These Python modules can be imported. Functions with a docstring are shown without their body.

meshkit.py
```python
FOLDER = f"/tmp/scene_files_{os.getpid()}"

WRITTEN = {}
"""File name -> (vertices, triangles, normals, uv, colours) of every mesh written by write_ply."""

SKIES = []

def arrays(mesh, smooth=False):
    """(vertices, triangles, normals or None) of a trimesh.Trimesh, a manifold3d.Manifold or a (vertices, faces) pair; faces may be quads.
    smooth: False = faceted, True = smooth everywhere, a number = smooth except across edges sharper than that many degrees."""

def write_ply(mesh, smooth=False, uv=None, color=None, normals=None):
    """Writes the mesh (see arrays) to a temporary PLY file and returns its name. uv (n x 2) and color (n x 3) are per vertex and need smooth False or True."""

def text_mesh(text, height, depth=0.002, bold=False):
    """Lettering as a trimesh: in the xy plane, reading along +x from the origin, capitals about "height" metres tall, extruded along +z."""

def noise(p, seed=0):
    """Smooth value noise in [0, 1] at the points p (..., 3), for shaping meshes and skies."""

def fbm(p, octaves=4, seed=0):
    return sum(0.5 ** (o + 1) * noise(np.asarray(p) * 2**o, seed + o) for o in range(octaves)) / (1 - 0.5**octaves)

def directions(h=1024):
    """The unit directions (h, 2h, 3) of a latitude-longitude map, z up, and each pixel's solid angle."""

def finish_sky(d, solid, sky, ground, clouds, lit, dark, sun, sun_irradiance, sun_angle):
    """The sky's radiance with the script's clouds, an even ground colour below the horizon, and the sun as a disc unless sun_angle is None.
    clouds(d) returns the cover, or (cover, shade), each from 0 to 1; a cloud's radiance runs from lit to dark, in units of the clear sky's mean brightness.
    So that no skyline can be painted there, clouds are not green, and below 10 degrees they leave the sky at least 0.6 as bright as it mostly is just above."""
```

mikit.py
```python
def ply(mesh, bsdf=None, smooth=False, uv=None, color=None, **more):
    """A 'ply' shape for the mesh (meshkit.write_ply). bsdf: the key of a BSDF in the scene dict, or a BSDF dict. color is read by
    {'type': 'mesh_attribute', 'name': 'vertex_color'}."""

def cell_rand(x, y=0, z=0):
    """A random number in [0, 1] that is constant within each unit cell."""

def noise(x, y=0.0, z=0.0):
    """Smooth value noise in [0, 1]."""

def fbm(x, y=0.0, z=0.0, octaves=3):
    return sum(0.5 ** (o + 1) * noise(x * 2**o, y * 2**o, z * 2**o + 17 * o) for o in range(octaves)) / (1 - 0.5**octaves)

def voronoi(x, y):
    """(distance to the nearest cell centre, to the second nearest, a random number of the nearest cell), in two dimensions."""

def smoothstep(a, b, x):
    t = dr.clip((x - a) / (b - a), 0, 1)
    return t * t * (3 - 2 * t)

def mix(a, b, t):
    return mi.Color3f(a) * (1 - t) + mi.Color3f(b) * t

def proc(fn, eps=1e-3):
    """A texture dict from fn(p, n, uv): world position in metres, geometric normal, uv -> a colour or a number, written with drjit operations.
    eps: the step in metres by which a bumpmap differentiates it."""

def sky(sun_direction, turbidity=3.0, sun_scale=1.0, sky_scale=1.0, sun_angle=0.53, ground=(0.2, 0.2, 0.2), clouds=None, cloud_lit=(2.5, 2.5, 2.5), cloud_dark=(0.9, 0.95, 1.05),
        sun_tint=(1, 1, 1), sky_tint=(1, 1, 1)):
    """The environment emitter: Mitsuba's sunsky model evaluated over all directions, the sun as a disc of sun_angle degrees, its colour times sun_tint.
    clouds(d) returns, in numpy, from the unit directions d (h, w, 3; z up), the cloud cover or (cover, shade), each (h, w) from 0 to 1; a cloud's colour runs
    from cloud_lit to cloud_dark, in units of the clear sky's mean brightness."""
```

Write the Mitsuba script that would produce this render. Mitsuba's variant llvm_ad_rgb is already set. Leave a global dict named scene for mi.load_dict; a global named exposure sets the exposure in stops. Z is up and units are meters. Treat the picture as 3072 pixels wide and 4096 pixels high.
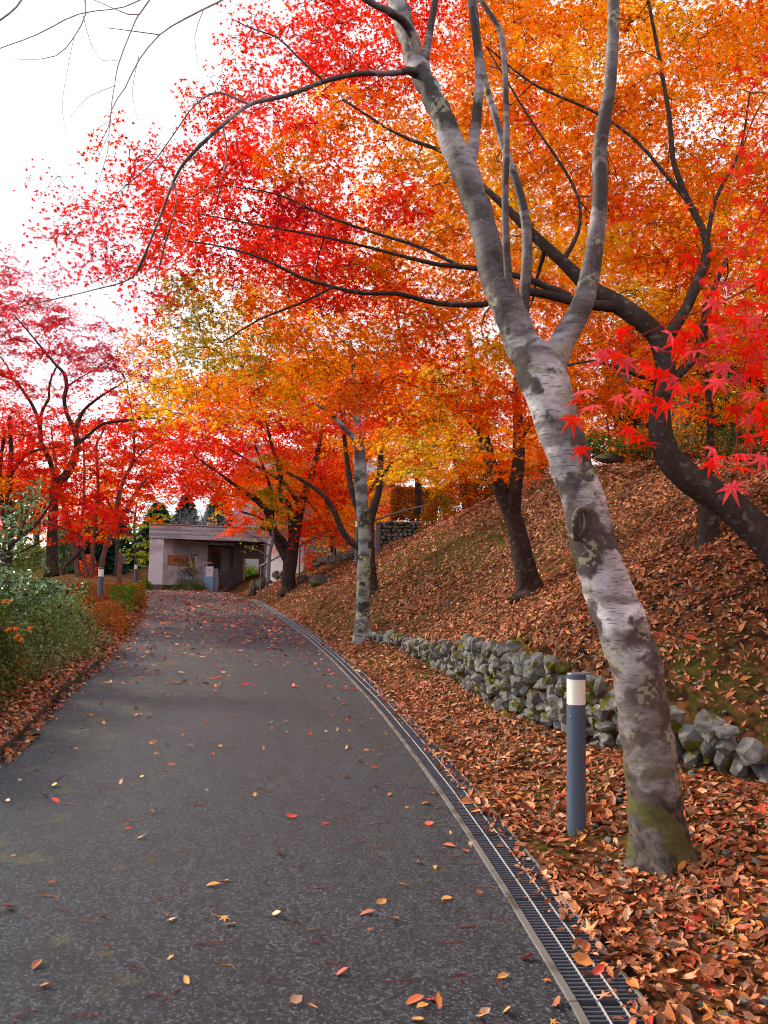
import math, numpy as np, trimesh, mitsuba as mi, drjit as dr, mikit, meshkit
from mikit import noise, fbm, voronoi, smoothstep, mix, proc, ply
T = mi.ScalarTransform4f
scene, labels = {}, {}
rng = np.random.default_rng(7)

# ---------------------------------------------------------------- camera, sky, exposure
EYE = np.array([0, 0, 1.6]); PITCH, ROLL = math.radians(5.5), math.radians(1.2)
_f = np.array([0, math.cos(PITCH), math.sin(PITCH)]); _r0 = np.array([1.0, 0, 0]); _u0 = np.cross(_r0, _f)
CAM_R = _r0 * math.cos(ROLL) + _u0 * math.sin(ROLL); CAM_U = _u0 * math.cos(ROLL) - _r0 * math.sin(ROLL)
scene['camera'] = {'type': 'thinlens', 'fov': 49.73, 'fov_axis': 'x', 'aperture_radius': 0.0024, 'focus_distance': 6.5, 'near_clip': 0.05, 'far_clip': 2000.0,
                   'to_world': T().look_at(origin=EYE.tolist(), target=(EYE + _f).tolist(), up=CAM_U.tolist())}

def cloud_cover(d):
    n = meshkit.fbm(d * np.array([2.2, 2.2, 4.0]) + 5.0, 4, 3)
    return np.clip(0.72 + 0.9 * (n - 0.42), 0.55, 1.0), np.clip(0.25 * (n - 0.3), 0, 0.3)

scene['sky'] = mikit.sky((-0.82, 0.34, 0.54), turbidity=3, sun_scale=0.52, sun_angle=9, sky_scale=1.0, sun_tint=(.92, .97, 1.08), clouds=cloud_cover, cloud_lit=(3.3, 3.32, 3.42), cloud_dark=(2.3, 2.36, 2.5), ground=(0.12, 0.09, 0.07))
exposure = 2.85

# ---------------------------------------------------------------- terrain
YR = [-8, 0, 3.15, 4.93, 6.4, 8.2, 10.15, 13.8, 17.8, 23.2, 28.9, 33, 40, 130]
XR = [0.9, 0.88, 0.75, 0.59, 0.42, 0.17, -0.12, -0.78, -1.62, -2.92, -4.45, -5.75, -8.0, -40]
YL = [-8, 0, 4, 7, 8.3, 10.2, 12.5, 15.8, 20.9, 27.7, 31.8, 40, 130]
XL = [-2.9, -2.9, -2.95, -3.1, -3.43, -3.87, -4.27, -4.95, -6.06, -7.92, -9.1, -11.6, -42]
_yy = np.linspace(-8, 130, 1381)
def _smooth(a, k=15):
    return np.convolve(np.pad(a, k, mode='edge'), np.ones(2 * k + 1) / (2 * k + 1), 'valid')
_xr, _xl = _smooth(np.interp(_yy, YR, XR), 8), _smooth(np.interp(_yy, YL, XL), 8)
_zf = _smooth(np.interp(_yy, [-8, 0, 5, 12, 20, 30, 36, 44, 130], [0, 0, .10, .35, .72, 1.22, 1.44, 1.5, 1.9]), 8)
def xr(y): return np.interp(y, _yy, _xr)
def xl(y): return np.interp(y, _yy, _xl)
def zf(y): return np.interp(y, _yy, _zf)
def sst(a, b, x):
    t = np.clip((np.asarray(x, float) - a) / (b - a), 0, 1)
    return t * t * (3 - 2 * t)
def wall_s(y): return np.interp(y, [3, 4.5, 5.7, 6.7, 7.5, 8.8, 10.9, 14.1, 15.7, 18, 22, 30], [3.4, 2.75, 2.14, 1.50, 1.25, 1.08, 1.2, 1.15, 0.95, .55, .35, .3])
def wall_h(y): return np.interp(y, [3, 4.5, 5.7, 6.7, 7.8, 9, 10, 11.5, 13.5, 15.2, 16.2], [.28, .30, .34, .55, .72, .68, .48, .34, .25, .15, 0])
def terrain(x, y):
    x, y = np.asarray(x, float), np.asarray(y, float)
    s, sl, base = x - xr(y), xl(y) - x, zf(y)
    p = np.stack([x, y, x * 0], -1)
    n = meshkit.fbm(p * 1.3, 3, 5) - .5
    sw, h = wall_s(y), wall_h(y)
    verge = .23 * sst(.30, 1.25, s) * sst(0, 1, np.clip((s - .28) / np.maximum(sw - .28, .1), 0, 1) * 1.4)
    q = s - sw - .05
    slope = np.interp(y, [0, 6, 14, 17, 20, 22, 24, 30, 36], [.5, .60, .66, .78, .74, .68, .62, .5, .35])
    up = slope * np.maximum(q - .22, 0)
    cap = np.interp(y, [0, 8, 12, 20, 22, 25, 32, 40], [2.6, 3.0, 3.5, 3.8, 3.3, 2.6, 1.8, 1.4])
    up = np.where(up < cap, up, cap + (up - cap) * .12)
    up = up - .25 * np.exp(-((up - cap) / .5) ** 2)
    right = verge + h * sst(0, .24, q) + up + n * .12 * sst(.5, 1.4, s)
    far = sst(40, 75, y) * 3.0
    right = np.where(s > 0, right, 0) * (1 - sst(44, 70, y))
    left = np.where(sl > 0, .10 * sst(.0, .25, sl) + n * .10 * sst(.3, 1.0, sl) + .015 * np.clip(sl - 3, 0, 30), 0)
    return base + right + left + far - np.where((s < .28) & (sl < -.02), .07 * sst(.02, .12, np.minimum(.35 - s, -sl)), 0)

# ---------------------------------------------------------------- helpers
def numbered(k):
    if k not in scene and k not in labels and not any(x.startswith(k + '__') for x in scene): return k
    i = 1
    while f'{k}_{i:03d}' in scene or f'{k}_{i:03d}' in labels or any(x.startswith(f'{k}_{i:03d}__') for x in scene): i += 1
    return f'{k}_{i:03d}'
_count = {}
def child(parent, name):
    base = f'{parent}__{name}'; n = _count.get(base, -1) + 1; _count[base] = n
    return base if n == 0 else f'{base}_{n:03d}'
def tag(k, label=None, cat=None, group=None, kind=None):
    labels[k] = {a: b for a, b in (('label', label), ('category', cat), ('group', group), ('kind', kind)) if b}
    return k
def thing(name, label, cat, group=None, kind=None):
    k = numbered(name); tag(k, label, cat, group, kind); return k
def part(parent, name, mesh, bsdf, smooth=False, color=None, kind=None, label=None, **kw):
    k = child(parent, name)
    scene[k] = ply(mesh, bsdf, smooth=smooth, color=color, **kw)
    if kind or label: tag(k, label, None, None, kind)
    return k
def single(name, mesh, bsdf, label, cat, group=None, kind=None, smooth=False, color=None, **kw):
    k = numbered(name); scene[k] = ply(mesh, bsdf, smooth=smooth, color=color, **kw); tag(k, label, cat, group, kind); return k
def struct(name, mesh, bsdf, smooth=True, **kw):
    scene[name] = ply(mesh, bsdf, smooth=smooth, **kw); tag(name, None, None, None, 'structure'); return name
def nrm(a): return a / np.maximum(np.linalg.norm(a, axis=-1, keepdims=True), 1e-9)
def box(x0, x1, y0, y1, z0, z1, ch=0.0):
    if ch <= 0:
        m = trimesh.creation.box((x1 - x0, y1 - y0, z1 - z0)); m.apply_translation(((x0 + x1) / 2, (y0 + y1) / 2, (z0 + z1) / 2)); return m
    pts = [(x, y, z) for x in (x0, x1) for y in (y0, y1) for z in (z0, z1)]; c = np.mean(pts, 0); out = []
    for p in pts:
        for a in range(3):
            q = np.array(p, float); 
            for b in range(3):
                if b != a: q[b] += ch * np.sign(c[b] - q[b])
            out.append(q)
    return trimesh.convex.convex_hull(np.array(out))
def join(ms): return trimesh.util.concatenate(ms)
def spline(pts, step):
    p = np.asarray(pts, float); n = len(p)
    if n == 2 and step >= 9: return p
    if n == 2: p = np.array([p[0], (p[0] + p[1]) / 2, p[1]]); n = 3
    e = np.vstack([2 * p[0] - p[1], p, 2 * p[-1] - p[-2]]); out = []
    for i in range(n - 1):
        a, b, c, d = e[i:i + 4]; m = max(1 if step >= 9 else 2, int(np.linalg.norm(c[:3] - b[:3]) / step))
        t = (np.arange(m) / m)[:, None]
        out.append(.5 * (2 * b + (c - a) * t + (2 * a - 5 * b + 4 * c - d) * t**2 + (3 * b - a - 3 * c + d) * t**3))
    return np.vstack(out + [p[-1:]])
def tube(pts, sides=12, step=.12, rough=.06, cap=True, seed=0, wob=0.0):
    q = spline(pts, step); c, r = q[:, :3].copy(), np.maximum(q[:, 3], .0015)
    if wob: c[1:-1] += (meshkit.noise(np.stack([np.arange(len(c)) * .7 + seed * 7.3 + k * 31.7 for k in range(3)], -1)[:, [0, 1, 2]] * [[1, 1, 1]], seed)[1:-1, None] - .5) * wob * nrm(np.random.default_rng(seed).normal(size=3))
    t = nrm(np.gradient(c, axis=0)); u = np.zeros_like(c)
    a = np.cross(t[0], [0, 1, 0.1]); a = a / np.linalg.norm(a)
    for i in range(len(c)):
        a = a - t[i] * (a @ t[i]); a /= np.linalg.norm(a); u[i] = a
    v = np.cross(t, u); ang = np.arange(sides) / sides * 2 * np.pi
    ring = np.cos(ang)[None, :, None] * u[:, None] + np.sin(ang)[None, :, None] * v[:, None]
    pts3 = c[:, None] + ring * r[:, None, None]
    if rough:
        n = meshkit.fbm(pts3 * 2.5 / max(.3, r.max() * 6) + seed, 3, seed) - .5
        pts3 = c[:, None] + ring * (r[:, None] * (1 + rough * 4 * n))[..., None]
    V = pts3.reshape(-1, 3); i, j = np.meshgrid(np.arange(len(c) - 1), np.arange(sides), indexing='ij')
    A, B = i * sides + j, i * sides + (j + 1) % sides
    F = np.stack([A, B, B + sides, A + sides], -1).reshape(-1, 4)
    F = np.vstack([F[:, [0, 1, 2]], F[:, [0, 2, 3]]])
    if cap:
        V = np.vstack([V, c[-1] + t[-1] * r[-1] * .6, c[0]]); k = (len(c) - 1) * sides; j = np.arange(sides)
        F = np.vstack([F, np.stack([k + j, k + (j + 1) % sides, j * 0 + len(V) - 2], -1), np.stack([(j + 1) % sides, j, j * 0 + len(V) - 1], -1)])
    return trimesh.Trimesh(V, F, process=False)
def lathe(profile, n=24):
    return trimesh.creation.revolve(np.array(profile, float), sections=n)
def at(m, x, y, z, rz=0):
    m = m.copy(); m.apply_transform(trimesh.transformations.rotation_matrix(rz, [0, 0, 1])); m.apply_translation((x, y, z)); return m
def gz(x, y): return float(terrain(x, y))

# leaf templates: (vertices, faces); tip along +x
def star(tips, valley, base=.18, droop=.18):
    v = [(0, 0, 0)]
    n = len(tips)
    for i, (a, r) in enumerate(tips):
        t = math.radians(a); v.append((r * math.cos(t), r * math.sin(t), -droop * r * r))
        a2 = (a + tips[i + 1][0]) / 2 if i + 1 < n else 180
        rv = valley if i + 1 < n else base
        t = math.radians(a2); v.append((rv * math.cos(t), rv * math.sin(t), .03))
    m = 2 * n
    return np.array(v) * .5, np.array([(0, 1 + i, 1 + (i + 1) % m) for i in range(m)])
def lobes(tips, w, droop=.2):
    V, F = [], []
    for a, r in tips:
        t = math.radians(a); c, s_ = math.cos(t), math.sin(t); k = len(V)
        V += [(r * c, r * s_, -droop * r * r), (-.12 * c - w * s_, -.12 * s_ + w * c, .02), (-.12 * c + w * s_, -.12 * s_ - w * c, .02)]; F.append((k, k + 1, k + 2))
    return np.array(V) * .5, np.array(F)
STAR5 = lobes([(-118, .72), (-58, .98), (0, 1.1), (58, .98), (118, .72)], .21)
STAR3 = lobes([(-80, .9), (0, 1.08), (80, .9)], .34, .25)
STAR7 = star([(-140, .45), (-95, .8), (-46, 1.0), (0, 1.1), (46, 1.0), (95, .8), (140, .45)], .30, .12, .25)
OVAL = (np.array([(-.5, 0, .02), (-.22, .2, .07), (.15, .21, .08), (.5, 0, -.06), (.15, -.21, .06), (-.22, -.2, .09), (-.03, 0, -.02)]), np.array([(6, 0, 5), (6, 5, 4), (6, 4, 3), (6, 3, 2), (6, 2, 1), (6, 1, 0)]))
CURL = (np.array([(-.5, 0, .1), (-.2, .2, .22), (.2, .18, .16), (.5, .03, .14), (.2, -.2, .02), (-.2, -.18, .0), (0, .02, 0)]), OVAL[1])
OVAL4 = (np.array([(-.5, 0, .03), (-.05, .21, .08), (.5, 0, -.06), (-.05, -.21, .06), (0, 0, -.02)]), np.array([(4, 0, 3), (4, 3, 2), (4, 2, 1), (4, 1, 0)]))
DIAM = (np.array([(-.5, 0, 0), (-.02, .29, .08), (.5, 0, -.05), (-.02, -.29, .08)]), np.array([(0, 2, 1), (0, 3, 2)]))
BLADE = (np.array([(-.5, 0, 0), (0, .2, .05), (.5, 0, -.05), (0, -.2, .05)]), np.array([(0, 2, 1), (0, 3, 2)]))
def leaves(pos, n, head, size, col, tpl):
    n = nrm(n); u = head - n * (n * head).sum(-1, keepdims=True); u = nrm(u); v = np.cross(n, u)
    tv, tf = tpl; s = np.asarray(size)[:, None, None] * np.ones((len(pos), 1, 1))
    V = pos[:, None] + s * (tv[None, :, 0:1] * u[:, None] + tv[None, :, 1:2] * v[:, None] + tv[None, :, 2:3] * n[:, None])
    F = tf[None] + (np.arange(len(pos)) * len(tv))[:, None, None]
    C = np.repeat(np.clip(col, 0, .95)[:, None], len(tv), 1)
    return V.reshape(-1, 3), F.reshape(-1, 3), C.reshape(-1, 3)
def merge(chunks):
    V, F, C, o = [], [], [], 0
    for v, f, c in chunks:
        V.append(v); F.append(f + o); C.append(c); o += len(v)
    return (np.vstack(V), np.vstack(F)), np.vstack(C)

# leaf colours of the autumn trees (reflectance plus transmittance of a leaf)
PAL = {'R': [(.85, .035, .010), (.89, .075, .008), (.78, .022, .014)], 'P': [(.66, .016, .035), (.74, .025, .022), (.55, .011, .026)],
       'O': [(.94, .285, .005), (.94, .37, .006), (.93, .205, .006), (.86, .26, .007)], 'Y': [(.94, .50, .012), (.94, .43, .010), (.84, .48, .02)],
       'G': [(.56, .44, .025), (.40, .38, .03), (.78, .44, .02)], 'B': [(.91, .12, .006), (.92, .17, .006), (.89, .075, .007)],
       'D': [(.025, .06, .035), (.03, .075, .035), (.02, .05, .04)], 'L': [(.26, .28, .03), (.33, .33, .04), (.2, .25, .04)],
       'N': [(.10, .20, .04), (.16, .28, .04), (.08, .16, .04)], 'Z': [(.17, .17, .10), (.2, .16, .12), (.13, .14, .08)]}

# ---------------------------------------------------------------- materials
def rgb(*c): return {'type': 'rgb', 'value': list(map(float, c))}
VC = {'type': 'mesh_attribute', 'name': 'vertex_color'}
def mat(name, **kw): scene[name] = {'type': 'twosided', 'bsdf': {'type': 'principled', **kw}}
scene['leaf'] = {'type': 'principledthin', 'base_color': VC, 'roughness': .45, 'diff_trans': 1.25, 'eta': 1.4}
scene['green_leaf'] = {'type': 'principledthin', 'base_color': VC, 'roughness': .28, 'diff_trans': .5, 'eta': 1.5}
mat('litter', base_color=VC, roughness=.55, specular=.4)
mat('painted', base_color=VC, roughness=.7)
mat('lamp_post_paint', base_color=rgb(.065, .09, .135), roughness=.38, specular=.5)
mat('lamp_diffuser', base_color=rgb(.80, .76, .68), roughness=.35)
mat('galvanised', base_color=rgb(.42, .43, .44), roughness=.45, metallic=.6)
mat('steel_edge', base_color=proc(lambda p, n, uv: mix((.125, .125, .12), (.06, .055, .045), smoothstep(.45, .75, fbm(p.x * 9, p.y * 9, 0)))), roughness=.55)
mat('dark_steel', base_color=rgb(.085, .105, .14), roughness=.4, metallic=.35)
mat('pit', base_color=rgb(.012, .012, .014), roughness=.9)
mat('pipe_grey', base_color=rgb(.20, .20, .22), roughness=.4, metallic=.4)
mat('glass_dark', base_color=rgb(.02, .022, .024), roughness=.06, specular=.8)
scene['pane'] = {'type': 'thindielectric', 'int_ior': 1.5}

def asphalt_col(p, n, uv):
    a, b, r = voronoi(p.x * 84, p.y * 84)
    edge = smoothstep(.03, .26, b - a)
    big = .25 + .5 * fbm(p.x * .55, p.y * .35, 1.0, 4); mid = fbm(p.x * 4, p.y * 4, 3.0, 3)
    c = mix((.006, .006, .0065), mix((.022, .0225, .024), (.135, .138, .145), r * r * r), edge)
    c = c * (0.62 + 0.72 * big + .40 * mid) * mi.Color3f(.70, .84, 1.06)
    side = smoothstep(-.9, -2.2, p.x + .05 * p.y)
    m = smoothstep(.62, .74, fbm(p.x * 4.5 + 9, p.y * 4.5, 2.0, 5) + .16 * side - .13) * (1 - .8 * smoothstep(.06, .3, b - a))
    return mix(c, (.085, .085, .010), m * .85)
def asphalt_h(p, n, uv):
    a, b, r = voronoi(p.x * 88, p.y * 88)
    return smoothstep(.0, .30, b - a) * (.5 + .5 * r)
scene['asphalt'] = {'type': 'bumpmap', 'arbitrary': proc(asphalt_h, 8e-4), 'scale': .006,
                    'bsdf': {'type': 'twosided', 'bsdf': {'type': 'principled', 'base_color': proc(asphalt_col), 'roughness': .48, 'specular': .45}}}
def soil_col(p, n, uv):
    leafy = mix((.030, .017, .011), (.15, .065, .028), smoothstep(.35, .65, fbm(p.x * 13, p.y * 13, p.z * 13, 4)))
    moss = smoothstep(.52, .66, fbm(p.x * .8 + 3, p.y * .8, p.z * .8, 4) + .10 * (fbm(p.x * 9, p.y * 9, p.z * 9, 3) - .5)) * smoothstep(.40, .56, fbm(p.x * 11, p.y * 11, p.z * 11, 3))
    return mix(leafy, mix((.025, .03, .008), (.085, .085, .016), fbm(p.x * 30, p.y * 30, p.z * 30)), moss * .8)
scene['soil'] = {'type': 'twosided', 'bsdf': {'type': 'diffuse', 'reflectance': proc(soil_col)}}

def birch_col(p, n, uv):
    z = p.z; w = fbm(p.x * 3.3, p.y * 3.3, z * 2.2, 4)
    band = fbm(p.x * 6, p.y * 6, z * 16 + w * 3, 5)
    c = mix((.50, .50, .53), (.22, .20, .20), smoothstep(.36, .64, band))
    c = mix(c, (.68, .68, .72), smoothstep(.50, .64, fbm(p.x * 3.1 + 3, p.y * 3.1, z * 6.0, 4)) * .85)
    c = mix(c, (.060, .048, .045), smoothstep(.49, .57, fbm(p.x * 5.4 + 8, p.y * 5.4, z * 4.2, 5) + .10 * (fbm(p.x * 30, p.y * 30, z * 30, 2) - .5)) * .94)
    c = mix(c, (.05, .04, .038), smoothstep(.70, .80, noise(p.x * 26, p.y * 26, z * 110)) * .6)
    c = mix(c, (.085, .062, .055), smoothstep(.38, .58, fbm(p.x * 2.2 + 5.2, p.y * 2.2, z * 1.1, 4)) * .75)
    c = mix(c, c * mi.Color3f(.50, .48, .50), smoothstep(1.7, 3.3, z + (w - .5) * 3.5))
    c = c * (.66 + .60 * fbm(p.x * 40, p.y * 40, z * 60, 3))
    lich = smoothstep(.60, .67, fbm(p.x * 7 + 31, p.y * 7, z * 7, 5)) * smoothstep(.42, .60, fbm(p.x * 45, p.y * 45, z * 45, 2))
    c = mix(c, (.27, .27, .18), lich * .85)
    dirt = smoothstep(.36, .56, fbm(p.x * 7, p.y * 7, z * 5, 4) + .30 * smoothstep(.72, .2, z) - .10) * smoothstep(.95, .5, z)
    c = mix(c, mix((.075, .060, .050), (.016, .013, .011), smoothstep(.42, .58, fbm(p.x * 34, p.y * 34, z * 24, 4))), dirt * .9)
    return mix(c, mix((.05, .055, .012), (.10, .10, .03), noise(p.x * 50, p.y * 50, z * 50)), smoothstep(.52, .62, fbm(p.x * 9 + 4, p.y * 9, z * 9, 4) + .06 * smoothstep(.5, .15, z)) * smoothstep(.95, .5, z) * .85)
def bark_h(p, n, uv):
    return fbm(p.x * 14, p.y * 14, p.z * 22, 3) + .6 * smoothstep(.5, .62, fbm(p.x * 4.4 + 8, p.y * 4.4, p.z * 3.4, 4)) * noise(p.x * 45, p.y * 45, p.z * 45)
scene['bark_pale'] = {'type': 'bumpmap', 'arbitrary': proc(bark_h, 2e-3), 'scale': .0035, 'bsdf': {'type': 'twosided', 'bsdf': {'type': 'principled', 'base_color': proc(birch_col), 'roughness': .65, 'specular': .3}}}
def lichen_col(p, n, uv):
    z = p.z
    c = mix((.24, .24, .25), (.10, .095, .095), smoothstep(.4, .6, fbm(p.x * 5, p.y * 5, z * 7, 4)))
    c = mix(c, (.05, .045, .04), smoothstep(.55, .62, fbm(p.x * 5 + 4, p.y * 5, z * 4, 4)))
    l = smoothstep(.50, .58, fbm(p.x * 6 + 11, p.y * 6, z * 6, 4)) * smoothstep(.35, .5, noise(p.x * 30, p.y * 30, z * 30)) * smoothstep(3.6, 2.2, z)
    return mix(c, (.31, .33, .17), l)
scene['bark_lichen'] = {'type': 'bumpmap', 'arbitrary': proc(bark_h, 3e-3), 'scale': .006, 'bsdf': {'type': 'twosided', 'bsdf': {'type': 'diffuse', 'reflectance': proc(lichen_col)}}}
def dark_col(p, n, uv):
    c = mix((.032, .023, .020), (.070, .053, .047), fbm(p.x * 9, p.y * 9, p.z * 5, 3))
    c = mix(c, (.15, .14, .125), smoothstep(.60, .72, fbm(p.x * 20 + 2, p.y * 20, p.z * 20, 4)) * .55)
    c = c * (.7 + .6 * fbm(p.x * 45, p.y * 45, p.z * 25, 3))
    return c
scene['bark_dark'] = {'type': 'bumpmap', 'arbitrary': proc(lambda p, n, uv: fbm(p.x * 22, p.y * 22, p.z * 11, 4), 2e-3), 'scale': .02, 'bsdf': {'type': 'twosided', 'bsdf': {'type': 'diffuse', 'reflectance': proc(dark_col)}}}
scene['bark_red'] = {'type': 'twosided', 'bsdf': {'type': 'diffuse', 'reflectance': proc(lambda p, n, uv: mix((.13, .06, .05), (.22, .12, .10), fbm(p.x * 8, p.y * 8, p.z * 5, 3)))}}
scene['twig_bark'] = {'type': 'twosided', 'bsdf': {'type': 'diffuse', 'reflectance': rgb(.055, .04, .036)}}
scene['grey_twig'] = {'type': 'twosided', 'bsdf': {'type': 'diffuse', 'reflectance': rgb(.17, .16, .18)}}
scene['pale_twig'] = {'type': 'twosided', 'bsdf': {'type': 'diffuse', 'reflectance': rgb(.40, .39, .43)}}
def stone_col(p, n, uv):
    c = mix((.075, .078, .082), (.25, .247, .235), fbm(p.x * 6, p.y * 6, p.z * 6, 3))
    c = c * (.65 + .7 * noise(p.x * 38, p.y * 38, p.z * 38))
    c = mix(c, (.34, .35, .31), smoothstep(.62, .68, fbm(p.x * 13 + 5, p.y * 13, p.z * 13, 3)) * .7)
    m = smoothstep(.53, .64, fbm(p.x * 9 + 7, p.y * 9, p.z * 9, 4))
    return mix(c, mix((.06, .065, .012), (.13, .12, .02), noise(p.x * 25, p.y * 25, p.z * 25)), m)
scene['stone'] = {'type': 'bumpmap', 'arbitrary': proc(lambda p, n, uv: fbm(p.x * 16, p.y * 16, p.z * 16, 4), 3e-3), 'scale': .02, 'bsdf': {'type': 'twosided', 'bsdf': {'type': 'diffuse', 'reflectance': proc(stone_col)}}}
scene['mossy_rock'] = {'type': 'twosided', 'bsdf': {'type': 'diffuse', 'reflectance': proc(lambda p, n, uv: mix(mix((.035, .034, .033), (.10, .095, .09), fbm(p.x * 8, p.y * 8, p.z * 8, 4)), (.085, .09, .018), smoothstep(.50, .62, fbm(p.x * 3, p.y * 3, p.z * 3 + 4, 4)) * .8))}}
def kerb_col(p, n, uv):
    c = mix((.09, .088, .082), (.17, .165, .155), fbm(p.x * 7, p.y * 7, p.z * 7, 4))
    return mix(c, (.075, .08, .015), smoothstep(.48, .62, fbm(p.x * 2.2, p.y * 2.2, 3.0, 4)) * .85)
scene['kerb_concrete'] = {'type': 'twosided', 'bsdf': {'type': 'diffuse', 'reflectance': proc(kerb_col)}}
def board_col(p, n, uv):
    u, w = p.x * .9636 + p.y * .267, p.z
    g = fbm(u * 1.1, w * 26, 3.0, 4)
    c = mix((.45, .45, .52), (.27, .265, .30), smoothstep(.35, .68, g))
    return mix(c, (.42, .42, .46), smoothstep(.55, .7, fbm(u * 1.4 + 4, w * 9, 1.0, 3)) * .5)
scene['weathered_board'] = {'type': 'twosided', 'bsdf': {'type': 'diffuse', 'reflectance': proc(board_col)}}
def plaster_col(p, n, uv):
    return mix((.60, .61, .67), (.34, .34, .36), smoothstep(.52, .72, fbm(p.x * 1.7, p.y * 1.7, p.z * .9, 4)) * .8)
scene['plaster'] = {'type': 'twosided', 'bsdf': {'type': 'diffuse', 'reflectance': proc(plaster_col)}}

# ---------------------------------------------------------------- ground, road, kerb, drain
gx = np.concatenate([np.linspace(-90, -14, 26)[:-1], np.arange(-14, 14, .18), np.linspace(14, 90, 26)])
gy = np.concatenate([np.linspace(-8, 2, 12)[:-1], np.arange(2, 20, .15), np.arange(20, 44, .3), np.linspace(44, 130, 36)])
X, Y = np.meshgrid(gx, gy, indexing='ij'); Z = terrain(X, Y)
i, j = np.meshgrid(np.arange(len(gx) - 1), np.arange(len(gy) - 1), indexing='ij'); w = len(gy)
struct('ground', (np.stack([X, Y, Z], -1).reshape(-1, 3), np.stack([i * w + j, (i + 1) * w + j, (i + 1) * w + j + 1, i * w + j + 1], -1).reshape(-1, 4)), 'soil')
ry = np.concatenate([np.arange(-4, 40.5, .3)]); tt = np.linspace(0, 1, 13)
rx = (xl(ry) - .03)[:, None] * (1 - tt) + (xr(ry) + .015)[:, None] * tt
RZ = zf(ry)[:, None] + .004 + .03 * (1 - (2 * tt - 1)**2)[None] - .005
i, j = np.meshgrid(np.arange(len(ry) - 1), np.arange(12), indexing='ij')
struct('road', (np.stack([rx, np.repeat(ry[:, None], 13, 1), RZ], -1).reshape(-1, 3), np.stack([i * 13 + j, i * 13 + j + 1, (i + 1) * 13 + j + 1, (i + 1) * 13 + j], -1).reshape(-1, 4)), 'asphalt')
def road_z(x, y):
    t = np.clip((x - xl(y)) / (xr(y) - xl(y)), 0, 1); return zf(y) - .001 + .03 * (1 - (2 * t - 1)**2)

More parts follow.
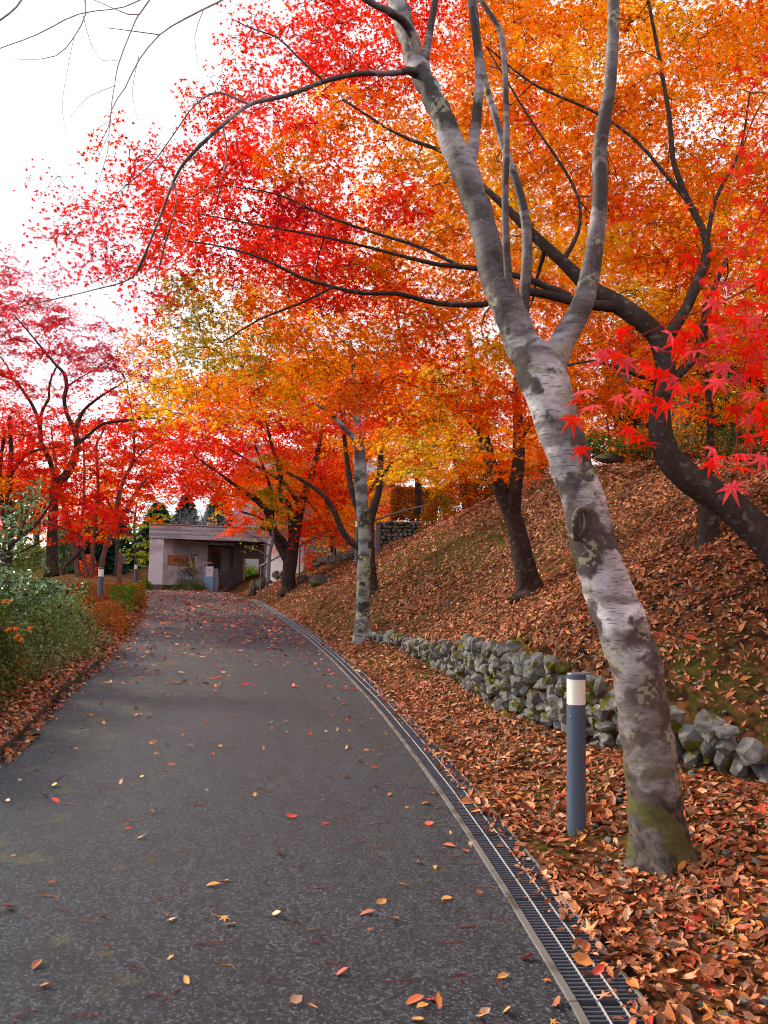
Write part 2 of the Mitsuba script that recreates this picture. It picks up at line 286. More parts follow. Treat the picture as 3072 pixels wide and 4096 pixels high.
tag('kerb', None, None, None, 'structure')
y = 3.2; k = 0
while y < 13.5:
    L = .62; p0, p1 = np.array([xl(y) - .07, y]), np.array([xl(y + L) - .07, y + L]); d = p1 - p0; a = math.atan2(d[1], d[0])
    m = box(0, np.linalg.norm(d) - .012, -.075, .075, -.2, .085 + rng.uniform(-.012, .012), .012)
    m.apply_transform(trimesh.transformations.rotation_matrix(math.atan2(zf(y + L) - zf(y), L), [0, -1, 0]))
    part('kerb', 'kerb_stone', at(m, p0[0] + rng.uniform(-.01, .01), p0[1], float(zf(y)), a), 'kerb_concrete')
    y += L
del labels['kerb']; labels['kerb'] = {'kind': 'structure'}

y, n = 2.3, 0
while y < 30:
    L = 1.0; p0 = np.array([xr(y), y]); p1 = np.array([xr(y + L), y + L]); d = p1 - p0; ln = np.linalg.norm(d); d = d / ln; nn = np.array([d[1], -d[0]])
    z0, z1 = float(zf(y)) + .002, float(zf(y + L)) + .002
    M = np.eye(4); M[:3, 0] = [d[0], d[1], (z1 - z0) / ln]; M[:3, 1] = [nn[0], nn[1], 0]; M[:3, 2] = [0, 0, 1]; M[:3, 3] = [p0[0], p0[1], z0]
    def g(m): m = m.copy(); m.apply_transform(M); m.invert() if np.linalg.det(M[:3, :3]) < 0 else None; return m
    lab = ('nearest steel drain grating panel, at the bottom edge beside the road' if n == 0 else 'steel slot grating panel in the roadside drain, one of those beyond the nearest')
    t = thing('drain_grating', lab, 'drain grating', 'grating panels of the roadside drain')
    e = ln - .006
    part(t, 'edge_strip', g(box(0, e, .008, .044, -.10, .006, .003)), 'steel_edge')
    part(t, 'edge_strip', g(box(0, e, .293, .311, -.10, .006, .003)), 'steel_edge')
    part(t, 'pit', g(box(0, e, .045, .292, -.14, -.12)), 'pit')
    for s in (.118, .202): part(t, 'rod', g(box(0, e, s, s + .008, -.012, .006, .002)), 'galvanised')
    bars = [g(box(u, u + .009, .047, .290, -.03, .0015)) for u in np.arange(.012, e - .012, .0315)]
    if n < 6:
        for b in bars: part(t, 'bar', b, 'dark_steel')
    else: part(t, 'bars', join(bars), 'dark_steel', kind='stuff')
    y += L; n += 1

# ---------------------------------------------------------------- stone walls
def rock(seed, f=(1, 1, 1), n=15):
    r = np.random.default_rng(seed); p = nrm(r.normal(size=(n + 4, 3))); p = np.sign(p) * np.abs(p)**.78
    p = p / np.abs(p).max(0) * .5 * r.uniform(.88, 1, (n + 4, 1))
    return trimesh.convex.convex_hull(p * np.array(f))
ROCKS = [ply(rock(50 + i), 'stone') for i in range(16)]
def stone_at(k, c, size, R):
    M = np.eye(4); M[:3, :3] = R @ np.diag(size); M[:3, 3] = c
    scene[k] = {**ROCKS[int(rng.integers(16))], 'to_world': T(M)}
def rot(yaw, pitch=0, roll=0):
    return trimesh.transformations.euler_matrix(roll, pitch, yaw, 'sxyz')[:3, :3]
tag('stone_wall', 'low dry stone wall of mossy grey rubble along the bank behind the near lamp', 'stone wall')
wy = np.arange(4.3, 16.3, .02); wx = xr(wy) + wall_s(wy)
arc = np.concatenate([[0], np.cumsum(np.hypot(np.diff(wx), np.diff(wy)))]); put = []
for row in range(9):
    s = rng.uniform(0, .1)
    while s < arc[-1]:
        y = float(np.interp(s, arc, wy)); x = float(np.interp(s, arc, wx)); h = float(wall_h(y))
        big = 1.2 if y < 6.4 else 1.0
        w = (.085 + .15 * rng.uniform()**1.6) * big; hh = rng.uniform(.10, .17) * big; zb = .105 * row * big
        if zb < h + (.02 if row else .3) and rng.uniform() < .95:
            dx, dy = float(np.interp(s + .05, arc, wx)) - x, float(np.interp(s + .05, arc, wy)) - y
            a = math.atan2(dy, dx); nx, ny = math.sin(a), -math.cos(a); off = zb * .34 + rng.uniform(-.035, .035)
            tall = rng.uniform() < (.45 if y < 6.8 else .25)
            size = (w * (.85 if tall else 1.15), rng.uniform(.12, .2) * big**.5, hh * (1.4 if tall else 1.05))
            put.append((y, (x - nx * off + .02, y - ny * off, float(zf(y)) + .20 + zb + rng.uniform(-.03, .03)), size, rot(a + rng.normal(0, .3), rng.normal(0, .3), rng.normal(0, .3))))
        s += w * .95
put.sort(key=lambda p_: p_[0]); rest = []
for k, (y, c, size, R) in enumerate(put):
    if k < 290: stone_at(child('stone_wall', 'stone'), c, size, R)
    else:
        m = rock(50 + k % 16); M = np.eye(4); M[:3, :3] = R @ np.diag(size); M[:3, 3] = c; m.apply_transform(M); rest.append(m)
if rest: part('stone_wall', 'stones', join(rest), 'stone', kind='stuff')
print('stones', len(put))
for q in [(2.367,6.181,0.434), (2.485,6.018,0.404), (2.633,5.807,0.359), (2.254,6.334,0.452)]:
    stone_at(child('stone_wall', 'stone'), (q[0], q[1], q[2] + .08), (.22, .18, .34), rot(rng.uniform(0, 3), .2, rng.normal(0, .3)))

# ---------------------------------------------------------------- trees
def crown_mesh(cells, skel, leaf, cov, seed, tpl=STAR5, twig_every=1, spread=.75, maxlink=1.6, tilt=.42, shp=.24):
    r = np.random.default_rng(seed); ch, tw, pads = [], [], []
    for (x, y, z, rad, c) in cells:
        A = (rad / .72)**2; n = cov * A / (shp * leaf * leaf) / 2 * (.38 if c.islower() else 1.0)
        npad = max(1, int(round(n / (38 if c.isupper() else 26))))
        for _ in range(npad):
            pads.append((np.array([x, y, z]) + r.uniform(-1, 1, 3) * rad * np.array([1.0, 1.2, .85]) * spread, rad * r.uniform(.5, 1.0), max(5, int(n / npad)), PAL[c.upper()]))
    nodes = np.array(skel)[:, :4]; ns = len(nodes); order = np.argsort([((nodes[:, :3] - p[0])**2).sum(1).min() for p in pads])
    for k in order:
        pc, pr, m, cols = pads[k]
        nb = nodes[np.argmin(((nodes[:, :3] - pc)**2).sum(1))]; L = np.linalg.norm(pc - nb[:3])
        base = np.array(cols[r.integers(len(cols))]) * r.lognormal(-.05, .2); sk = nodes[np.argmin(((nodes[:ns, :3] - pc)**2).sum(1))]
        out = nrm(pc - sk[:3] + 1e-6); out[2] *= .4
        pn = nrm(np.array([0, 0, 1.0]) + .30 * out + r.normal(0, .18, 3))
        e1 = nrm(np.cross(pn, [0.3, 1, .1])); e2 = np.cross(pn, e1)
        K = int(r.integers(5, 8)); fa = r.uniform(0, 2 * np.pi) + np.arange(K) * 2 * np.pi / K + r.normal(0, .2, K)
        kk = r.integers(0, K, m); rr = pr * r.uniform(.05, 1, m)**.6; aa = fa[kk] + r.normal(0, .22, m)
        off = (np.cos(aa) * rr)[:, None] * e1 + (np.sin(aa) * rr)[:, None] * e2
        p = pc + off + pn * (r.normal(0, .12, m) * pr)[:, None] - np.array([0, 0, 1]) * (.28 * rr * rr / pr)[:, None]
        hd = nrm(off) + r.normal(0, .55, (m, 3)) - np.array([0, 0, .45]); ln = pn + r.normal(0, tilt, (m, 3))
        col = base * r.lognormal(0, .14, (m, 1)) * r.lognormal(0, .05, (m, 3))
        mixc = r.uniform(size=m) < .18; col[mixc] = np.array(cols)[r.integers(0, len(cols), mixc.sum())]
        ch.append(leaves(p, ln, hd, leaf * r.uniform(.7, 1.25, m), col, tpl))
        if twig_every and r.uniform() < twig_every:
            if .05 < L < maxlink:
                mid = (nb[:3] + pc) / 2 + r.normal(0, .10, 3) * L + np.array([0, 0, .05 * L]); r0 = min(.7 * nb[3], .0045 + .0065 * L) * (leaf / .065)**.5
                tw.append(tube([(*nb[:3], r0), (*mid, r0 * .75), (*pc, r0 * .5)], 3, L, 0, False))
            for a in fa[::3]:
                q = pc + pr * .7 * (math.cos(a) * e1 + math.sin(a) * e2) - np.array([0, 0, .15 * pr])
                tw.append(tube([(*pc, .0024 * max(1, leaf / .07)), (*q, .0014)], 3, 9, 0, False))
        if L < maxlink: nodes = np.vstack([nodes, [[*pc, .006]]])
    return merge(ch), (join(tw) if tw else None)
def tree(name, label, cat, bark, limbs, cells=(), leaf=.06, cov=3.0, seed=1, group=None, sides=14, rough=.03, tpl=STAR5, twigs=1, step=.12, crown='leaf', maxlink=1.5, twig_mat='twig_bark', crown_label=None, tilt=.42, shp=.24, spread=.75, flare=.10):
    t = thing(name, label, cat, group); skel = []
    for i, (nm, pts) in enumerate(limbs):
        big = max(p[3] for p in pts)
        ns_ = sides if big > .04 else 8; m_ = tube(pts, ns_, step, rough, True, seed * 13 + i, wob=big * .25)
        if nm == 'trunk' and flare:
            nv = (len(m_.vertices) - 2) // ns_; V = np.array(m_.vertices); R_ = V[:nv * ns_].reshape(nv, ns_, 3); cc_ = R_.mean(1, keepdims=True)
            g_ = float(terrain(cc_[1, 0, 0], cc_[1, 0, 1])); th = np.arange(ns_) / ns_ * 2 * np.pi
            k_ = np.exp(-np.clip(cc_[:, :, 2] - g_, 0, 9) / flare) * (.13 + .17 * np.sin(5 * th + seed)[None] + .08 * np.sin(9 * th + 2)[None])
            V[:nv * ns_] = (cc_ + (R_ - cc_) * (1 + k_[..., None])).reshape(-1, 3); m_ = trimesh.Trimesh(V, m_.faces, process=False)
        part(t, nm, m_, bark, True)
        q = spline(pts, .25); skel += [tuple(a) for a in q[len(q) // 3 if nm == 'trunk' else 1:]]
    if len(cells):
        (m, c), tw = crown_mesh(cells, skel, leaf, cov, seed, tpl, twigs, maxlink=maxlink, tilt=tilt, shp=shp, spread=spread)
        part(t, 'crown', m, crown, False, c, 'stuff', crown_label)
        if tw is not None: part(t, 'twigs', tw, twig_mat, True, None, 'stuff')
    return t

# pale barked leaning tree in front
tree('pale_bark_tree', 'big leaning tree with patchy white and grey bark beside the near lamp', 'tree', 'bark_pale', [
    ('trunk', [(1.581,4.7,-0.007,0.185),(1.564,4.69,0.118,0.165),(1.535,4.68,0.316,0.152),(1.509,4.67,0.564,0.145),(1.471,4.66,0.864,0.14),(1.434,4.65,1.098,0.137),(1.369,4.65,1.343,0.139),(1.283,4.65,1.597,0.137),(1.222,4.65,1.766,0.129),(1.16,4.65,1.957,0.127),(1.098,4.65,2.21,0.117),(1.014,4.65,2.482,0.122),(0.956,4.65,2.663,0.129),(0.883,4.66,2.858,0.137),(0.787,4.68,3.039,0.103),(0.712,4.7,3.232,0.096),(0.632,4.72,3.43,0.089),(0.579,4.75,3.662,0.08),(0.522,4.78,3.913,0.078),(0.422,4.82,4.195,0.081),(0.325,4.86,4.48,0.071),(0.206,4.9,4.773,0.064),(0.11,4.95,5.048,0.062),(0.016,5.0,5.398,0.06),(-0.076,5.1,5.832,0.054),(-0.136,5.2,6.421,0.041)]),
    ('limb', [(0.931,4.66,2.805,0.073),(0.998,4.7,3.022,0.074),(1.131,4.75,3.278,0.066),(1.21,4.8,3.554,0.058),(1.275,4.85,3.964,0.048),(1.296,4.9,4.389,0.044),(1.372,4.95,4.831,0.039),(1.413,5.0,5.429,0.035),(1.457,5.1,6.098,0.027)]),
    ('limb', [(0.712,4.65,3.289,0.029),(0.685,4.62,3.443,0.024),(0.666,4.62,3.84,0.021),(0.674,4.64,4.358,0.018),(0.648,4.66,4.891,0.018),(0.593,4.67,5.041,0.016),(0.495,4.68,5.225,0.013),(0.408,4.7,5.632,0.01)]),
    ('limb', [(0.791,4.75,3.13,0.037),(0.809,4.8,3.345,0.034),(0.835,4.85,3.758,0.032),(0.785,4.9,4.111,0.027),(0.705,4.93,4.372,0.025),(0.648,4.95,4.596,0.023),(0.6,5.0,4.805,0.02),(0.552,5.05,5.159,0.016),(0.507,5.1,5.681,0.012)]),
    ('limb', [(0.46,4.82,4.128,0.043),(0.49,4.8,4.265,0.037),(0.51,4.8,4.449,0.032),(0.53,4.8,4.715,0.028),(0.511,4.8,4.983,0.025),(0.468,4.8,5.287,0.023),(0.421,4.85,5.792,0.015)]),
    ('branch', [(0.16,4.92,4.936,0.034),(0.088,4.85,5.101,0.027),(-0.006,4.75,5.117,0.024),(-0.146,4.65,5.114,0.019),(-0.309,4.55,5.165,0.014)]),
    ('branch', [(0.198,4.92,4.936,0.028),(0.229,4.9,5.14,0.022),(0.261,4.9,5.359,0.019),(0.294,4.9,5.706,0.013)]),
    ('branch', [(0.147,4.9,4.829,0.031),(0.087,4.8,4.786,0.024),(0.002,4.75,4.733,0.018),(-0.216,4.6,4.624,0.015),(-0.396,4.5,4.509,0.014),(-0.592,4.4,4.358,0.013),(-0.78,4.3,4.237,0.011),(-0.929,4.2,4.031,0.01),(-1.045,4.1,3.824,0.009),(-1.103,4.05,3.679,0.007),(-1.156,4.0,3.446,0.006),(-1.228,4.0,3.239,0.005),(-1.273,4.0,3.131,0.003)]),
    ('twig', [(-1.109,4.05,3.667,0.005),(-1.084,4.02,3.529,0.004),(-1.132,4.0,3.277,0.004),(-1.166,3.98,3.031,0.003)]),
    ('twig', [(-0.78,4.3,4.237,0.007),(-0.937,4.2,4.24,0.006),(-1.045,4.15,4.133,0.004),(-1.134,4.1,3.943,0.003),(-1.22,4.05,3.763,0.003),(-1.383,4.0,3.562,0.002)]),
    ('twig', [(-1.206,4.0,3.276,0.004),(-1.28,4.0,3.131,0.004),(-1.484,4.0,3.06,0.003),(-1.699,4.0,3.003,0.003),(-1.925,4.0,2.946,0.002)]),
    ('twig', [(-0.396,4.5,4.509,0.007),(-0.554,4.45,4.629,0.006),(-0.656,4.4,4.698,0.005),(-0.814,4.4,4.756,0.004),(-0.921,4.4,4.809,0.003)]),
    ('twig', [(-0.905,4.2,4.058,0.004),(-0.875,4.2,3.903,0.003),(-0.913,4.2,3.646,0.003)]),
], rough=.012, sides=32, step=.05)
# knot and old branch scar on the pale trunk
kt = 'pale_bark_tree'
part(kt, 'branch_scar', tube([(1.069,4.55,1.91,0.025),(1.042,4.5,1.989,0.02),(1.05,4.49,2.049,0.018),(1.093,4.5,2.077,0.019),(1.12,4.53,2.029,0.023),(1.115,4.55,1.949,0.025)], 10, .02, .08), 'bark_pale', True)

# big maple that leans in from the right, its limbs reach over the road
big_cells = [(-0.92,7.14,7.16,0.29,'r'),(-1.28,9.53,9.14,0.38,'r'),(-0.56,7.77,7.68,0.31,'r'),(-0.57,8.78,8.53,0.35,'r'),(0.0,7.69,7.63,0.31,'r'),(-0.09,10.13,9.57,0.41,'r'),(0.42,8.11,8.16,0.33,'R'),(0.52,10.16,9.71,0.41,'R'),(1.01,8.43,8.3,0.34,'R'),(1.02,9.84,9.34,0.4,'R'),(1.25,7.6,7.6,0.31,'O'),(1.7,10.09,9.58,0.41,'O'),(1.83,7.48,7.51,0.3,'O'),(2.21,8.95,8.69,0.36,'O'),(2.48,8.09,8.08,0.33,'Y'),(3.03,9.81,9.56,0.39,'Y'),(2.96,8.36,8.29,0.34,'O'),(3.21,8.83,8.72,0.36,'O'),(3.44,8.39,8.3,0.34,'O'),(3.89,9.24,9.09,0.37,'O'),(3.53,7.29,7.39,0.29,'B'),(4.66,9.51,9.32,0.38,'B'),(4.4,8.36,8.19,0.34,'O'),(5.18,9.6,9.17,0.39,'O'),(5.01,8.26,8.37,0.33,'O'),(5.37,9.19,9.09,0.37,'O'),(4.9,7.34,7.61,0.3,'O'),(5.95,9.07,8.81,0.37,'O'),(6.18,8.54,8.58,0.34,'O'),(6.85,9.47,9.39,0.38,'O'),(-1.48,8.09,7.43,0.33,'r'),(-1.69,9.67,8.59,0.39,'r'),(-1.02,7.89,7.32,0.32,'r'),(-1.06,8.8,7.97,0.35,'r'),(-0.53,8.24,7.71,0.33,'R'),(-0.65,9.44,8.39,0.38,'R'),(-0.03,7.62,7.05,0.31,'R'),(-0.05,9.23,8.36,0.37,'R'),(0.36,7.77,7.25,0.31,'R'),(0.61,10.07,8.87,0.41,'R'),(1.09,8.52,7.76,0.34,'O'),(1.26,9.9,8.91,0.4,'O'),(1.34,7.77,7.34,0.31,'O'),(1.64,9.51,8.52,0.38,'O'),(1.79,7.93,7.43,0.32,'O'),(2.24,9.22,8.48,0.37,'O'),(2.16,7.27,6.96,0.29,'O'),(2.82,9.66,8.79,0.39,'O'),(2.96,8.49,7.94,0.34,'Y'),(3.18,9.05,8.33,0.36,'Y'),(3.37,7.86,7.49,0.32,'O'),(3.9,9.26,8.32,0.37,'O'),(4.0,8.6,7.94,0.35,'O'),(4.63,10.01,8.96,0.4,'O'),(3.95,7.28,6.88,0.29,'O'),(4.93,9.46,8.73,0.38,'O'),(4.64,7.67,7.35,0.31,'B'),(5.73,9.67,8.84,0.39,'B'),(5.27,8.13,7.66,0.33,'O'),(6.42,9.82,8.8,0.4,'O'),(5.51,7.83,7.43,0.31,'O'),(7.15,10.0,8.89,0.4,'O'),(-1.27,7.0,6.17,0.28,'r'),(-1.7,9.7,7.96,0.39,'r'),(-0.95,8.4,7.15,0.34,'R'),(-1.08,9.5,7.94,0.38,'R'),(-0.45,8.07,6.88,0.32,'R'),(-0.68,9.37,7.8,0.38,'R'),(0.04,8.37,7.13,0.34,'R'),(-0.04,9.23,7.67,0.37,'R'),(0.5,7.12,6.26,0.29,'B'),(0.49,10.14,8.47,0.41,'B'),(0.97,8.43,7.29,0.34,'O'),(1.14,9.21,7.85,0.37,'O'),(1.42,7.78,6.75,0.31,'O'),(1.61,8.62,7.38,0.35,'O'),(1.84,7.7,6.81,0.31,'Y'),(2.29,10.02,8.3,0.4,'Y'),(2.18,7.27,6.39,0.29,'O'),(2.86,10.01,8.28,0.4,'O'),(2.92,8.43,7.29,0.34,'O'),(3.53,9.74,8.17,0.39,'O'),(3.37,8.02,7.04,0.32,'o'),(4.02,9.64,8.04,0.39,'o'),(3.67,7.82,6.89,0.31,'o'),(4.68,10.08,8.51,0.41,'o'),(3.81,7.02,6.24,0.28,'O'),(4.73,8.98,7.76,0.36,'O'),(4.71,7.96,6.92,0.32,'B'),(5.4,8.94,7.67,0.36,'B'),(5.48,8.29,7.13,0.33,'B'),(6.16,9.4,7.97,0.38,'B'),(5.19,7.3,6.47,0.29,'O'),(7.01,10.05,8.39,0.4,'O'),(-1.84,7.52,6.17,0.3,'r'),(-2.17,9.87,7.49,0.4,'r'),(-1.33,7.61,6.08,0.31,'R'),(-1.84,9.79,7.55,0.39,'R'),(-0.97,8.39,6.59,0.34,'R'),(-1.1,9.84,7.43,0.4,'R'),(-0.52,7.87,6.41,0.32,'O'),(-0.73,10.19,7.66,0.41,'O'),(-0.06,8.41,6.78,0.34,'O'),(-0.03,9.24,7.18,0.37,'O'),(0.56,7.68,6.33,0.31,'O'),(0.48,10.11,7.56,0.41,'O'),(0.95,7.53,6.27,0.3,'O'),(1.16,9.32,7.2,0.37,'O'),(1.39,8.29,6.65,0.33,'B'),(1.57,9.58,7.31,0.39,'B'),(1.76,7.67,6.32,0.31,'O'),(2.16,9.64,7.53,0.39,'O'),(2.16,7.49,6.1,0.3,'O'),(2.94,9.55,7.36,0.38,'O'),(2.61,7.47,6.25,0.3,'O'),(3.21,8.99,7.02,0.36,'O'),(3.06,7.47,6.1,0.3,'o'),(4.07,10.13,7.93,0.41,'o'),(4.37,8.21,6.66,0.33,'O'),(5.19,9.61,7.63,0.39,'O'),(5.16,8.54,6.88,0.34,'O'),(5.46,9.35,7.33,0.38,'O'),(4.76,7.33,6.03,0.29,'O'),(6.21,9.41,7.5,0.38,'O'),(5.87,8.41,6.87,0.34,'R'),(6.86,9.75,7.74,0.39,'R'),(-2.43,7.14,5.51,0.29,'r'),(-2.91,8.69,6.16,0.35,'r'),(-2.26,7.59,5.57,0.31,'r'),(-2.81,9.86,6.86,0.4,'r'),(-1.7,7.84,5.8,0.32,'R'),(-2.13,8.73,6.25,0.35,'R'),(-1.38,8.17,5.93,0.33,'R'),(-1.6,9.07,6.53,0.36,'R'),(-0.92,7.6,5.61,0.31,'O'),(-1.08,8.84,6.3,0.36,'O'),(-0.46,7.64,5.61,0.31,'B'),(-0.64,10.03,7.12,0.4,'B'),(0.04,7.79,5.85,0.31,'O'),(0.08,9.55,6.67,0.38,'O'),(0.48,7.39,5.71,0.3,'Y'),(0.42,8.7,6.42,0.35,'Y'),(0.96,8.25,6.08,0.33,'Y'),(1.03,9.32,6.79,0.37,'Y'),(1.38,7.29,5.61,0.29,'O'),(1.59,9.27,6.58,0.37,'O'),(1.9,8.12,6.03,0.33,'O'),(2.21,9.23,6.61,0.37,'O'),(2.43,7.92,5.83,0.32,'O'),(2.53,8.68,6.47,0.35,'O'),(2.76,7.6,5.73,0.31,'o'),(3.25,9.51,6.72,0.38,'o'),(3.24,7.98,5.92,0.32,'O'),(3.49,8.66,6.28,0.35,'O'),(3.26,7.07,5.5,0.28,'O'),(4.62,9.74,7.1,0.39,'O'),(3.99,7.44,5.74,0.3,'B'),(4.59,8.91,6.58,0.36,'B'),(4.88,8.49,6.28,0.34,'O'),(5.98,10.06,7.24,0.4,'O'),(5.11,8.04,6.06,0.32,'O'),(5.93,9.02,6.51,0.36,'O'),(-3.34,8.22,5.4,0.33,'r'),(-4.13,10.17,6.38,0.41,'r'),(-2.58,7.26,4.98,0.29,'r'),(-2.98,8.7,5.81,0.35,'r'),(-2.25,8.07,5.32,0.32,'R'),(-2.68,9.22,6.0,0.37,'R'),(-1.79,8.13,5.56,0.33,'R'),(-2.21,9.12,6.0,0.37,'R'),(-1.29,8.17,5.37,0.33,'R'),(-1.51,8.71,5.65,0.35,'R'),(-0.91,7.81,5.26,0.31,'P'),(-1.22,9.98,6.36,0.4,'P'),(-0.46,7.24,5.05,0.29,'R'),(-0.41,9.0,5.95,0.36,'R'),(0.06,7.29,5.15,0.29,'R'),(0.16,8.71,5.86,0.35,'R'),(0.44,7.21,5.18,0.29,'O'),(0.49,9.86,6.48,0.4,'O'),(1.03,8.55,5.61,0.34,'O'),(1.27,10.04,6.59,0.4,'O'),(1.33,8.03,5.6,0.32,'Y'),(1.72,9.95,6.34,0.4,'Y'),(1.92,7.85,5.37,0.32,'O'),(2.4,10.16,6.42,0.41,'O'),(2.47,8.31,5.64,0.33,'B'),(2.78,9.29,6.2,0.37,'B'),(2.75,7.7,5.4,0.31,'O'),(3.06,8.95,5.88,0.36,'O'),(3.54,8.4,5.66,0.34,'Y'),(3.81,9.57,6.16,0.38,'Y'),(3.69,7.76,5.49,0.31,'O'),(4.5,9.79,6.26,0.39,'O'),(4.3,8.14,5.56,0.33,'O'),(4.74,8.97,6.12,0.36,'O'),(4.32,7.45,5.34,0.3,'O'),(5.32,9.27,6.3,0.37,'O'),(4.96,7.53,5.27,0.3,'O'),(5.91,9.28,6.29,0.37,'O'),(-3.02,7.67,4.68,0.31,'p'),(-3.63,9.34,5.35,0.38,'p'),(-2.9,8.36,5.05,0.34,'p'),(-3.01,8.86,5.37,0.36,'p'),(-2.28,7.75,4.81,0.31,'R'),(-2.65,8.89,5.29,0.36,'R'),(-1.73,7.69,4.87,0.31,'R'),(-2.18,9.4,5.61,0.38,'R'),(-1.25,7.66,4.83,0.31,'R'),(-1.56,9.74,5.79,0.39,'R'),(-0.86,7.34,4.64,0.3,'R'),(-1.02,9.38,5.63,0.38,'R'),(-0.46,7.46,4.66,0.3,'R'),(-0.56,9.69,5.55,0.39,'R'),(-0.06,7.22,4.65,0.29,'O'),(0.17,9.67,5.66,0.39,'O'),(0.47,7.22,4.74,0.29,'O'),(0.57,9.91,5.89,0.4,'O'),(0.94,7.24,4.57,0.29,'O'),(1.2,8.9,5.26,0.36,'O'),(1.25,7.53,4.86,0.3,'Y'),(1.58,9.3,5.62,0.37,'Y'),(1.84,7.44,4.86,0.3,'Y'),(2.37,10.08,5.81,0.41,'Y'),(2.4,7.82,5.01,0.31,'O'),(2.66,9.01,5.43,0.36,'O'),(2.61,7.53,4.91,0.3,'B'),(3.4,9.4,5.52,0.38,'B'),(3.25,7.66,4.78,0.31,'O'),(3.64,9.11,5.41,0.37,'O'),(4.02,8.51,5.14,0.34,'O'),(4.39,9.36,5.74,0.38,'O'),(4.09,7.59,4.96,0.31,'Y'),(4.52,8.82,5.4,0.35,'Y'),(4.66,7.97,4.95,0.32,'O'),(5.7,9.69,5.76,0.39,'O'),(4.92,7.81,5.08,0.31,'O'),(6.11,9.63,5.8,0.39,'O'),(-2.24,8.04,4.5,0.32,'r'),(-2.63,9.03,4.75,0.36,'r'),(-1.91,8.15,4.55,0.33,'G'),(-1.95,8.84,4.79,0.36,'G'),(-1.45,8.39,4.55,0.34,'O'),(-1.47,9.62,4.97,0.39,'O'),(-0.91,8.49,4.76,0.34,'B'),(-0.93,9.12,4.91,0.37,'B'),(-0.5,8.05,4.45,0.32,'R'),(-0.36,9.22,5.03,0.37,'R'),(0.11,7.58,4.35,0.3,'B'),(0.01,9.34,5.07,0.38,'B'),(0.56,7.51,4.26,0.3,'O'),(0.63,9.1,4.81,0.37,'O'),(0.9,8.28,4.68,0.33,'O'),(1.17,10.13,5.19,0.41,'O'),(1.52,8.01,4.62,0.32,'O'),(1.92,10.09,5.35,0.41,'O'),(1.81,8.14,4.48,0.33,'O'),(2.25,9.26,4.9,0.37,'O'),(2.15,7.04,4.26,0.28,'Y'),(2.59,8.85,4.91,0.36,'Y'),(2.75,8.04,4.52,0.32,'O'),(3.58,9.82,5.24,0.39,'O'),(3.07,7.46,4.32,0.3,'O'),(4.15,10.08,5.33,0.41,'O'),(3.54,7.48,4.34,0.3,'Y'),(4.02,8.71,4.91,0.35,'Y'),(4.06,7.79,4.57,0.31,'O'),(5.0,9.45,5.15,0.38,'O'),(4.76,8.34,4.81,0.34,'O'),(5.68,9.73,5.15,0.39,'O'),(5.44,8.5,4.7,0.34,'O'),(6.17,9.64,5.2,0.39,'O'),(-2.43,8.59,4.15,0.35,'o'),(-2.57,9.36,4.48,0.38,'o'),(-1.89,8.04,4.01,0.32,'G'),(-2.04,9.31,4.34,0.37,'G'),(-1.42,7.97,4.01,0.32,'G'),(-1.62,9.78,4.42,0.39,'G'),(-0.82,7.87,3.91,0.32,'O'),(-1.24,10.17,4.75,0.41,'O'),(-0.42,7.14,3.84,0.29,'O'),(-0.61,10.18,4.66,0.41,'O'),(0.06,8.41,4.2,0.34,'O'),(0.05,9.07,4.38,0.36,'O'),(0.48,7.75,4.04,0.31,'B'),(0.78,10.0,4.61,0.4,'B'),(0.96,7.15,3.8,0.29,'Y'),(1.06,9.21,4.28,0.37,'Y'),(1.41,8.11,4.1,0.33,'O'),(1.63,9.28,4.38,0.37,'O'),(1.9,8.52,4.12,0.34,'O'),(2.27,9.96,4.51,0.4,'O'),(2.52,8.4,4.28,0.34,'B'),(2.8,9.32,4.45,0.37,'B'),(2.54,7.09,3.81,0.29,'O'),(3.1,8.95,4.47,0.36,'O'),(2.99,7.58,3.83,0.3,'O'),(3.56,8.82,4.38,0.35,'O'),(3.56,7.74,3.92,0.31,'O'),(4.27,8.9,4.4,0.36,'O'),(4.44,8.57,4.38,0.34,'Y'),(5.09,9.93,4.63,0.4,'Y'),(4.81,8.41,4.28,0.34,'o'),(5.61,9.5,4.48,0.38,'o'),(4.97,7.78,3.98,0.31,'O'),(5.75,8.85,4.29,0.36,'O'),(-2.0,7.37,3.3,0.3,'Y'),(-2.78,9.64,4.0,0.39,'Y'),(-1.69,7.36,3.35,0.3,'O'),(-2.11,9.78,3.81,0.39,'O'),(-1.28,7.78,3.55,0.31,'O'),(-1.59,10.13,3.88,0.41,'O'),(-0.99,8.5,3.62,0.34,'Y'),(-0.92,9.38,3.98,0.38,'Y'),(-0.36,8.05,3.58,0.32,'O'),(-0.38,8.8,3.84,0.35,'O'),(-0.04,7.54,3.47,0.3,'B'),(0.11,9.0,3.74,0.36,'B'),(0.51,8.13,3.52,0.33,'O'),(0.64,9.66,3.88,0.39,'O'),(1.04,8.55,3.58,0.34,'B'),(1.14,9.6,3.96,0.39,'B'),(1.4,8.05,3.48,0.32,'B'),(1.69,9.22,3.78,0.37,'B'),(2.01,8.33,3.61,0.33,'O'),(2.34,9.81,4.05,0.39,'O'),(2.39,8.44,3.79,0.34,'O'),(2.6,9.1,3.74,0.37,'O'),(3.28,7.85,3.56,0.32,'o'),(3.74,8.95,3.75,0.36,'o'),(3.4,7.2,3.4,0.29,'O'),(4.08,8.89,3.78,0.36,'O'),(3.83,7.3,3.45,0.29,'O'),(4.84,9.45,3.91,0.38,'O'),(5.04,7.86,3.59,0.32,'O'),(5.85,9.11,3.96,0.37,'O')]
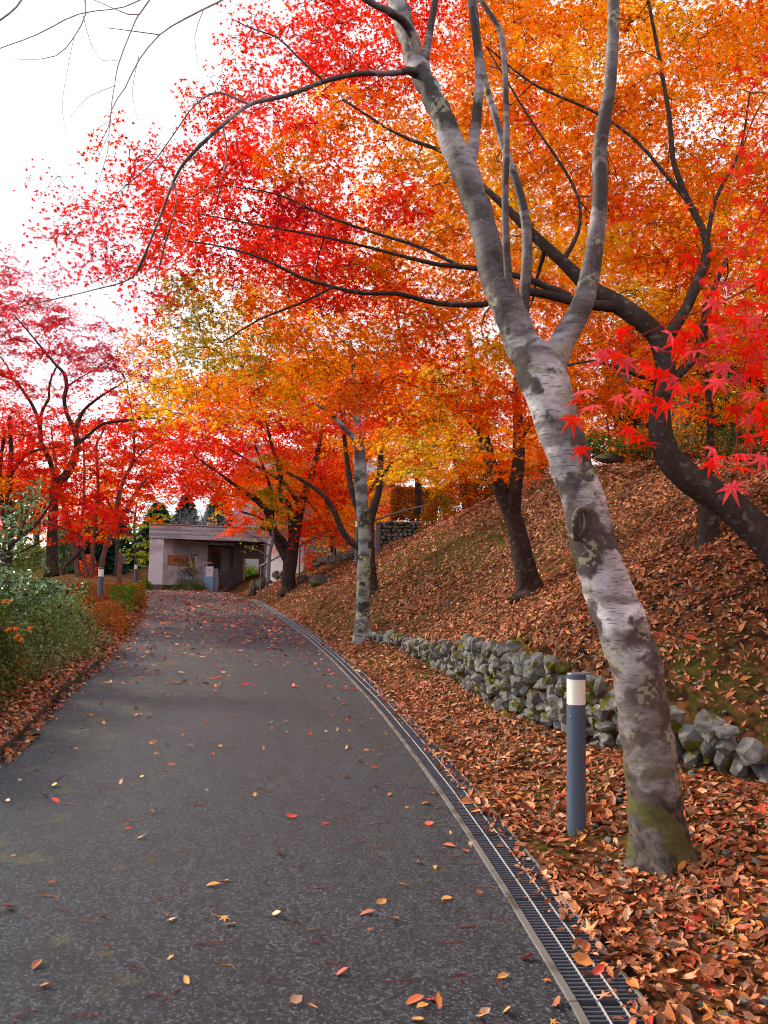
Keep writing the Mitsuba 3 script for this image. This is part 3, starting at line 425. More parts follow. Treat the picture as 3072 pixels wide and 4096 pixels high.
tree('leaning_maple', 'large orange maple with dark curved trunk leaning in from the right bank', 'maple tree', 'bark_dark', [
    ('trunk', [(3.429,6.4,1.489,0.154),(3.196,6.45,1.822,0.143),(2.955,6.5,2.127,0.131),(2.725,6.55,2.366,0.123),(2.452,6.6,2.553,0.117),(2.268,6.6,2.756,0.105),(2.215,6.6,3.001,0.089),(2.244,6.6,3.25,0.079),(2.265,6.6,3.481,0.082),(2.222,6.6,3.692,0.082),(2.073,6.6,3.856,0.079),(1.879,6.65,4.014,0.074),(1.681,6.7,4.159,0.064),(1.48,6.75,4.383,0.052),(1.254,6.8,4.623,0.043),(1.031,6.9,4.912,0.033),(0.799,7.0,5.189,0.025),(0.482,7.2,5.592,0.019),(0.058,7.4,5.876,0.014),(-0.484,7.6,6.332,0.009)]),
    ('limb', [(1.917,6.65,3.988,0.054),(1.713,6.6,3.973,0.044),(1.485,6.6,4.015,0.038),(1.181,6.6,4.079,0.035),(0.972,6.6,4.036,0.029),(0.758,6.55,3.943,0.024),(0.415,6.5,3.925,0.02),(0.076,6.4,3.966,0.018),(-0.179,6.3,3.923,0.017),(-0.431,6.25,3.952,0.013),(-0.716,6.2,4.019,0.012),(-0.971,6.2,4.143,0.01),(-1.261,6.2,4.229,0.007),(-1.586,6.2,4.278,0.005)]),
    ('limb', [(1.485,6.6,4.047,0.032),(1.121,6.7,4.235,0.027),(0.733,6.7,4.306,0.022),(0.423,6.7,4.332,0.019),(0.151,6.7,4.39,0.016),(-0.161,6.7,4.468,0.013),(-0.551,6.7,4.552,0.01),(-1.02,6.7,4.63,0.008),(-1.608,6.7,4.731,0.005)]),
    ('branch', [(0.617,6.7,4.312,0.016),(0.27,6.8,4.52,0.015),(-0.169,6.9,4.698,0.012),(-0.581,7.0,4.882,0.01),(-1.009,7.1,5.114,0.007),(-1.529,7.2,5.24,0.005)]),
    ('branch', [(-0.431,6.25,3.952,0.01),(-0.674,6.2,3.799,0.009),(-0.99,6.2,3.664,0.007),(-1.267,6.2,3.475,0.005)]),
    ('branch', [(1.333,6.8,4.563,0.023),(1.274,6.9,4.316,0.013),(1.253,7.0,4.146,0.008)]),
    ('limb', [(2.202,6.6,3.595,0.063),(2.337,6.6,3.792,0.051),(2.472,6.65,4.007,0.045),(2.591,6.7,4.267,0.042),(2.681,6.75,4.53,0.036),(2.656,6.8,4.756,0.029),(2.56,6.85,5.026,0.026),(2.462,6.9,5.385,0.023),(2.47,7.0,5.828,0.02),(2.42,7.1,6.462,0.017),(2.353,7.2,7.121,0.014)]),
    ('branch', [(2.579,6.85,4.984,0.02),(2.4,6.9,5.257,0.017),(2.151,7.0,5.647,0.013),(1.808,7.1,5.961,0.012),(1.299,7.3,6.344,0.011),(0.876,7.4,6.771,0.007)]),
    ('branch', [(2.673,6.75,4.53,0.023),(2.758,6.8,4.923,0.018),(2.841,6.8,5.131,0.015),(3.051,6.9,5.525,0.012),(3.189,7.0,6.104,0.008)]),
    ('limb', [(2.275,6.6,3.327,0.048),(2.408,6.6,3.445,0.038),(2.524,6.6,3.602,0.035),(2.583,6.65,3.774,0.029),(2.665,6.7,4.069,0.022),(2.868,6.8,4.474,0.016)]),
    ('branch', [(2.219,6.6,3.345,0.025),(2.019,6.5,3.364,0.017),(1.833,6.5,3.436,0.014),(1.673,6.6,3.506,0.011),(1.488,6.7,3.492,0.008)]),
    ('branch', [(1.46,6.75,4.403,0.023),(1.609,6.8,4.692,0.016),(1.622,6.85,5.005,0.013),(1.493,6.9,5.321,0.012),(1.288,7.0,5.715,0.01),(1.096,7.1,6.122,0.009),(0.852,7.2,6.631,0.005)]),
], big_cells, .078, 5.2, 21, rough=.03, sides=16)

over = [(x + rng.uniform(-.4, .4), y + rng.uniform(-.4, .4), max(4.7, 2.6 + .8 * max(y, 0)) + rng.uniform(0, 1.6), .8, 'OOOBY'[int(rng.integers(5))]) for x in np.arange(-.5, 9.5, 1.15) for y in np.arange(-4.5, 9, 1.15) if x > .62 * y + .6 or y < 2.2]
over += [(x + rng.uniform(-.3, .3), y + rng.uniform(-.4, .4), float(terrain(x, y)) + rng.uniform(1.3, 3.2), .8, 'OBRO'[int(rng.integers(4))]) for x in np.arange(2.2, 8, 1.1) for y in np.arange(-2.5, 8.5, 1.1) if x > .60 * y + 1.3]
(m, c), _ = crown_mesh(over, [(5.0, 4.5, 4.5, .05), (4.0, 2.0, 5.2, .04), (5.5, 7.0, 5.0, .04)], .15, 3.0, 22, STAR3, 0)
part('leaning_maple', 'crown', m, 'leaf', False, c, 'stuff')
for e_ in ([(3.2, 6.4, 2.4, .13), (4.0, 5.8, 3.4, .11), (4.8, 4.6, 4.6, .08), (4.6, 2.2, 5.4, .05), (3.6, 0, 5.8, .03)], [(4.4, 5.3, 4.0, .07), (5.8, 6.2, 5.0, .05), (7.4, 6.6, 6.0, .03)]):
    part('leaning_maple', 'limb', tube(e_, 12, .2, .03), 'bark_dark', True)

# yellow green V shaped maple on the bank
v_cells = [(0.88,11.53,5.05,0.24,'o'),(0.8,12.32,5.3,0.26,'o'),(1.35,10.87,4.94,0.23,'o'),(1.8,13.5,5.71,0.28,'o'),(0.54,10.92,4.46,0.23,'O'),(0.54,13.24,5.15,0.28,'O'),(0.74,11.32,4.63,0.24,'G'),(0.95,12.3,4.99,0.26,'G'),(1.21,11.32,4.7,0.24,'g'),(1.43,13.33,5.29,0.28,'g'),(1.41,11.37,4.67,0.24,'O'),(1.6,12.57,5.02,0.26,'O'),(1.82,11.53,4.78,0.24,'O'),(2.08,13.0,5.06,0.27,'O'),(0.11,10.59,4.06,0.22,'O'),(0.17,12.69,4.66,0.27,'O'),(0.5,10.22,4.1,0.21,'G'),(0.54,13.24,4.66,0.28,'G'),(0.86,10.86,4.18,0.23,'G'),(0.93,12.25,4.49,0.26,'G'),(1.15,11.33,4.36,0.24,'G'),(1.24,12.91,4.65,0.27,'G'),(1.46,11.25,4.25,0.24,'Y'),(1.58,12.17,4.46,0.25,'Y'),(1.78,10.83,4.18,0.23,'O'),(2.26,13.4,4.78,0.28,'O'),(-0.24,11.53,3.94,0.24,'R'),(-0.23,13.25,4.33,0.28,'R'),(0.23,10.99,3.91,0.23,'Y'),(0.08,12.51,4.21,0.26,'Y'),(0.56,11.24,3.87,0.24,'G'),(0.63,12.39,4.23,0.26,'G'),(0.78,11.56,4.02,0.24,'G'),(0.94,11.97,4.04,0.25,'G'),(1.07,10.43,3.82,0.22,'Y'),(1.3,12.66,4.32,0.26,'Y'),(1.49,11.63,4.05,0.24,'Y'),(1.49,11.94,4.16,0.25,'Y'),(1.8,10.76,3.8,0.23,'O'),(2.03,12.64,4.23,0.26,'O'),(2.19,11.62,4.0,0.24,'O'),(2.4,12.51,4.19,0.26,'O'),(-0.13,11.03,3.52,0.23,'O'),(-0.26,11.86,3.76,0.25,'O'),(0.1,10.55,3.54,0.22,'Y'),(0.2,12.21,3.69,0.26,'Y'),(0.45,10.78,3.53,0.23,'G'),(0.62,12.97,3.82,0.27,'G'),(0.83,10.82,3.56,0.23,'Y'),(0.92,13.21,3.88,0.28,'Y'),(1.17,11.03,3.57,0.23,'Y'),(1.27,12.37,3.9,0.26,'Y'),(1.36,10.27,3.45,0.21,'O'),(1.65,13.22,3.96,0.28,'O'),(1.79,11.01,3.55,0.23,'O'),(2.07,12.72,3.9,0.27,'O'),(2.1,11.22,3.62,0.23,'B'),(2.42,12.96,3.85,0.27,'B'),(0.25,11.43,3.32,0.24,'Y'),(0.14,12.58,3.54,0.26,'Y'),(0.42,10.23,3.06,0.21,'G'),(0.57,12.12,3.44,0.25,'G'),(0.71,10.31,3.11,0.22,'Y'),(0.94,12.68,3.5,0.27,'Y'),(1.1,10.65,3.13,0.22,'O'),(1.3,12.18,3.47,0.25,'O'),(1.36,10.52,3.24,0.22,'O'),(1.75,13.39,3.67,0.28,'O'),(1.58,10.2,3.18,0.21,'B'),(2.05,12.54,3.4,0.26,'B')]
vb = (2.135,12.142,1.647)
tree('fork_trunk_maple', 'maple with a forked dark trunk and yellow green leaves halfway up the bank', 'maple tree', 'bark_dark', [
    ('trunk', [(vb[0] + .02, vb[1], vb[2] - .15, .28), (vb[0] + .01, vb[1], vb[2] + .05, .2)] + [(2.086,12.1,1.934,0.169),(2.003,12.1,2.304,0.149),(1.92,12.1,2.642,0.145),(1.837,12.1,2.845,0.128),(1.699,12.1,3.15,0.108),(1.559,12.1,3.526,0.095),(1.465,12.2,3.923,0.085),(1.371,12.2,4.343,0.068),(1.327,12.3,4.971,0.048),(1.224,12.4,5.723,0.028)]),
    ('limb', [(1.892,12.1,2.723,0.115),(1.901,12.0,3.04,0.101),(1.953,12.0,3.518,0.091),(1.957,12.0,3.965,0.084),(1.92,12.0,4.484,0.067),(1.945,12.0,5.043,0.05),(2.026,12.1,5.927,0.034)]),
    ('branch', [(1.951,12.0,3.896,0.067),(2.102,11.9,4.086,0.05),(2.318,11.8,4.308,0.036),(2.654,11.8,4.657,0.02)]),
    ('branch', [(1.465,12.2,3.958,0.041),(1.063,12.0,4.257,0.03),(0.639,11.8,4.477,0.023),(0.162,11.6,4.621,0.013)]),
    ('branch', [(1.934,12.0,4.484,0.034),(1.485,11.6,4.649,0.023),(0.985,11.2,4.665,0.016),(0.526,11.0,4.729,0.009)]),
], v_cells, .072, 3.8, 31)

# slim lichen trunk by the wall
b2 = (-0.383,15.871,0.66)
tree('slim_lichen_tree', 'slim upright tree with grey lichen bark and nearly bare pale top beside the drain', 'tree', 'bark_lichen', [
    ('trunk', [(b2[0], b2[1], b2[2] - .2, .20), (b2[0], b2[1], b2[2] + .05, .155)] + [(-0.372,16.05,1.134,0.139),(-0.371,16.05,1.844,0.13),(-0.362,16.05,2.65,0.13),(-0.442,16.05,3.372,0.121),(-0.484,16.05,4.009,0.117),(-0.513,16.05,4.467,0.108),(-0.581,16.05,5.019,0.076),(-0.633,16.05,5.668,0.058),(-0.736,16.05,6.509,0.036)]),
    ('limb', [(-0.495,16.05,4.467,0.081),(-0.421,16.0,4.827,0.063),(-0.313,16.0,5.272,0.054),(-0.213,15.9,5.731,0.04),(-0.2,15.9,6.381,0.022)]),
    ('limb', [(-0.551,16.05,4.512,0.063),(-0.795,15.9,4.753,0.049),(-1.094,15.8,5.027,0.035),(-1.341,15.7,5.163,0.022)]),
    ('branch', [(-0.629,16.05,5.482,0.036),(-0.83,16.0,5.93,0.022),(-0.903,16.0,6.303,0.013)]),
    ('branch', [(-0.313,16.0,5.272,0.031),(-0.506,16.0,5.751,0.022),(-0.428,16.0,6.313,0.013)]),
], [(-1.1,15.86,6.19,0.26,'y'),(-1.03,16.13,6.21,0.26,'y'),(-0.62,15.86,6.31,0.26,'y'),(-0.71,16.03,6.35,0.26,'y'),(-0.61,15.6,5.69,0.25,'y'),(-0.73,16.14,5.88,0.26,'y'),(-0.28,15.69,5.85,0.25,'y'),(-0.24,16.13,5.84,0.26,'y')], .09, .7, 41, tpl=STAR3, rough=.07, sides=18)

# dark maple behind the lichen trunk
mb = (-0.248,18.785,1.536)
tree('many_stem_maple', 'dark many limbed maple right behind the slim lichen trunk', 'maple tree', 'bark_dark', [
    ('trunk', [(mb[0], mb[1], mb[2] - .15, .24), (mb[0], mb[1], mb[2] + .05, .17)] + [(-0.278,18.7,1.992,0.141),(-0.334,18.7,2.616,0.131),(-0.335,18.7,3.141,0.125),(-0.248,18.7,3.459,0.099),(-0.131,18.7,3.884,0.078),(-0.102,18.6,4.507,0.068),(-0.071,18.6,5.04,0.052),(0.165,18.4,5.749,0.031)]),
    ('limb', [(-0.32,18.7,2.46,0.084),(-0.602,18.6,2.605,0.073),(-0.896,18.5,2.884,0.067),(-1.11,18.4,3.359,0.062),(-1.339,18.3,3.685,0.051),(-1.698,18.2,3.945,0.041),(-2.144,18.0,4.165,0.025)]),
    ('limb', [(-0.362,18.7,2.93,0.089),(-0.539,18.7,3.347,0.078),(-0.741,18.7,3.871,0.068),(-0.862,18.7,4.507,0.057),(-0.961,18.6,5.234,0.042),(-1.104,18.5,6.066,0.026)]),
    ('branch', [(-0.095,18.6,4.189,0.047),(0.191,18.5,4.498,0.041),(0.496,18.4,4.804,0.031),(0.9,18.3,5.215,0.02)]),
], [(-2.04,17.85,6.42,0.37,'R'),(-2.34,19.61,6.8,0.41,'R'),(-1.59,17.74,6.31,0.37,'R'),(-1.79,20.76,7.25,0.43,'R'),(-1.1,18.89,6.86,0.4,'O'),(-1.1,21.09,7.35,0.44,'O'),(-0.46,19.19,6.71,0.4,'R'),(-0.48,19.95,7.06,0.42,'R'),(0.11,18.29,6.69,0.38,'B'),(0.21,21.11,7.51,0.44,'B'),(0.57,18.51,6.8,0.39,'R'),(0.71,21.3,7.57,0.45,'R'),(-2.22,18.91,6.05,0.4,'R'),(-2.4,19.97,6.51,0.42,'R'),(-1.53,18.27,5.91,0.38,'O'),(-1.8,20.91,6.81,0.44,'O'),(-0.84,17.91,5.96,0.37,'R'),(-1.27,20.9,6.82,0.44,'R'),(-0.45,19.25,6.34,0.4,'R'),(-0.62,20.17,6.6,0.42,'R'),(0.18,17.65,5.92,0.37,'O'),(0.17,19.8,6.52,0.41,'O'),(0.64,17.72,5.83,0.37,'R'),(0.77,19.6,6.49,0.41,'R'),(1.02,17.78,6.01,0.37,'R'),(1.35,20.97,6.63,0.44,'R'),(-1.54,18.02,5.49,0.38,'B'),(-1.64,21.46,6.2,0.45,'B'),(-1.03,18.45,5.45,0.39,'R'),(-1.17,19.63,5.8,0.41,'R'),(-0.34,18.08,5.39,0.38,'B'),(-0.44,20.61,5.94,0.43,'B'),(0.23,19.12,5.79,0.4,'O'),(0.01,20.77,6.06,0.43,'O'),(0.79,19.13,5.63,0.4,'B'),(0.65,19.62,5.91,0.41,'B'),(1.16,19.55,5.88,0.41,'R'),(1.18,20.25,5.84,0.42,'R'),(-1.08,18.84,5.04,0.39,'O'),(-1.0,19.7,5.28,0.41,'O'),(-0.51,17.68,4.82,0.37,'B'),(-0.53,20.79,5.37,0.43,'B'),(0.02,18.29,5.01,0.38,'O'),(0.25,20.32,5.46,0.43,'O'),(0.65,17.77,4.76,0.37,'B'),(0.82,21.32,5.68,0.45,'B'),(1.3,19.17,5.25,0.4,'O'),(1.2,20.46,5.29,0.43,'O'),(-0.9,19.0,4.44,0.4,'b'),(-0.95,20.07,4.75,0.42,'b'),(0.1,17.87,4.36,0.37,'o'),(0.17,20.11,4.67,0.42,'o'),(0.69,18.07,4.44,0.38,'O'),(0.7,20.98,4.76,0.44,'O'),(1.22,18.41,4.42,0.39,'b'),(1.28,20.56,4.65,0.43,'b')], .10, 4.2, 51)

# maple next to the entrance building
ab = (-3.157,27.986,1.57)
tree('entrance_maple', 'red maple with a split dark trunk standing beside the entrance building', 'maple tree', 'bark_dark', [
    ('trunk', [(ab[0], ab[1], ab[2] - .15, .34), (ab[0], ab[1], ab[2] + .05, .26)] + [(-3.138,27.8,2.125,0.225),(-3.081,27.8,2.746,0.233),(-2.965,27.8,3.526,0.171),(-2.831,27.8,4.233,0.14),(-2.665,27.8,4.944,0.124),(-2.425,27.7,5.566,0.108),(-2.225,27.6,6.501,0.077),(-2.097,27.5,7.751,0.046)]),
    ('limb', [(-3.184,27.8,2.589,0.171),(-3.497,27.8,3.126,0.148),(-3.771,27.7,3.814,0.132),(-3.991,27.6,4.298,0.108),(-4.343,27.4,4.611,0.092),(-4.907,27.2,4.977,0.068),(-5.497,27.0,5.399,0.045),(-6.28,27.0,5.921,0.023)]),
    ('limb', [(-3.02,27.8,3.291,0.148),(-3.141,27.8,4.148,0.14),(-3.34,27.8,4.536,0.124),(-3.52,27.8,4.768,0.101),(-3.512,27.7,5.385,0.085),(-3.78,27.6,6.31,0.062),(-4.115,27.5,7.391,0.038)]),
    ('branch', [(-3.776,27.7,3.969,0.093),(-3.766,27.7,4.595,0.077),(-3.898,27.6,5.206,0.054),(-4.393,27.5,6.437,0.031)]),
    ('branch', [(-3.034,27.8,2.747,0.093),(-3.338,27.6,3.272,0.077),(-3.658,27.4,3.483,0.054),(-4.064,27.2,3.644,0.03)]),
    ('branch', [(-2.802,27.8,4.312,0.085),(-3.26,27.5,5.05,0.069),(-4.164,27.2,5.611,0.046),(-5.381,27.0,6.326,0.03)]),
], [(-5.23,27.66,8.72,0.56,'R'),(-5.73,28.65,8.91,0.58,'R'),(-4.67,27.03,8.53,0.54,'R'),(-5.14,30.46,9.45,0.61,'R'),(-3.55,25.71,8.24,0.52,'R'),(-3.98,29.02,9.39,0.58,'R'),(-3.0,27.54,8.96,0.55,'R'),(-3.05,29.94,9.48,0.6,'R'),(-1.23,27.34,9.03,0.55,'R'),(-1.33,29.5,9.58,0.59,'R'),(-6.49,26.06,7.55,0.52,'r'),(-7.33,29.38,8.59,0.59,'r'),(-6.13,27.35,8.12,0.55,'R'),(-6.66,30.4,8.68,0.61,'R'),(-5.29,27.33,8.11,0.55,'R'),(-5.59,29.51,8.37,0.59,'R'),(-4.26,26.88,7.7,0.54,'R'),(-5.03,30.19,8.75,0.61,'R'),(-3.6,26.82,8.01,0.54,'R'),(-4.04,29.4,8.69,0.59,'R'),(-2.89,26.55,7.65,0.53,'R'),(-2.86,28.14,8.04,0.57,'R'),(-2.26,27.0,7.83,0.54,'R'),(-2.33,28.4,8.21,0.57,'R'),(-1.37,26.56,7.94,0.53,'R'),(-1.48,28.09,8.09,0.57,'R'),(-7.8,27.58,7.15,0.55,'r'),(-8.03,28.88,7.23,0.58,'r'),(-6.84,27.52,7.18,0.55,'R'),(-7.58,30.29,7.62,0.61,'R'),(-5.93,27.32,7.17,0.55,'R'),(-6.41,29.71,7.73,0.6,'R'),(-5.27,27.41,7.18,0.55,'P'),(-5.65,29.16,7.44,0.59,'P'),(-4.45,26.48,6.9,0.53,'R'),(-4.7,29.0,7.33,0.58,'R'),(-3.66,27.12,7.25,0.55,'R'),(-3.83,29.77,7.62,0.6,'R'),(-3.01,27.42,7.31,0.55,'R'),(-3.09,28.89,7.38,0.58,'R'),(-2.22,26.67,7.09,0.54,'R'),(-2.2,28.65,7.58,0.58,'R'),(-1.42,27.88,7.34,0.56,'R'),(-1.51,29.46,7.49,0.59,'R'),(-6.97,25.61,6.13,0.52,'R'),(-7.88,28.15,6.38,0.57,'R'),(-6.76,27.77,6.52,0.56,'R'),(-7.39,29.24,6.72,0.59,'R'),(-5.9,26.14,6.24,0.53,'R'),(-6.63,30.32,6.99,0.61,'R'),(-4.78,25.78,6.27,0.52,'R'),(-5.51,28.1,6.42,0.57,'R'),(-4.68,27.84,6.44,0.56,'R'),(-4.81,29.63,7.02,0.6,'R'),(-3.68,27.23,6.24,0.55,'R'),(-4.04,30.49,7.15,0.61,'R'),(-2.74,26.29,6.12,0.53,'B'),(-3.14,29.05,6.7,0.58,'B'),(-2.27,27.64,6.47,0.56,'B'),(-2.31,29.54,6.91,0.59,'B'),(-1.26,27.87,6.71,0.56,'R'),(-1.48,28.0,6.62,0.56,'R'),(-7.16,25.91,5.29,0.52,'R'),(-8.05,29.85,5.79,0.6,'R'),(-6.46,26.31,5.34,0.53,'R'),(-7.23,29.53,5.77,0.59,'R'),(-5.92,27.86,5.77,0.56,'B'),(-6.25,28.3,5.61,0.57,'B'),(-4.9,26.29,5.42,0.53,'R'),(-5.94,30.48,5.93,0.61,'R'),(-4.09,25.62,5.36,0.52,'B'),(-4.72,28.61,5.86,0.58,'B'),(-3.69,26.71,5.57,0.54,'G'),(-3.76,28.22,5.76,0.57,'G'),(-2.79,26.47,5.5,0.53,'O'),(-3.22,29.3,6.07,0.59,'O'),(-1.83,26.16,5.5,0.53,'R'),(-2.42,29.77,6.03,0.6,'R'),(-1.41,26.59,5.68,0.53,'B'),(-1.3,28.6,5.78,0.58,'B'),(-7.61,27.67,4.82,0.56,'r'),(-8.11,29.82,4.92,0.6,'r'),(-6.19,25.55,4.73,0.51,'R'),(-7.22,29.29,5.05,0.59,'R'),(-6.11,27.42,5.0,0.55,'R'),(-6.58,30.34,5.21,0.61,'R'),(-4.88,25.88,4.6,0.52,'B'),(-5.76,30.24,5.34,0.61,'B'),(-4.47,27.39,4.77,0.55,'O'),(-4.63,30.0,5.31,0.6,'O'),(-3.5,26.16,4.61,0.53,'G'),(-3.87,29.09,4.94,0.59,'G'),(-2.84,25.8,4.84,0.52,'O'),(-3.17,29.27,5.17,0.59,'O'),(-2.03,26.73,4.87,0.54,'B'),(-2.03,28.35,4.88,0.57,'B'),(-1.37,26.91,4.67,0.54,'R'),(-1.21,28.3,4.98,0.57,'R'),(-3.4,26.15,3.97,0.53,'G'),(-3.69,28.02,4.05,0.56,'G'),(-2.95,27.09,4.2,0.54,'O'),(-3.27,29.74,4.25,0.6,'O'),(-2.07,26.84,4.11,0.54,'B'),(-2.36,29.2,4.12,0.59,'B'),(-1.2,26.55,4.22,0.53,'O'),(-1.35,30.2,4.52,0.61,'O'),(-2.7,27.76,3.39,0.56,'r'),(-2.82,28.7,3.63,0.58,'r'),(-1.9,27.88,3.56,0.56,'o'),(-2.35,30.36,3.42,0.61,'o'),(-1.42,27.66,3.46,0.56,'B'),(-1.29,30.39,3.49,0.61,'B')], .15, 5.5, 61, tpl=STAR3)
tree('backlit_maple', 'bright orange red maple on the stair side behind the handrail', 'maple tree', 'bark_dark', [
    ('trunk', [(-1.853,31.5,2.845,0.123),(-1.985,31.5,3.812,0.106),(-2.208,31.5,4.871,0.079),(-2.514,31.5,6.294,0.053)]),
    ('limb', [(-1.918,31.5,3.284,0.07),(-1.658,31.4,4.341,0.061),(-1.421,31.3,5.575,0.044)]),
    ('limb', [(-1.98,31.5,3.635,0.07),(-2.62,31.2,4.655,0.052),(-3.321,31.0,5.321,0.035)]),
], [(-4.1,31.54,6.58,0.53,'B'),(-4.26,32.07,6.73,0.54,'B'),(-3.53,31.58,6.55,0.53,'B'),(-3.56,33.46,6.7,0.57,'B'),(-2.54,31.33,6.7,0.53,'R'),(-2.92,33.33,6.94,0.56,'R'),(-1.79,31.3,6.59,0.53,'B'),(-2.09,33.36,6.66,0.56,'B'),(-4.85,31.65,5.82,0.53,'B'),(-5.24,32.88,5.8,0.56,'B'),(-4.05,30.89,5.83,0.52,'B'),(-4.36,32.37,6.0,0.55,'B'),(-3.49,30.89,5.86,0.52,'B'),(-3.56,32.51,5.94,0.55,'B'),(-2.88,31.85,5.78,0.54,'B'),(-2.96,32.52,5.82,0.55,'B'),(-1.75,31.13,5.66,0.53,'B'),(-2.04,33.3,6.11,0.56,'B'),(-1.24,31.78,5.72,0.54,'Y'),(-1.33,33.37,5.98,0.56,'Y'),(-5.5,31.72,5.02,0.54,'B'),(-5.88,32.3,5.11,0.55,'B'),(-4.7,30.61,5.06,0.52,'B'),(-4.9,32.7,5.16,0.55,'B'),(-4.1,30.82,5.02,0.52,'B'),(-4.36,32.3,5.17,0.55,'B'),(-3.46,31.19,4.94,0.53,'R'),(-3.8,33.29,5.23,0.56,'R'),(-2.67,31.42,4.97,0.53,'B'),(-2.57,32.31,4.94,0.55,'B'),(-1.91,31.74,4.96,0.54,'B'),(-1.88,33.01,5.22,0.56,'B'),(-1.14,30.92,5.01,0.52,'Y'),(-1.15,32.31,5.07,0.55,'Y'),(-0.56,30.9,4.99,0.52,'Y'),(-0.37,32.69,5.12,0.55,'Y'),(-5.54,30.53,4.02,0.52,'B'),(-5.77,33.01,4.26,0.56,'B'),(-4.93,31.39,4.32,0.53,'B'),(-5.05,32.93,4.21,0.56,'B'),(-4.11,31.44,4.44,0.53,'B'),(-4.18,32.99,4.34,0.56,'B'),(-3.42,31.28,4.08,0.53,'B'),(-3.39,32.44,4.36,0.55,'B'),(-2.81,31.35,4.16,0.53,'R'),(-2.58,32.67,4.22,0.55,'R'),(-1.87,31.85,4.46,0.54,'B'),(-2.01,32.3,4.5,0.55,'B'),(-1.2,31.92,4.28,0.54,'B'),(-1.17,32.24,4.54,0.54,'B'),(-0.3,30.88,4.31,0.52,'Y'),(-0.44,33.22,4.49,0.56,'Y'),(-3.38,31.18,3.5,0.53,'B'),(-3.34,32.43,3.69,0.55,'B'),(-2.68,31.59,3.54,0.53,'B'),(-2.53,32.22,3.66,0.54,'B'),(-2.04,31.94,3.66,0.54,'Y'),(-1.95,32.94,3.52,0.56,'Y'),(-1.14,30.6,3.51,0.52,'Y'),(-1.18,32.79,3.7,0.55,'Y'),(-0.53,31.98,3.69,0.54,'R'),(-0.25,32.68,3.77,0.55,'R'),(-2.54,30.84,2.78,0.52,'B'),(-2.7,32.72,2.75,0.55,'B'),(-1.74,31.69,2.89,0.54,'Y'),(-1.92,33.01,3.0,0.56,'Y'),(-1.15,31.25,2.66,0.53,'B'),(-1.06,32.89,2.92,0.56,'B'),(-2.46,31.76,2.21,0.54,'Y'),(-2.65,32.91,2.09,0.56,'Y'),(-1.89,31.78,1.96,0.54,'B'),(-1.89,33.21,2.24,0.56,'B')], .16, 3.6, 71, tpl=STAR3)
tree('low_bright_maple', 'low vivid orange red maple spray hanging over the entrance roof', 'maple tree', 'bark_dark', [
    ('trunk', [(-4.332,33.5,3.062,0.084),(-4.539,33.3,3.887,0.074),(-4.902,33.1,4.423,0.055),(-5.73,33.0,4.676,0.037)]),
], [(-6.11,32.71,5.24,0.32,'B'),(-6.15,33.02,5.31,0.32,'B'),(-5.52,32.46,5.18,0.31,'B'),(-5.66,32.81,5.25,0.32,'B'),(-4.97,32.25,5.15,0.31,'B'),(-5.15,32.82,5.26,0.32,'B'),(-4.71,32.2,5.29,0.31,'B'),(-4.75,33.08,5.33,0.32,'B'),(-4.21,32.75,5.32,0.32,'B'),(-4.33,32.92,5.23,0.32,'B'),(-6.29,32.41,4.76,0.31,'B'),(-6.47,32.94,4.79,0.32,'B'),(-6.03,32.51,4.76,0.31,'B'),(-6.05,33.09,4.84,0.32,'B'),(-5.42,32.27,4.88,0.31,'B'),(-5.7,32.99,4.88,0.32,'B'),(-5.1,32.57,4.76,0.31,'B'),(-5.12,33.09,4.9,0.32,'B'),(-4.67,32.53,4.92,0.31,'B'),(-4.82,32.94,4.91,0.32,'B'),(-4.23,32.2,4.82,0.31,'B'),(-4.24,33.19,4.91,0.32,'B'),(-5.97,32.58,4.41,0.31,'B'),(-6.05,32.92,4.32,0.32,'B'),(-5.49,32.56,4.31,0.31,'B'),(-5.7,33.17,4.43,0.32,'B'),(-5.2,32.51,4.41,0.31,'B'),(-5.28,33.02,4.39,0.32,'B'),(-4.75,32.53,4.43,0.31,'B'),(-4.79,33.34,4.5,0.32,'B')], .11, 2.6, 73)

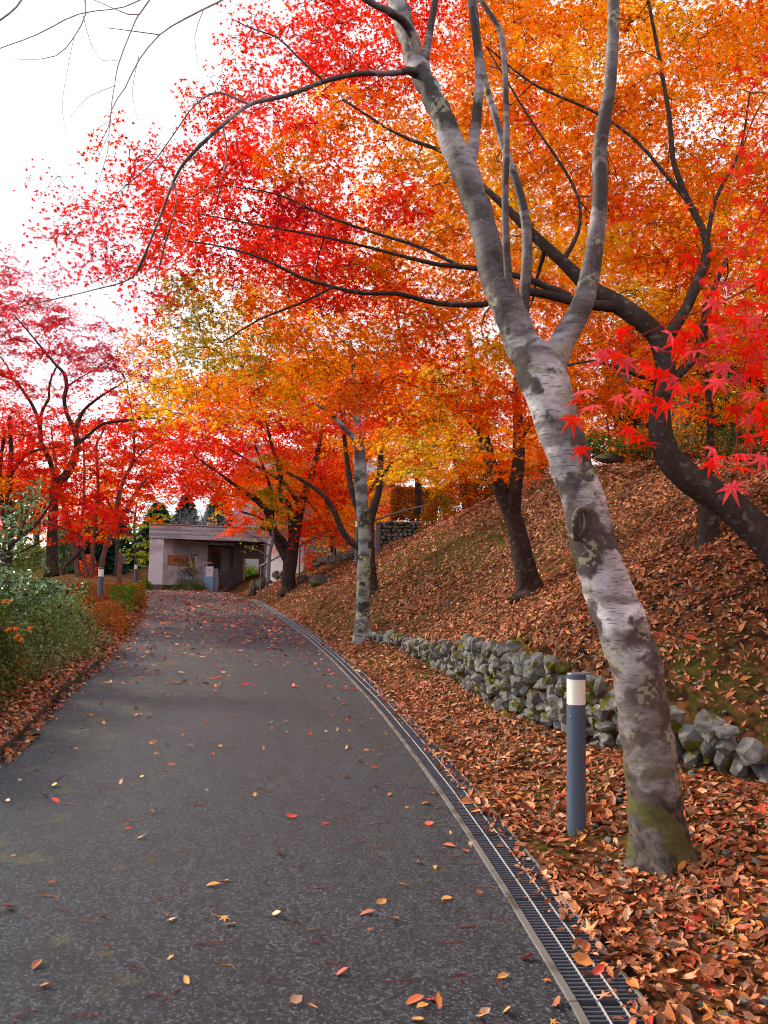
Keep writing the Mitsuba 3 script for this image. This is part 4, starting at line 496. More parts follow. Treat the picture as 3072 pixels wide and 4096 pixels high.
# maples beyond the crest of the bank: (label, crown, trunk, second limb, leaf, seed)
for lab, cells, tr, lb, lf, sd in (
    ('orange maple beyond the crest of the bank, just left of the leaning pale trunk', [(0.34,22.87,7.52,0.55,'O'),(0.47,25.22,8.32,0.61,'O'),(1.07,22.93,7.81,0.55,'O'),(1.47,24.09,7.95,0.58,'O'),(2.2,22.82,7.78,0.55,'Y'),(2.35,25.39,8.53,0.61,'Y'),(2.68,22.9,7.79,0.55,'O'),(2.91,24.85,8.11,0.6,'O'),(3.54,23.82,7.81,0.57,'B'),(3.94,24.07,8.2,0.58,'B'),(4.33,23.51,7.77,0.57,'O'),(4.59,24.56,8.3,0.59,'O'),(0.34,23.93,7.3,0.58,'Y'),(0.34,24.62,7.18,0.59,'Y'),(1.41,23.87,6.97,0.58,'O'),(1.23,24.28,7.34,0.59,'O'),(2.0,23.53,7.23,0.57,'O'),(1.96,24.04,7.1,0.58,'O'),(2.74,23.44,6.88,0.57,'O'),(3.26,25.79,7.69,0.62,'O'),(3.52,23.08,6.83,0.56,'O'),(3.9,24.6,7.44,0.59,'O'),(4.12,22.52,7.01,0.54,'B'),(4.78,24.72,7.62,0.6,'B'),(5.3,23.65,6.98,0.57,'O'),(5.55,25.05,7.39,0.6,'O'),(0.3,22.04,6.09,0.53,'O'),(0.65,24.03,6.44,0.58,'O'),(1.09,23.43,6.35,0.57,'Y'),(1.44,25.08,6.73,0.61,'Y'),(1.93,22.3,5.98,0.54,'O'),(2.0,24.76,6.44,0.6,'O'),(2.81,23.44,6.16,0.57,'R'),(2.98,24.59,6.58,0.59,'R'),(3.46,22.11,5.92,0.53,'O'),(3.83,24.21,6.24,0.58,'O'),(4.2,22.39,6.17,0.54,'Y'),(4.99,25.45,6.73,0.61,'Y'),(5.01,22.45,6.25,0.54,'O'),(5.52,25.1,6.67,0.61,'O'),(0.52,22.59,5.19,0.55,'Y'),(0.35,25.2,5.67,0.61,'Y'),(1.11,22.27,5.19,0.54,'O'),(1.39,25.28,5.78,0.61,'O'),(2.17,22.37,5.35,0.54,'Y'),(2.33,24.84,5.64,0.6,'Y'),(2.67,22.15,5.36,0.53,'O'),(2.83,24.23,5.42,0.58,'O'),(3.65,22.32,5.24,0.54,'B'),(4.03,25.26,5.99,0.61,'B'),(4.47,22.59,5.32,0.55,'O'),(4.88,25.58,6.0,0.62,'O'),(5.4,23.61,5.72,0.57,'O'),(5.85,25.73,5.98,0.62,'O'),(2.16,23.21,4.69,0.56,'O'),(2.39,25.72,5.15,0.62,'O'),(3.07,23.74,4.64,0.57,'O'),(3.24,24.59,4.95,0.59,'O'),(3.49,23.43,4.87,0.57,'Y'),(3.89,24.35,4.62,0.59,'Y'),(4.54,23.19,4.8,0.56,'O'),(5.04,25.87,5.13,0.62,'O'),(5.13,22.18,4.71,0.54,'O'),(5.39,24.84,5.01,0.6,'O'),(3.56,23.64,3.82,0.57,'O'),(3.67,24.38,4.12,0.59,'O'),(4.56,23.68,3.94,0.57,'O'),(5.04,25.66,4.15,0.62,'O'),(5.28,23.47,3.73,0.57,'B'),(5.54,24.77,3.87,0.6,'B')], [(2.458,24.0,3.976,0.181),(2.354,24.0,4.857,0.161),(2.074,24.0,5.603,0.134),(1.719,24.0,6.767,0.094),(1.562,24.0,8.155,0.067)], [(2.327,24.0,4.857,0.114),(2.683,24.0,5.685,0.147),(2.945,24.0,6.793,0.094),(3.071,24.0,7.908,0.047)], .115, 81),
    ('orange maple on the skyline between the pale trunk and the leaning maple', [(3.64,19.0,9.96,0.47,'O'),(3.84,20.96,10.54,0.52,'O'),(3.79,17.45,9.05,0.44,'O'),(4.27,19.29,10.06,0.48,'O'),(4.67,18.73,9.91,0.47,'O'),(5.23,19.99,10.46,0.5,'O'),(5.3,18.21,9.48,0.45,'Y'),(5.75,19.92,10.3,0.5,'Y'),(6.05,18.6,9.67,0.46,'O'),(6.66,20.35,10.47,0.51,'O'),(6.4,17.29,9.34,0.43,'O'),(7.15,19.53,10.3,0.49,'O'),(3.29,17.33,8.49,0.43,'O'),(3.57,19.21,9.16,0.48,'O'),(3.95,17.41,8.69,0.43,'B'),(4.43,19.91,9.39,0.5,'B'),(4.42,17.25,8.41,0.43,'O'),(4.8,19.23,9.25,0.48,'O'),(5.24,17.95,8.69,0.45,'O'),(5.95,20.33,9.7,0.51,'O'),(5.54,17.26,8.38,0.43,'Y'),(6.59,19.96,9.71,0.5,'Y'),(6.41,17.78,8.83,0.44,'O'),(7.06,19.08,9.13,0.48,'O'),(3.42,17.79,8.15,0.44,'O'),(3.64,19.86,8.8,0.5,'O'),(4.13,18.82,8.55,0.47,'O'),(4.51,20.25,8.97,0.5,'O'),(4.78,18.64,8.39,0.46,'B'),(5.29,20.77,9.02,0.52,'B'),(5.34,18.23,8.07,0.45,'O'),(5.92,20.88,9.13,0.52,'O'),(5.81,17.28,7.94,0.43,'O'),(6.72,20.61,9.17,0.51,'O'),(6.71,18.63,8.38,0.46,'O'),(7.76,20.83,9.16,0.52,'O'),(3.6,18.79,7.82,0.47,'B'),(3.55,19.15,7.75,0.48,'B'),(4.0,18.73,7.78,0.47,'O'),(4.56,20.26,8.2,0.51,'O'),(4.29,17.24,7.08,0.43,'O'),(5.05,20.22,8.12,0.5,'O'),(4.96,17.31,7.23,0.43,'O'),(5.68,19.64,7.94,0.49,'O'),(5.92,17.85,7.39,0.45,'Y'),(6.35,19.41,7.9,0.48,'Y'),(6.59,18.18,7.4,0.45,'O'),(7.52,20.71,8.24,0.52,'O'),(3.62,18.88,6.9,0.47,'O'),(3.54,19.18,7.0,0.48,'O'),(3.91,18.17,6.82,0.45,'O'),(4.76,20.76,7.75,0.52,'O'),(4.56,18.01,6.89,0.45,'B'),(5.05,20.19,7.29,0.5,'B'),(5.37,18.56,7.1,0.46,'B'),(5.72,19.52,7.17,0.49,'B'),(6.14,18.53,6.97,0.46,'O'),(6.74,20.84,7.78,0.52,'O'),(6.64,18.62,6.97,0.46,'O'),(7.27,20.15,7.52,0.5,'O'),(3.49,18.13,6.27,0.45,'O'),(3.63,20.04,6.79,0.5,'O'),(3.65,17.05,5.96,0.43,'O'),(4.37,20.44,6.64,0.51,'O'),(4.34,17.23,6.0,0.43,'O'),(5.42,20.61,6.73,0.51,'O'),(4.88,17.02,5.79,0.42,'B'),(5.46,19.18,6.51,0.48,'B'),(5.52,17.28,6.05,0.43,'O'),(6.24,19.26,6.54,0.48,'O'),(6.47,17.66,6.21,0.44,'O'),(7.24,19.67,6.65,0.49,'O'),(3.39,17.58,5.47,0.44,'Y'),(3.73,19.79,5.79,0.49,'Y'),(4.11,18.08,5.6,0.45,'O'),(4.38,19.21,5.7,0.48,'O'),(4.65,17.69,5.41,0.44,'O'),(5.4,20.71,6.14,0.52,'O'),(5.52,18.9,5.8,0.47,'O'),(6.19,20.75,6.0,0.52,'O'),(5.93,18.42,5.67,0.46,'B'),(6.93,20.7,5.97,0.52,'B'),(6.65,18.05,5.49,0.45,'O'),(7.19,19.62,5.84,0.49,'O'),(3.11,17.32,4.68,0.43,'O'),(3.72,19.97,5.08,0.5,'O'),(4.19,18.47,5.09,0.46,'O'),(4.32,20.11,5.22,0.5,'O'),(4.86,18.77,5.15,0.47,'O'),(5.32,20.66,5.24,0.52,'O'),(5.0,17.09,4.66,0.43,'O'),(5.92,20.45,5.35,0.51,'O'),(6.12,18.87,5.14,0.47,'Y'),(6.74,20.65,5.28,0.52,'Y'),(6.41,17.92,4.99,0.45,'O'),(7.36,20.15,5.38,0.5,'O')], [(5.507,19.0,4.688,0.138),(5.457,19.0,5.34,0.117),(5.301,19.0,6.214,0.096),(5.036,19.0,7.538,0.064),(4.933,19.0,9.11,0.032)], [(5.458,19.0,5.449,0.074),(5.788,19.0,6.224,0.058),(6.014,19.0,7.336,0.037)], .10, 82),
    ('orange yellow maple behind the leaning maple towards the right edge', [(4.34,12.97,7.87,0.33,'O'),(4.91,14.46,8.7,0.37,'O'),(5.23,13.83,8.37,0.36,'Y'),(5.66,14.89,8.83,0.38,'Y'),(5.62,13.54,8.2,0.35,'O'),(6.14,14.64,8.63,0.38,'O'),(6.17,13.32,8.04,0.34,'O'),(6.45,14.23,8.68,0.37,'O'),(6.33,12.89,7.95,0.33,'O'),(7.42,15.06,9.04,0.39,'O'),(4.61,13.28,7.47,0.34,'Y'),(4.96,14.21,8.08,0.37,'Y'),(4.81,12.58,7.36,0.32,'O'),(5.5,14.28,7.88,0.37,'O'),(5.7,13.59,7.68,0.35,'Y'),(5.95,14.45,8.17,0.37,'Y'),(6.17,13.81,7.85,0.36,'O'),(6.72,14.78,8.19,0.38,'O'),(6.48,13.18,7.46,0.34,'O'),(7.26,14.54,8.08,0.37,'O'),(4.39,12.74,6.88,0.33,'O'),(4.95,14.86,7.71,0.38,'O'),(5.38,13.91,7.39,0.36,'B'),(5.67,15.09,7.89,0.39,'B'),(5.4,12.87,6.96,0.33,'O'),(5.85,14.39,7.61,0.37,'O'),(5.93,13.02,6.84,0.34,'Y'),(6.66,14.62,7.5,0.38,'Y'),(6.44,13.29,6.99,0.34,'O'),(6.9,14.01,7.49,0.36,'O'),(4.68,13.59,6.55,0.35,'O'),(5.4,15.42,7.34,0.4,'O'),(4.85,13.11,6.46,0.34,'O'),(5.65,14.62,7.11,0.38,'O'),(5.42,13.21,6.42,0.34,'O'),(6.06,14.79,7.08,0.38,'O'),(5.66,12.66,6.31,0.33,'Y'),(6.56,14.29,6.89,0.37,'Y'),(6.76,13.72,6.73,0.35,'Y'),(7.12,14.66,7.08,0.38,'Y'),(4.42,13.08,5.92,0.34,'Y'),(4.86,14.41,6.53,0.37,'Y'),(5.27,13.69,6.3,0.35,'O'),(5.57,14.49,6.42,0.37,'O'),(5.45,13.24,5.97,0.34,'O'),(5.75,14.15,6.28,0.36,'O'),(5.9,13.01,5.9,0.33,'B'),(6.66,14.72,6.49,0.38,'B'),(6.46,13.04,6.01,0.34,'O'),(6.99,14.48,6.54,0.37,'O'),(4.4,13.15,5.41,0.34,'O'),(4.94,14.39,5.85,0.37,'O'),(5.02,13.05,5.48,0.34,'Y'),(5.44,14.13,5.91,0.36,'Y'),(5.71,13.86,5.68,0.36,'B'),(6.22,15.12,6.19,0.39,'B'),(6.11,13.31,5.59,0.34,'O'),(6.7,15.11,6.15,0.39,'O'),(4.57,13.67,5.11,0.35,'O'),(4.95,14.96,5.48,0.39,'O'),(5.16,13.97,5.26,0.36,'O'),(5.69,15.27,5.63,0.39,'O'),(4.61,13.27,4.61,0.34,'O'),(5.09,14.67,4.84,0.38,'O'),(4.79,12.82,4.5,0.33,'o'),(5.53,14.67,4.85,0.38,'o')], [(5.108,14.0,3.738,0.086),(5.131,14.0,4.299,0.07),(5.222,14.0,5.109,0.063),(5.321,14.0,6.34,0.039),(5.5,14.0,7.509,0.02)], [(5.187,14.0,4.865,0.047),(5.551,14.0,5.687,0.035),(5.972,14.0,6.768,0.02)], .08, 83),
    ('tall orange maple far up behind the other crowns on the right', [(2.06,20.83,16.52,0.69,'O'),(1.95,23.71,18.59,0.78,'O'),(2.73,20.62,16.64,0.68,'O'),(3.09,23.6,18.75,0.78,'O'),(3.64,20.04,16.2,0.66,'O'),(4.26,23.36,18.5,0.77,'O'),(4.51,19.31,15.48,0.64,'O'),(5.46,23.59,18.87,0.78,'O'),(5.82,20.83,16.9,0.69,'O'),(6.29,22.42,18.06,0.74,'O'),(7.19,21.46,17.01,0.71,'O'),(7.7,22.49,17.83,0.74,'O'),(7.61,20.17,16.25,0.67,'O'),(9.27,23.99,18.83,0.79,'O'),(8.57,19.75,15.87,0.65,'O'),(10.3,23.49,18.74,0.77,'O'),(10.01,20.5,16.8,0.68,'O'),(11.05,23.22,18.75,0.77,'O'),(1.99,20.52,15.11,0.68,'O'),(1.75,22.49,16.72,0.74,'O'),(2.8,19.48,14.57,0.64,'O'),(3.06,23.48,17.48,0.77,'O'),(4.08,21.47,15.82,0.71,'O'),(4.16,22.31,16.81,0.74,'O'),(4.4,19.4,14.82,0.64,'O'),(5.21,22.14,16.72,0.73,'O'),(6.18,21.23,15.84,0.7,'o'),(6.49,23.58,17.71,0.78,'o'),(6.57,19.99,14.97,0.66,'o'),(7.73,23.26,17.5,0.77,'o'),(8.27,21.27,15.77,0.7,'O'),(8.76,22.66,17.0,0.75,'O'),(9.31,21.49,16.26,0.71,'O'),(9.78,23.37,17.31,0.77,'O'),(10.09,21.27,16.31,0.7,'O'),(10.69,22.52,17.05,0.74,'O'),(1.92,21.25,14.85,0.7,'O'),(2.3,23.9,16.4,0.79,'O'),(2.55,19.01,13.2,0.63,'Y'),(2.83,21.81,14.95,0.72,'Y'),(3.74,19.13,13.28,0.63,'O'),(4.13,22.4,15.64,0.74,'O'),(4.49,19.83,13.72,0.65,'O'),(5.59,23.75,16.51,0.78,'O'),(5.85,20.93,14.54,0.69,'O'),(6.5,22.33,15.3,0.74,'O'),(7.12,20.83,14.69,0.69,'o'),(8.12,23.96,16.58,0.79,'o'),(8.96,20.5,14.72,0.68,'O'),(9.73,22.18,15.62,0.73,'O'),(9.61,20.31,14.47,0.67,'O'),(11.12,23.37,16.2,0.77,'O'),(1.78,20.18,12.98,0.67,'O'),(2.43,23.94,15.13,0.79,'O'),(2.9,20.63,13.28,0.68,'O'),(3.4,23.69,14.86,0.78,'O'),(4.03,20.36,13.47,0.67,'O'),(4.23,21.91,13.87,0.72,'O'),(5.06,20.64,13.57,0.68,'O'),(5.64,23.89,15.33,0.79,'O'),(5.61,20.27,12.99,0.67,'O'),(6.2,21.66,13.98,0.71,'O'),(6.71,20.03,12.94,0.66,'o'),(7.22,22.57,14.43,0.74,'o'),(8.24,19.07,12.52,0.63,'o'),(9.51,21.99,14.54,0.73,'o'),(9.99,20.5,13.32,0.68,'O'),(10.7,22.17,14.27,0.73,'O'),(1.7,21.24,12.73,0.7,'O'),(2.16,23.07,13.31,0.76,'O'),(2.65,20.8,12.47,0.69,'O'),(3.49,23.46,13.86,0.77,'O'),(3.75,20.23,12.1,0.67,'O'),(4.22,23.15,13.79,0.76,'O'),(4.7,19.06,11.66,0.63,'O'),(5.22,23.03,13.51,0.76,'O'),(5.36,19.62,11.86,0.65,'B'),(6.6,23.33,13.95,0.77,'B'),(6.86,20.81,12.51,0.69,'O'),(7.11,21.76,13.06,0.72,'O'),(7.36,19.42,11.82,0.64,'O'),(8.92,23.06,13.86,0.76,'O'),(8.7,20.69,12.33,0.68,'O'),(10.12,23.84,14.38,0.79,'O'),(9.79,20.92,12.66,0.69,'O'),(10.59,21.77,13.0,0.72,'O'),(1.84,20.34,11.24,0.67,'Y'),(2.11,22.48,12.14,0.74,'Y'),(2.78,19.52,10.86,0.64,'O'),(3.28,22.68,12.08,0.75,'O'),(4.09,20.57,11.27,0.68,'O'),(4.32,22.27,12.36,0.73,'O'),(4.78,20.72,11.36,0.68,'O'),(5.55,23.18,12.62,0.76,'O'),(5.72,19.48,10.94,0.64,'O'),(6.14,22.53,12.25,0.74,'O'),(6.37,19.38,10.96,0.64,'Y'),(7.04,21.65,11.74,0.71,'Y'),(7.23,19.4,10.84,0.64,'O'),(8.32,21.92,11.93,0.72,'O'),(8.93,20.52,11.59,0.68,'O'),(10.09,23.11,12.39,0.76,'O'),(10.32,21.44,12.02,0.71,'O'),(10.71,22.07,12.08,0.73,'O'),(1.72,20.53,10.32,0.68,'O'),(1.89,22.51,10.91,0.74,'O'),(2.71,20.48,10.45,0.68,'O'),(3.07,23.64,11.77,0.78,'O'),(3.97,21.25,10.48,0.7,'O'),(4.15,22.13,11.05,0.73,'O'),(4.68,20.67,10.41,0.68,'O'),(5.4,22.45,11.0,0.74,'O'),(5.74,19.79,10.0,0.65,'O'),(6.67,23.58,11.44,0.78,'O'),(6.36,19.01,9.57,0.63,'O'),(7.8,23.82,11.74,0.79,'O'),(7.47,19.45,9.89,0.64,'O'),(8.79,23.0,11.37,0.76,'O'),(8.92,20.59,10.23,0.68,'O'),(9.27,22.01,10.75,0.73,'O'),(9.08,19.17,9.65,0.63,'O'),(10.31,22.22,11.22,0.73,'O')], [(5.133,22.0,5.024,0.16),(5.073,22.0,6.665,0.135),(4.886,22.0,8.973,0.098),(4.567,22.0,12.255,0.061),(4.435,22.0,14.949,0.031)], [(4.974,22.0,7.942,0.086),(5.712,22.0,10.296,0.061),(6.879,22.0,12.974,0.037)], .13, 84),
    ('yellow and red maple between the stair and the clipped orange hedge', [(-2.38,35.07,7.4,0.63,'Y'),(-2.33,37.22,7.6,0.67,'Y'),(-1.42,35.35,7.6,0.64,'O'),(-1.74,37.29,7.76,0.67,'O'),(-0.37,35.12,7.23,0.64,'Y'),(-0.71,36.81,7.93,0.67,'Y'),(0.22,35.37,7.36,0.64,'R'),(0.28,36.86,7.68,0.67,'R'),(-2.35,36.31,6.5,0.66,'O'),(-2.74,37.78,6.72,0.68,'O'),(-1.56,36.42,6.53,0.66,'Y'),(-1.64,36.95,6.78,0.67,'Y'),(-0.58,35.75,6.56,0.65,'Y'),(-0.72,36.61,6.6,0.66,'Y'),(0.31,35.24,6.51,0.64,'O'),(0.35,36.82,6.9,0.67,'O'),(-2.23,35.57,5.49,0.64,'R'),(-2.24,37.38,5.66,0.68,'R'),(-1.56,35.94,5.56,0.65,'O'),(-1.57,37.06,5.96,0.67,'O'),(-0.39,36.39,5.84,0.66,'Y'),(-0.44,36.76,5.81,0.67,'Y'),(0.45,36.48,5.64,0.66,'b'),(0.17,37.53,5.75,0.68,'b'),(-2.35,35.35,4.8,0.64,'Y'),(-2.4,36.61,4.74,0.66,'Y'),(-1.37,36.36,5.01,0.66,'Y'),(-1.65,36.76,4.8,0.67,'Y'),(-0.31,35.63,4.64,0.64,'R'),(-0.4,37.32,5.15,0.68,'R'),(0.49,35.75,4.87,0.65,'r'),(0.53,37.77,4.84,0.68,'r')], [(-1.163,36.0,3.445,0.101),(-1.235,36.0,4.756,0.08),(-1.437,36.0,6.381,0.06),(-1.681,36.0,8.018,0.03)], [(-1.24,36.0,4.959,0.06),(-0.617,36.0,5.99,0.05),(-0.035,36.0,7.23,0.03)], .15, 85),
    ('low yellow orange maple on the skyline above the clipped hedge', [(1.61,23.92,5.64,0.44,'Y'),(1.75,25.06,5.77,0.46,'Y'),(2.27,24.44,5.81,0.45,'Y'),(2.33,25.01,5.95,0.46,'Y'),(2.87,23.51,5.49,0.44,'O'),(3.27,25.43,5.88,0.47,'O'),(3.58,23.31,5.53,0.43,'O'),(3.8,25.79,6.16,0.48,'O'),(1.84,24.36,5.0,0.45,'Y'),(1.69,24.99,5.12,0.46,'Y'),(2.24,23.55,5.11,0.44,'O'),(2.41,24.84,5.14,0.46,'O'),(2.86,24.21,4.97,0.45,'B'),(2.96,24.52,5.18,0.45,'B'),(3.74,24.46,5.21,0.45,'O'),(3.89,25.93,5.33,0.48,'O'),(4.11,23.7,5.06,0.44,'O'),(4.32,25.38,5.46,0.47,'O'),(2.25,24.44,4.64,0.45,'R'),(2.47,25.66,4.72,0.47,'R'),(3.11,23.84,4.41,0.44,'O'),(3.15,25.27,4.61,0.47,'O'),(3.43,23.54,4.52,0.44,'B'),(3.75,24.96,4.66,0.46,'B'),(4.35,24.47,4.47,0.45,'r'),(4.63,25.47,4.51,0.47,'r')], [(3.71,24.0,4.274,0.161),(3.611,24.0,4.884,0.121),(3.363,24.0,5.562,0.08),(2.814,24.0,6.238,0.04)], [(3.61,24.0,5.02,0.067),(4.041,24.0,5.576,0.054),(4.445,24.0,6.272,0.027)], .12, 86),
    ('low orange maple shrub on the crest right of the pale trunk', [(4.44,18.07,5.72,0.31,'o'),(4.59,18.98,5.93,0.32,'o'),(4.81,18.04,5.6,0.3,'O'),(5.1,18.8,5.94,0.32,'O'),(5.01,17.55,5.47,0.3,'O'),(5.59,19.21,5.98,0.32,'O'),(5.49,17.55,5.66,0.3,'B'),(5.93,18.7,5.86,0.32,'B'),(6.15,18.06,5.59,0.31,'o'),(6.27,18.83,5.97,0.32,'o'),(4.44,18.21,5.3,0.31,'O'),(4.75,19.27,5.42,0.33,'O'),(4.6,17.52,5.1,0.3,'O'),(4.84,18.57,5.37,0.31,'O'),(5.2,17.92,5.28,0.3,'B'),(5.71,19.48,5.45,0.33,'B'),(5.51,17.5,5.06,0.3,'Y'),(5.99,19.26,5.57,0.33,'Y'),(6.1,18.19,5.29,0.31,'O'),(6.38,19.09,5.47,0.32,'O'),(4.33,17.82,4.78,0.3,'r'),(4.51,19.0,4.89,0.32,'r'),(4.69,17.69,4.76,0.3,'B'),(5.26,19.43,4.93,0.33,'B'),(5.35,18.1,4.79,0.31,'O'),(5.44,18.53,4.9,0.31,'O'),(5.56,17.66,4.69,0.3,'g'),(5.83,18.73,4.87,0.32,'g'),(6.24,18.37,4.76,0.31,'o'),(6.44,18.88,4.94,0.32,'o')], [(5.1,18.5,4.549,0.041),(5.082,18.5,5.024,0.031),(5.001,18.5,5.661,0.021)], [(5.091,18.5,4.813,0.026),(5.419,18.5,5.35,0.021),(5.738,18.5,5.784,0.01)], .10, 87)):
    tree('crest_maple', lab, 'maple tree', 'bark_dark', [('trunk', tr), ('limb', lb)], cells, lf, 3.4, sd, sides=10, step=.25, twigs=.4, tpl=STAR5 if sd == 83 else STAR3)

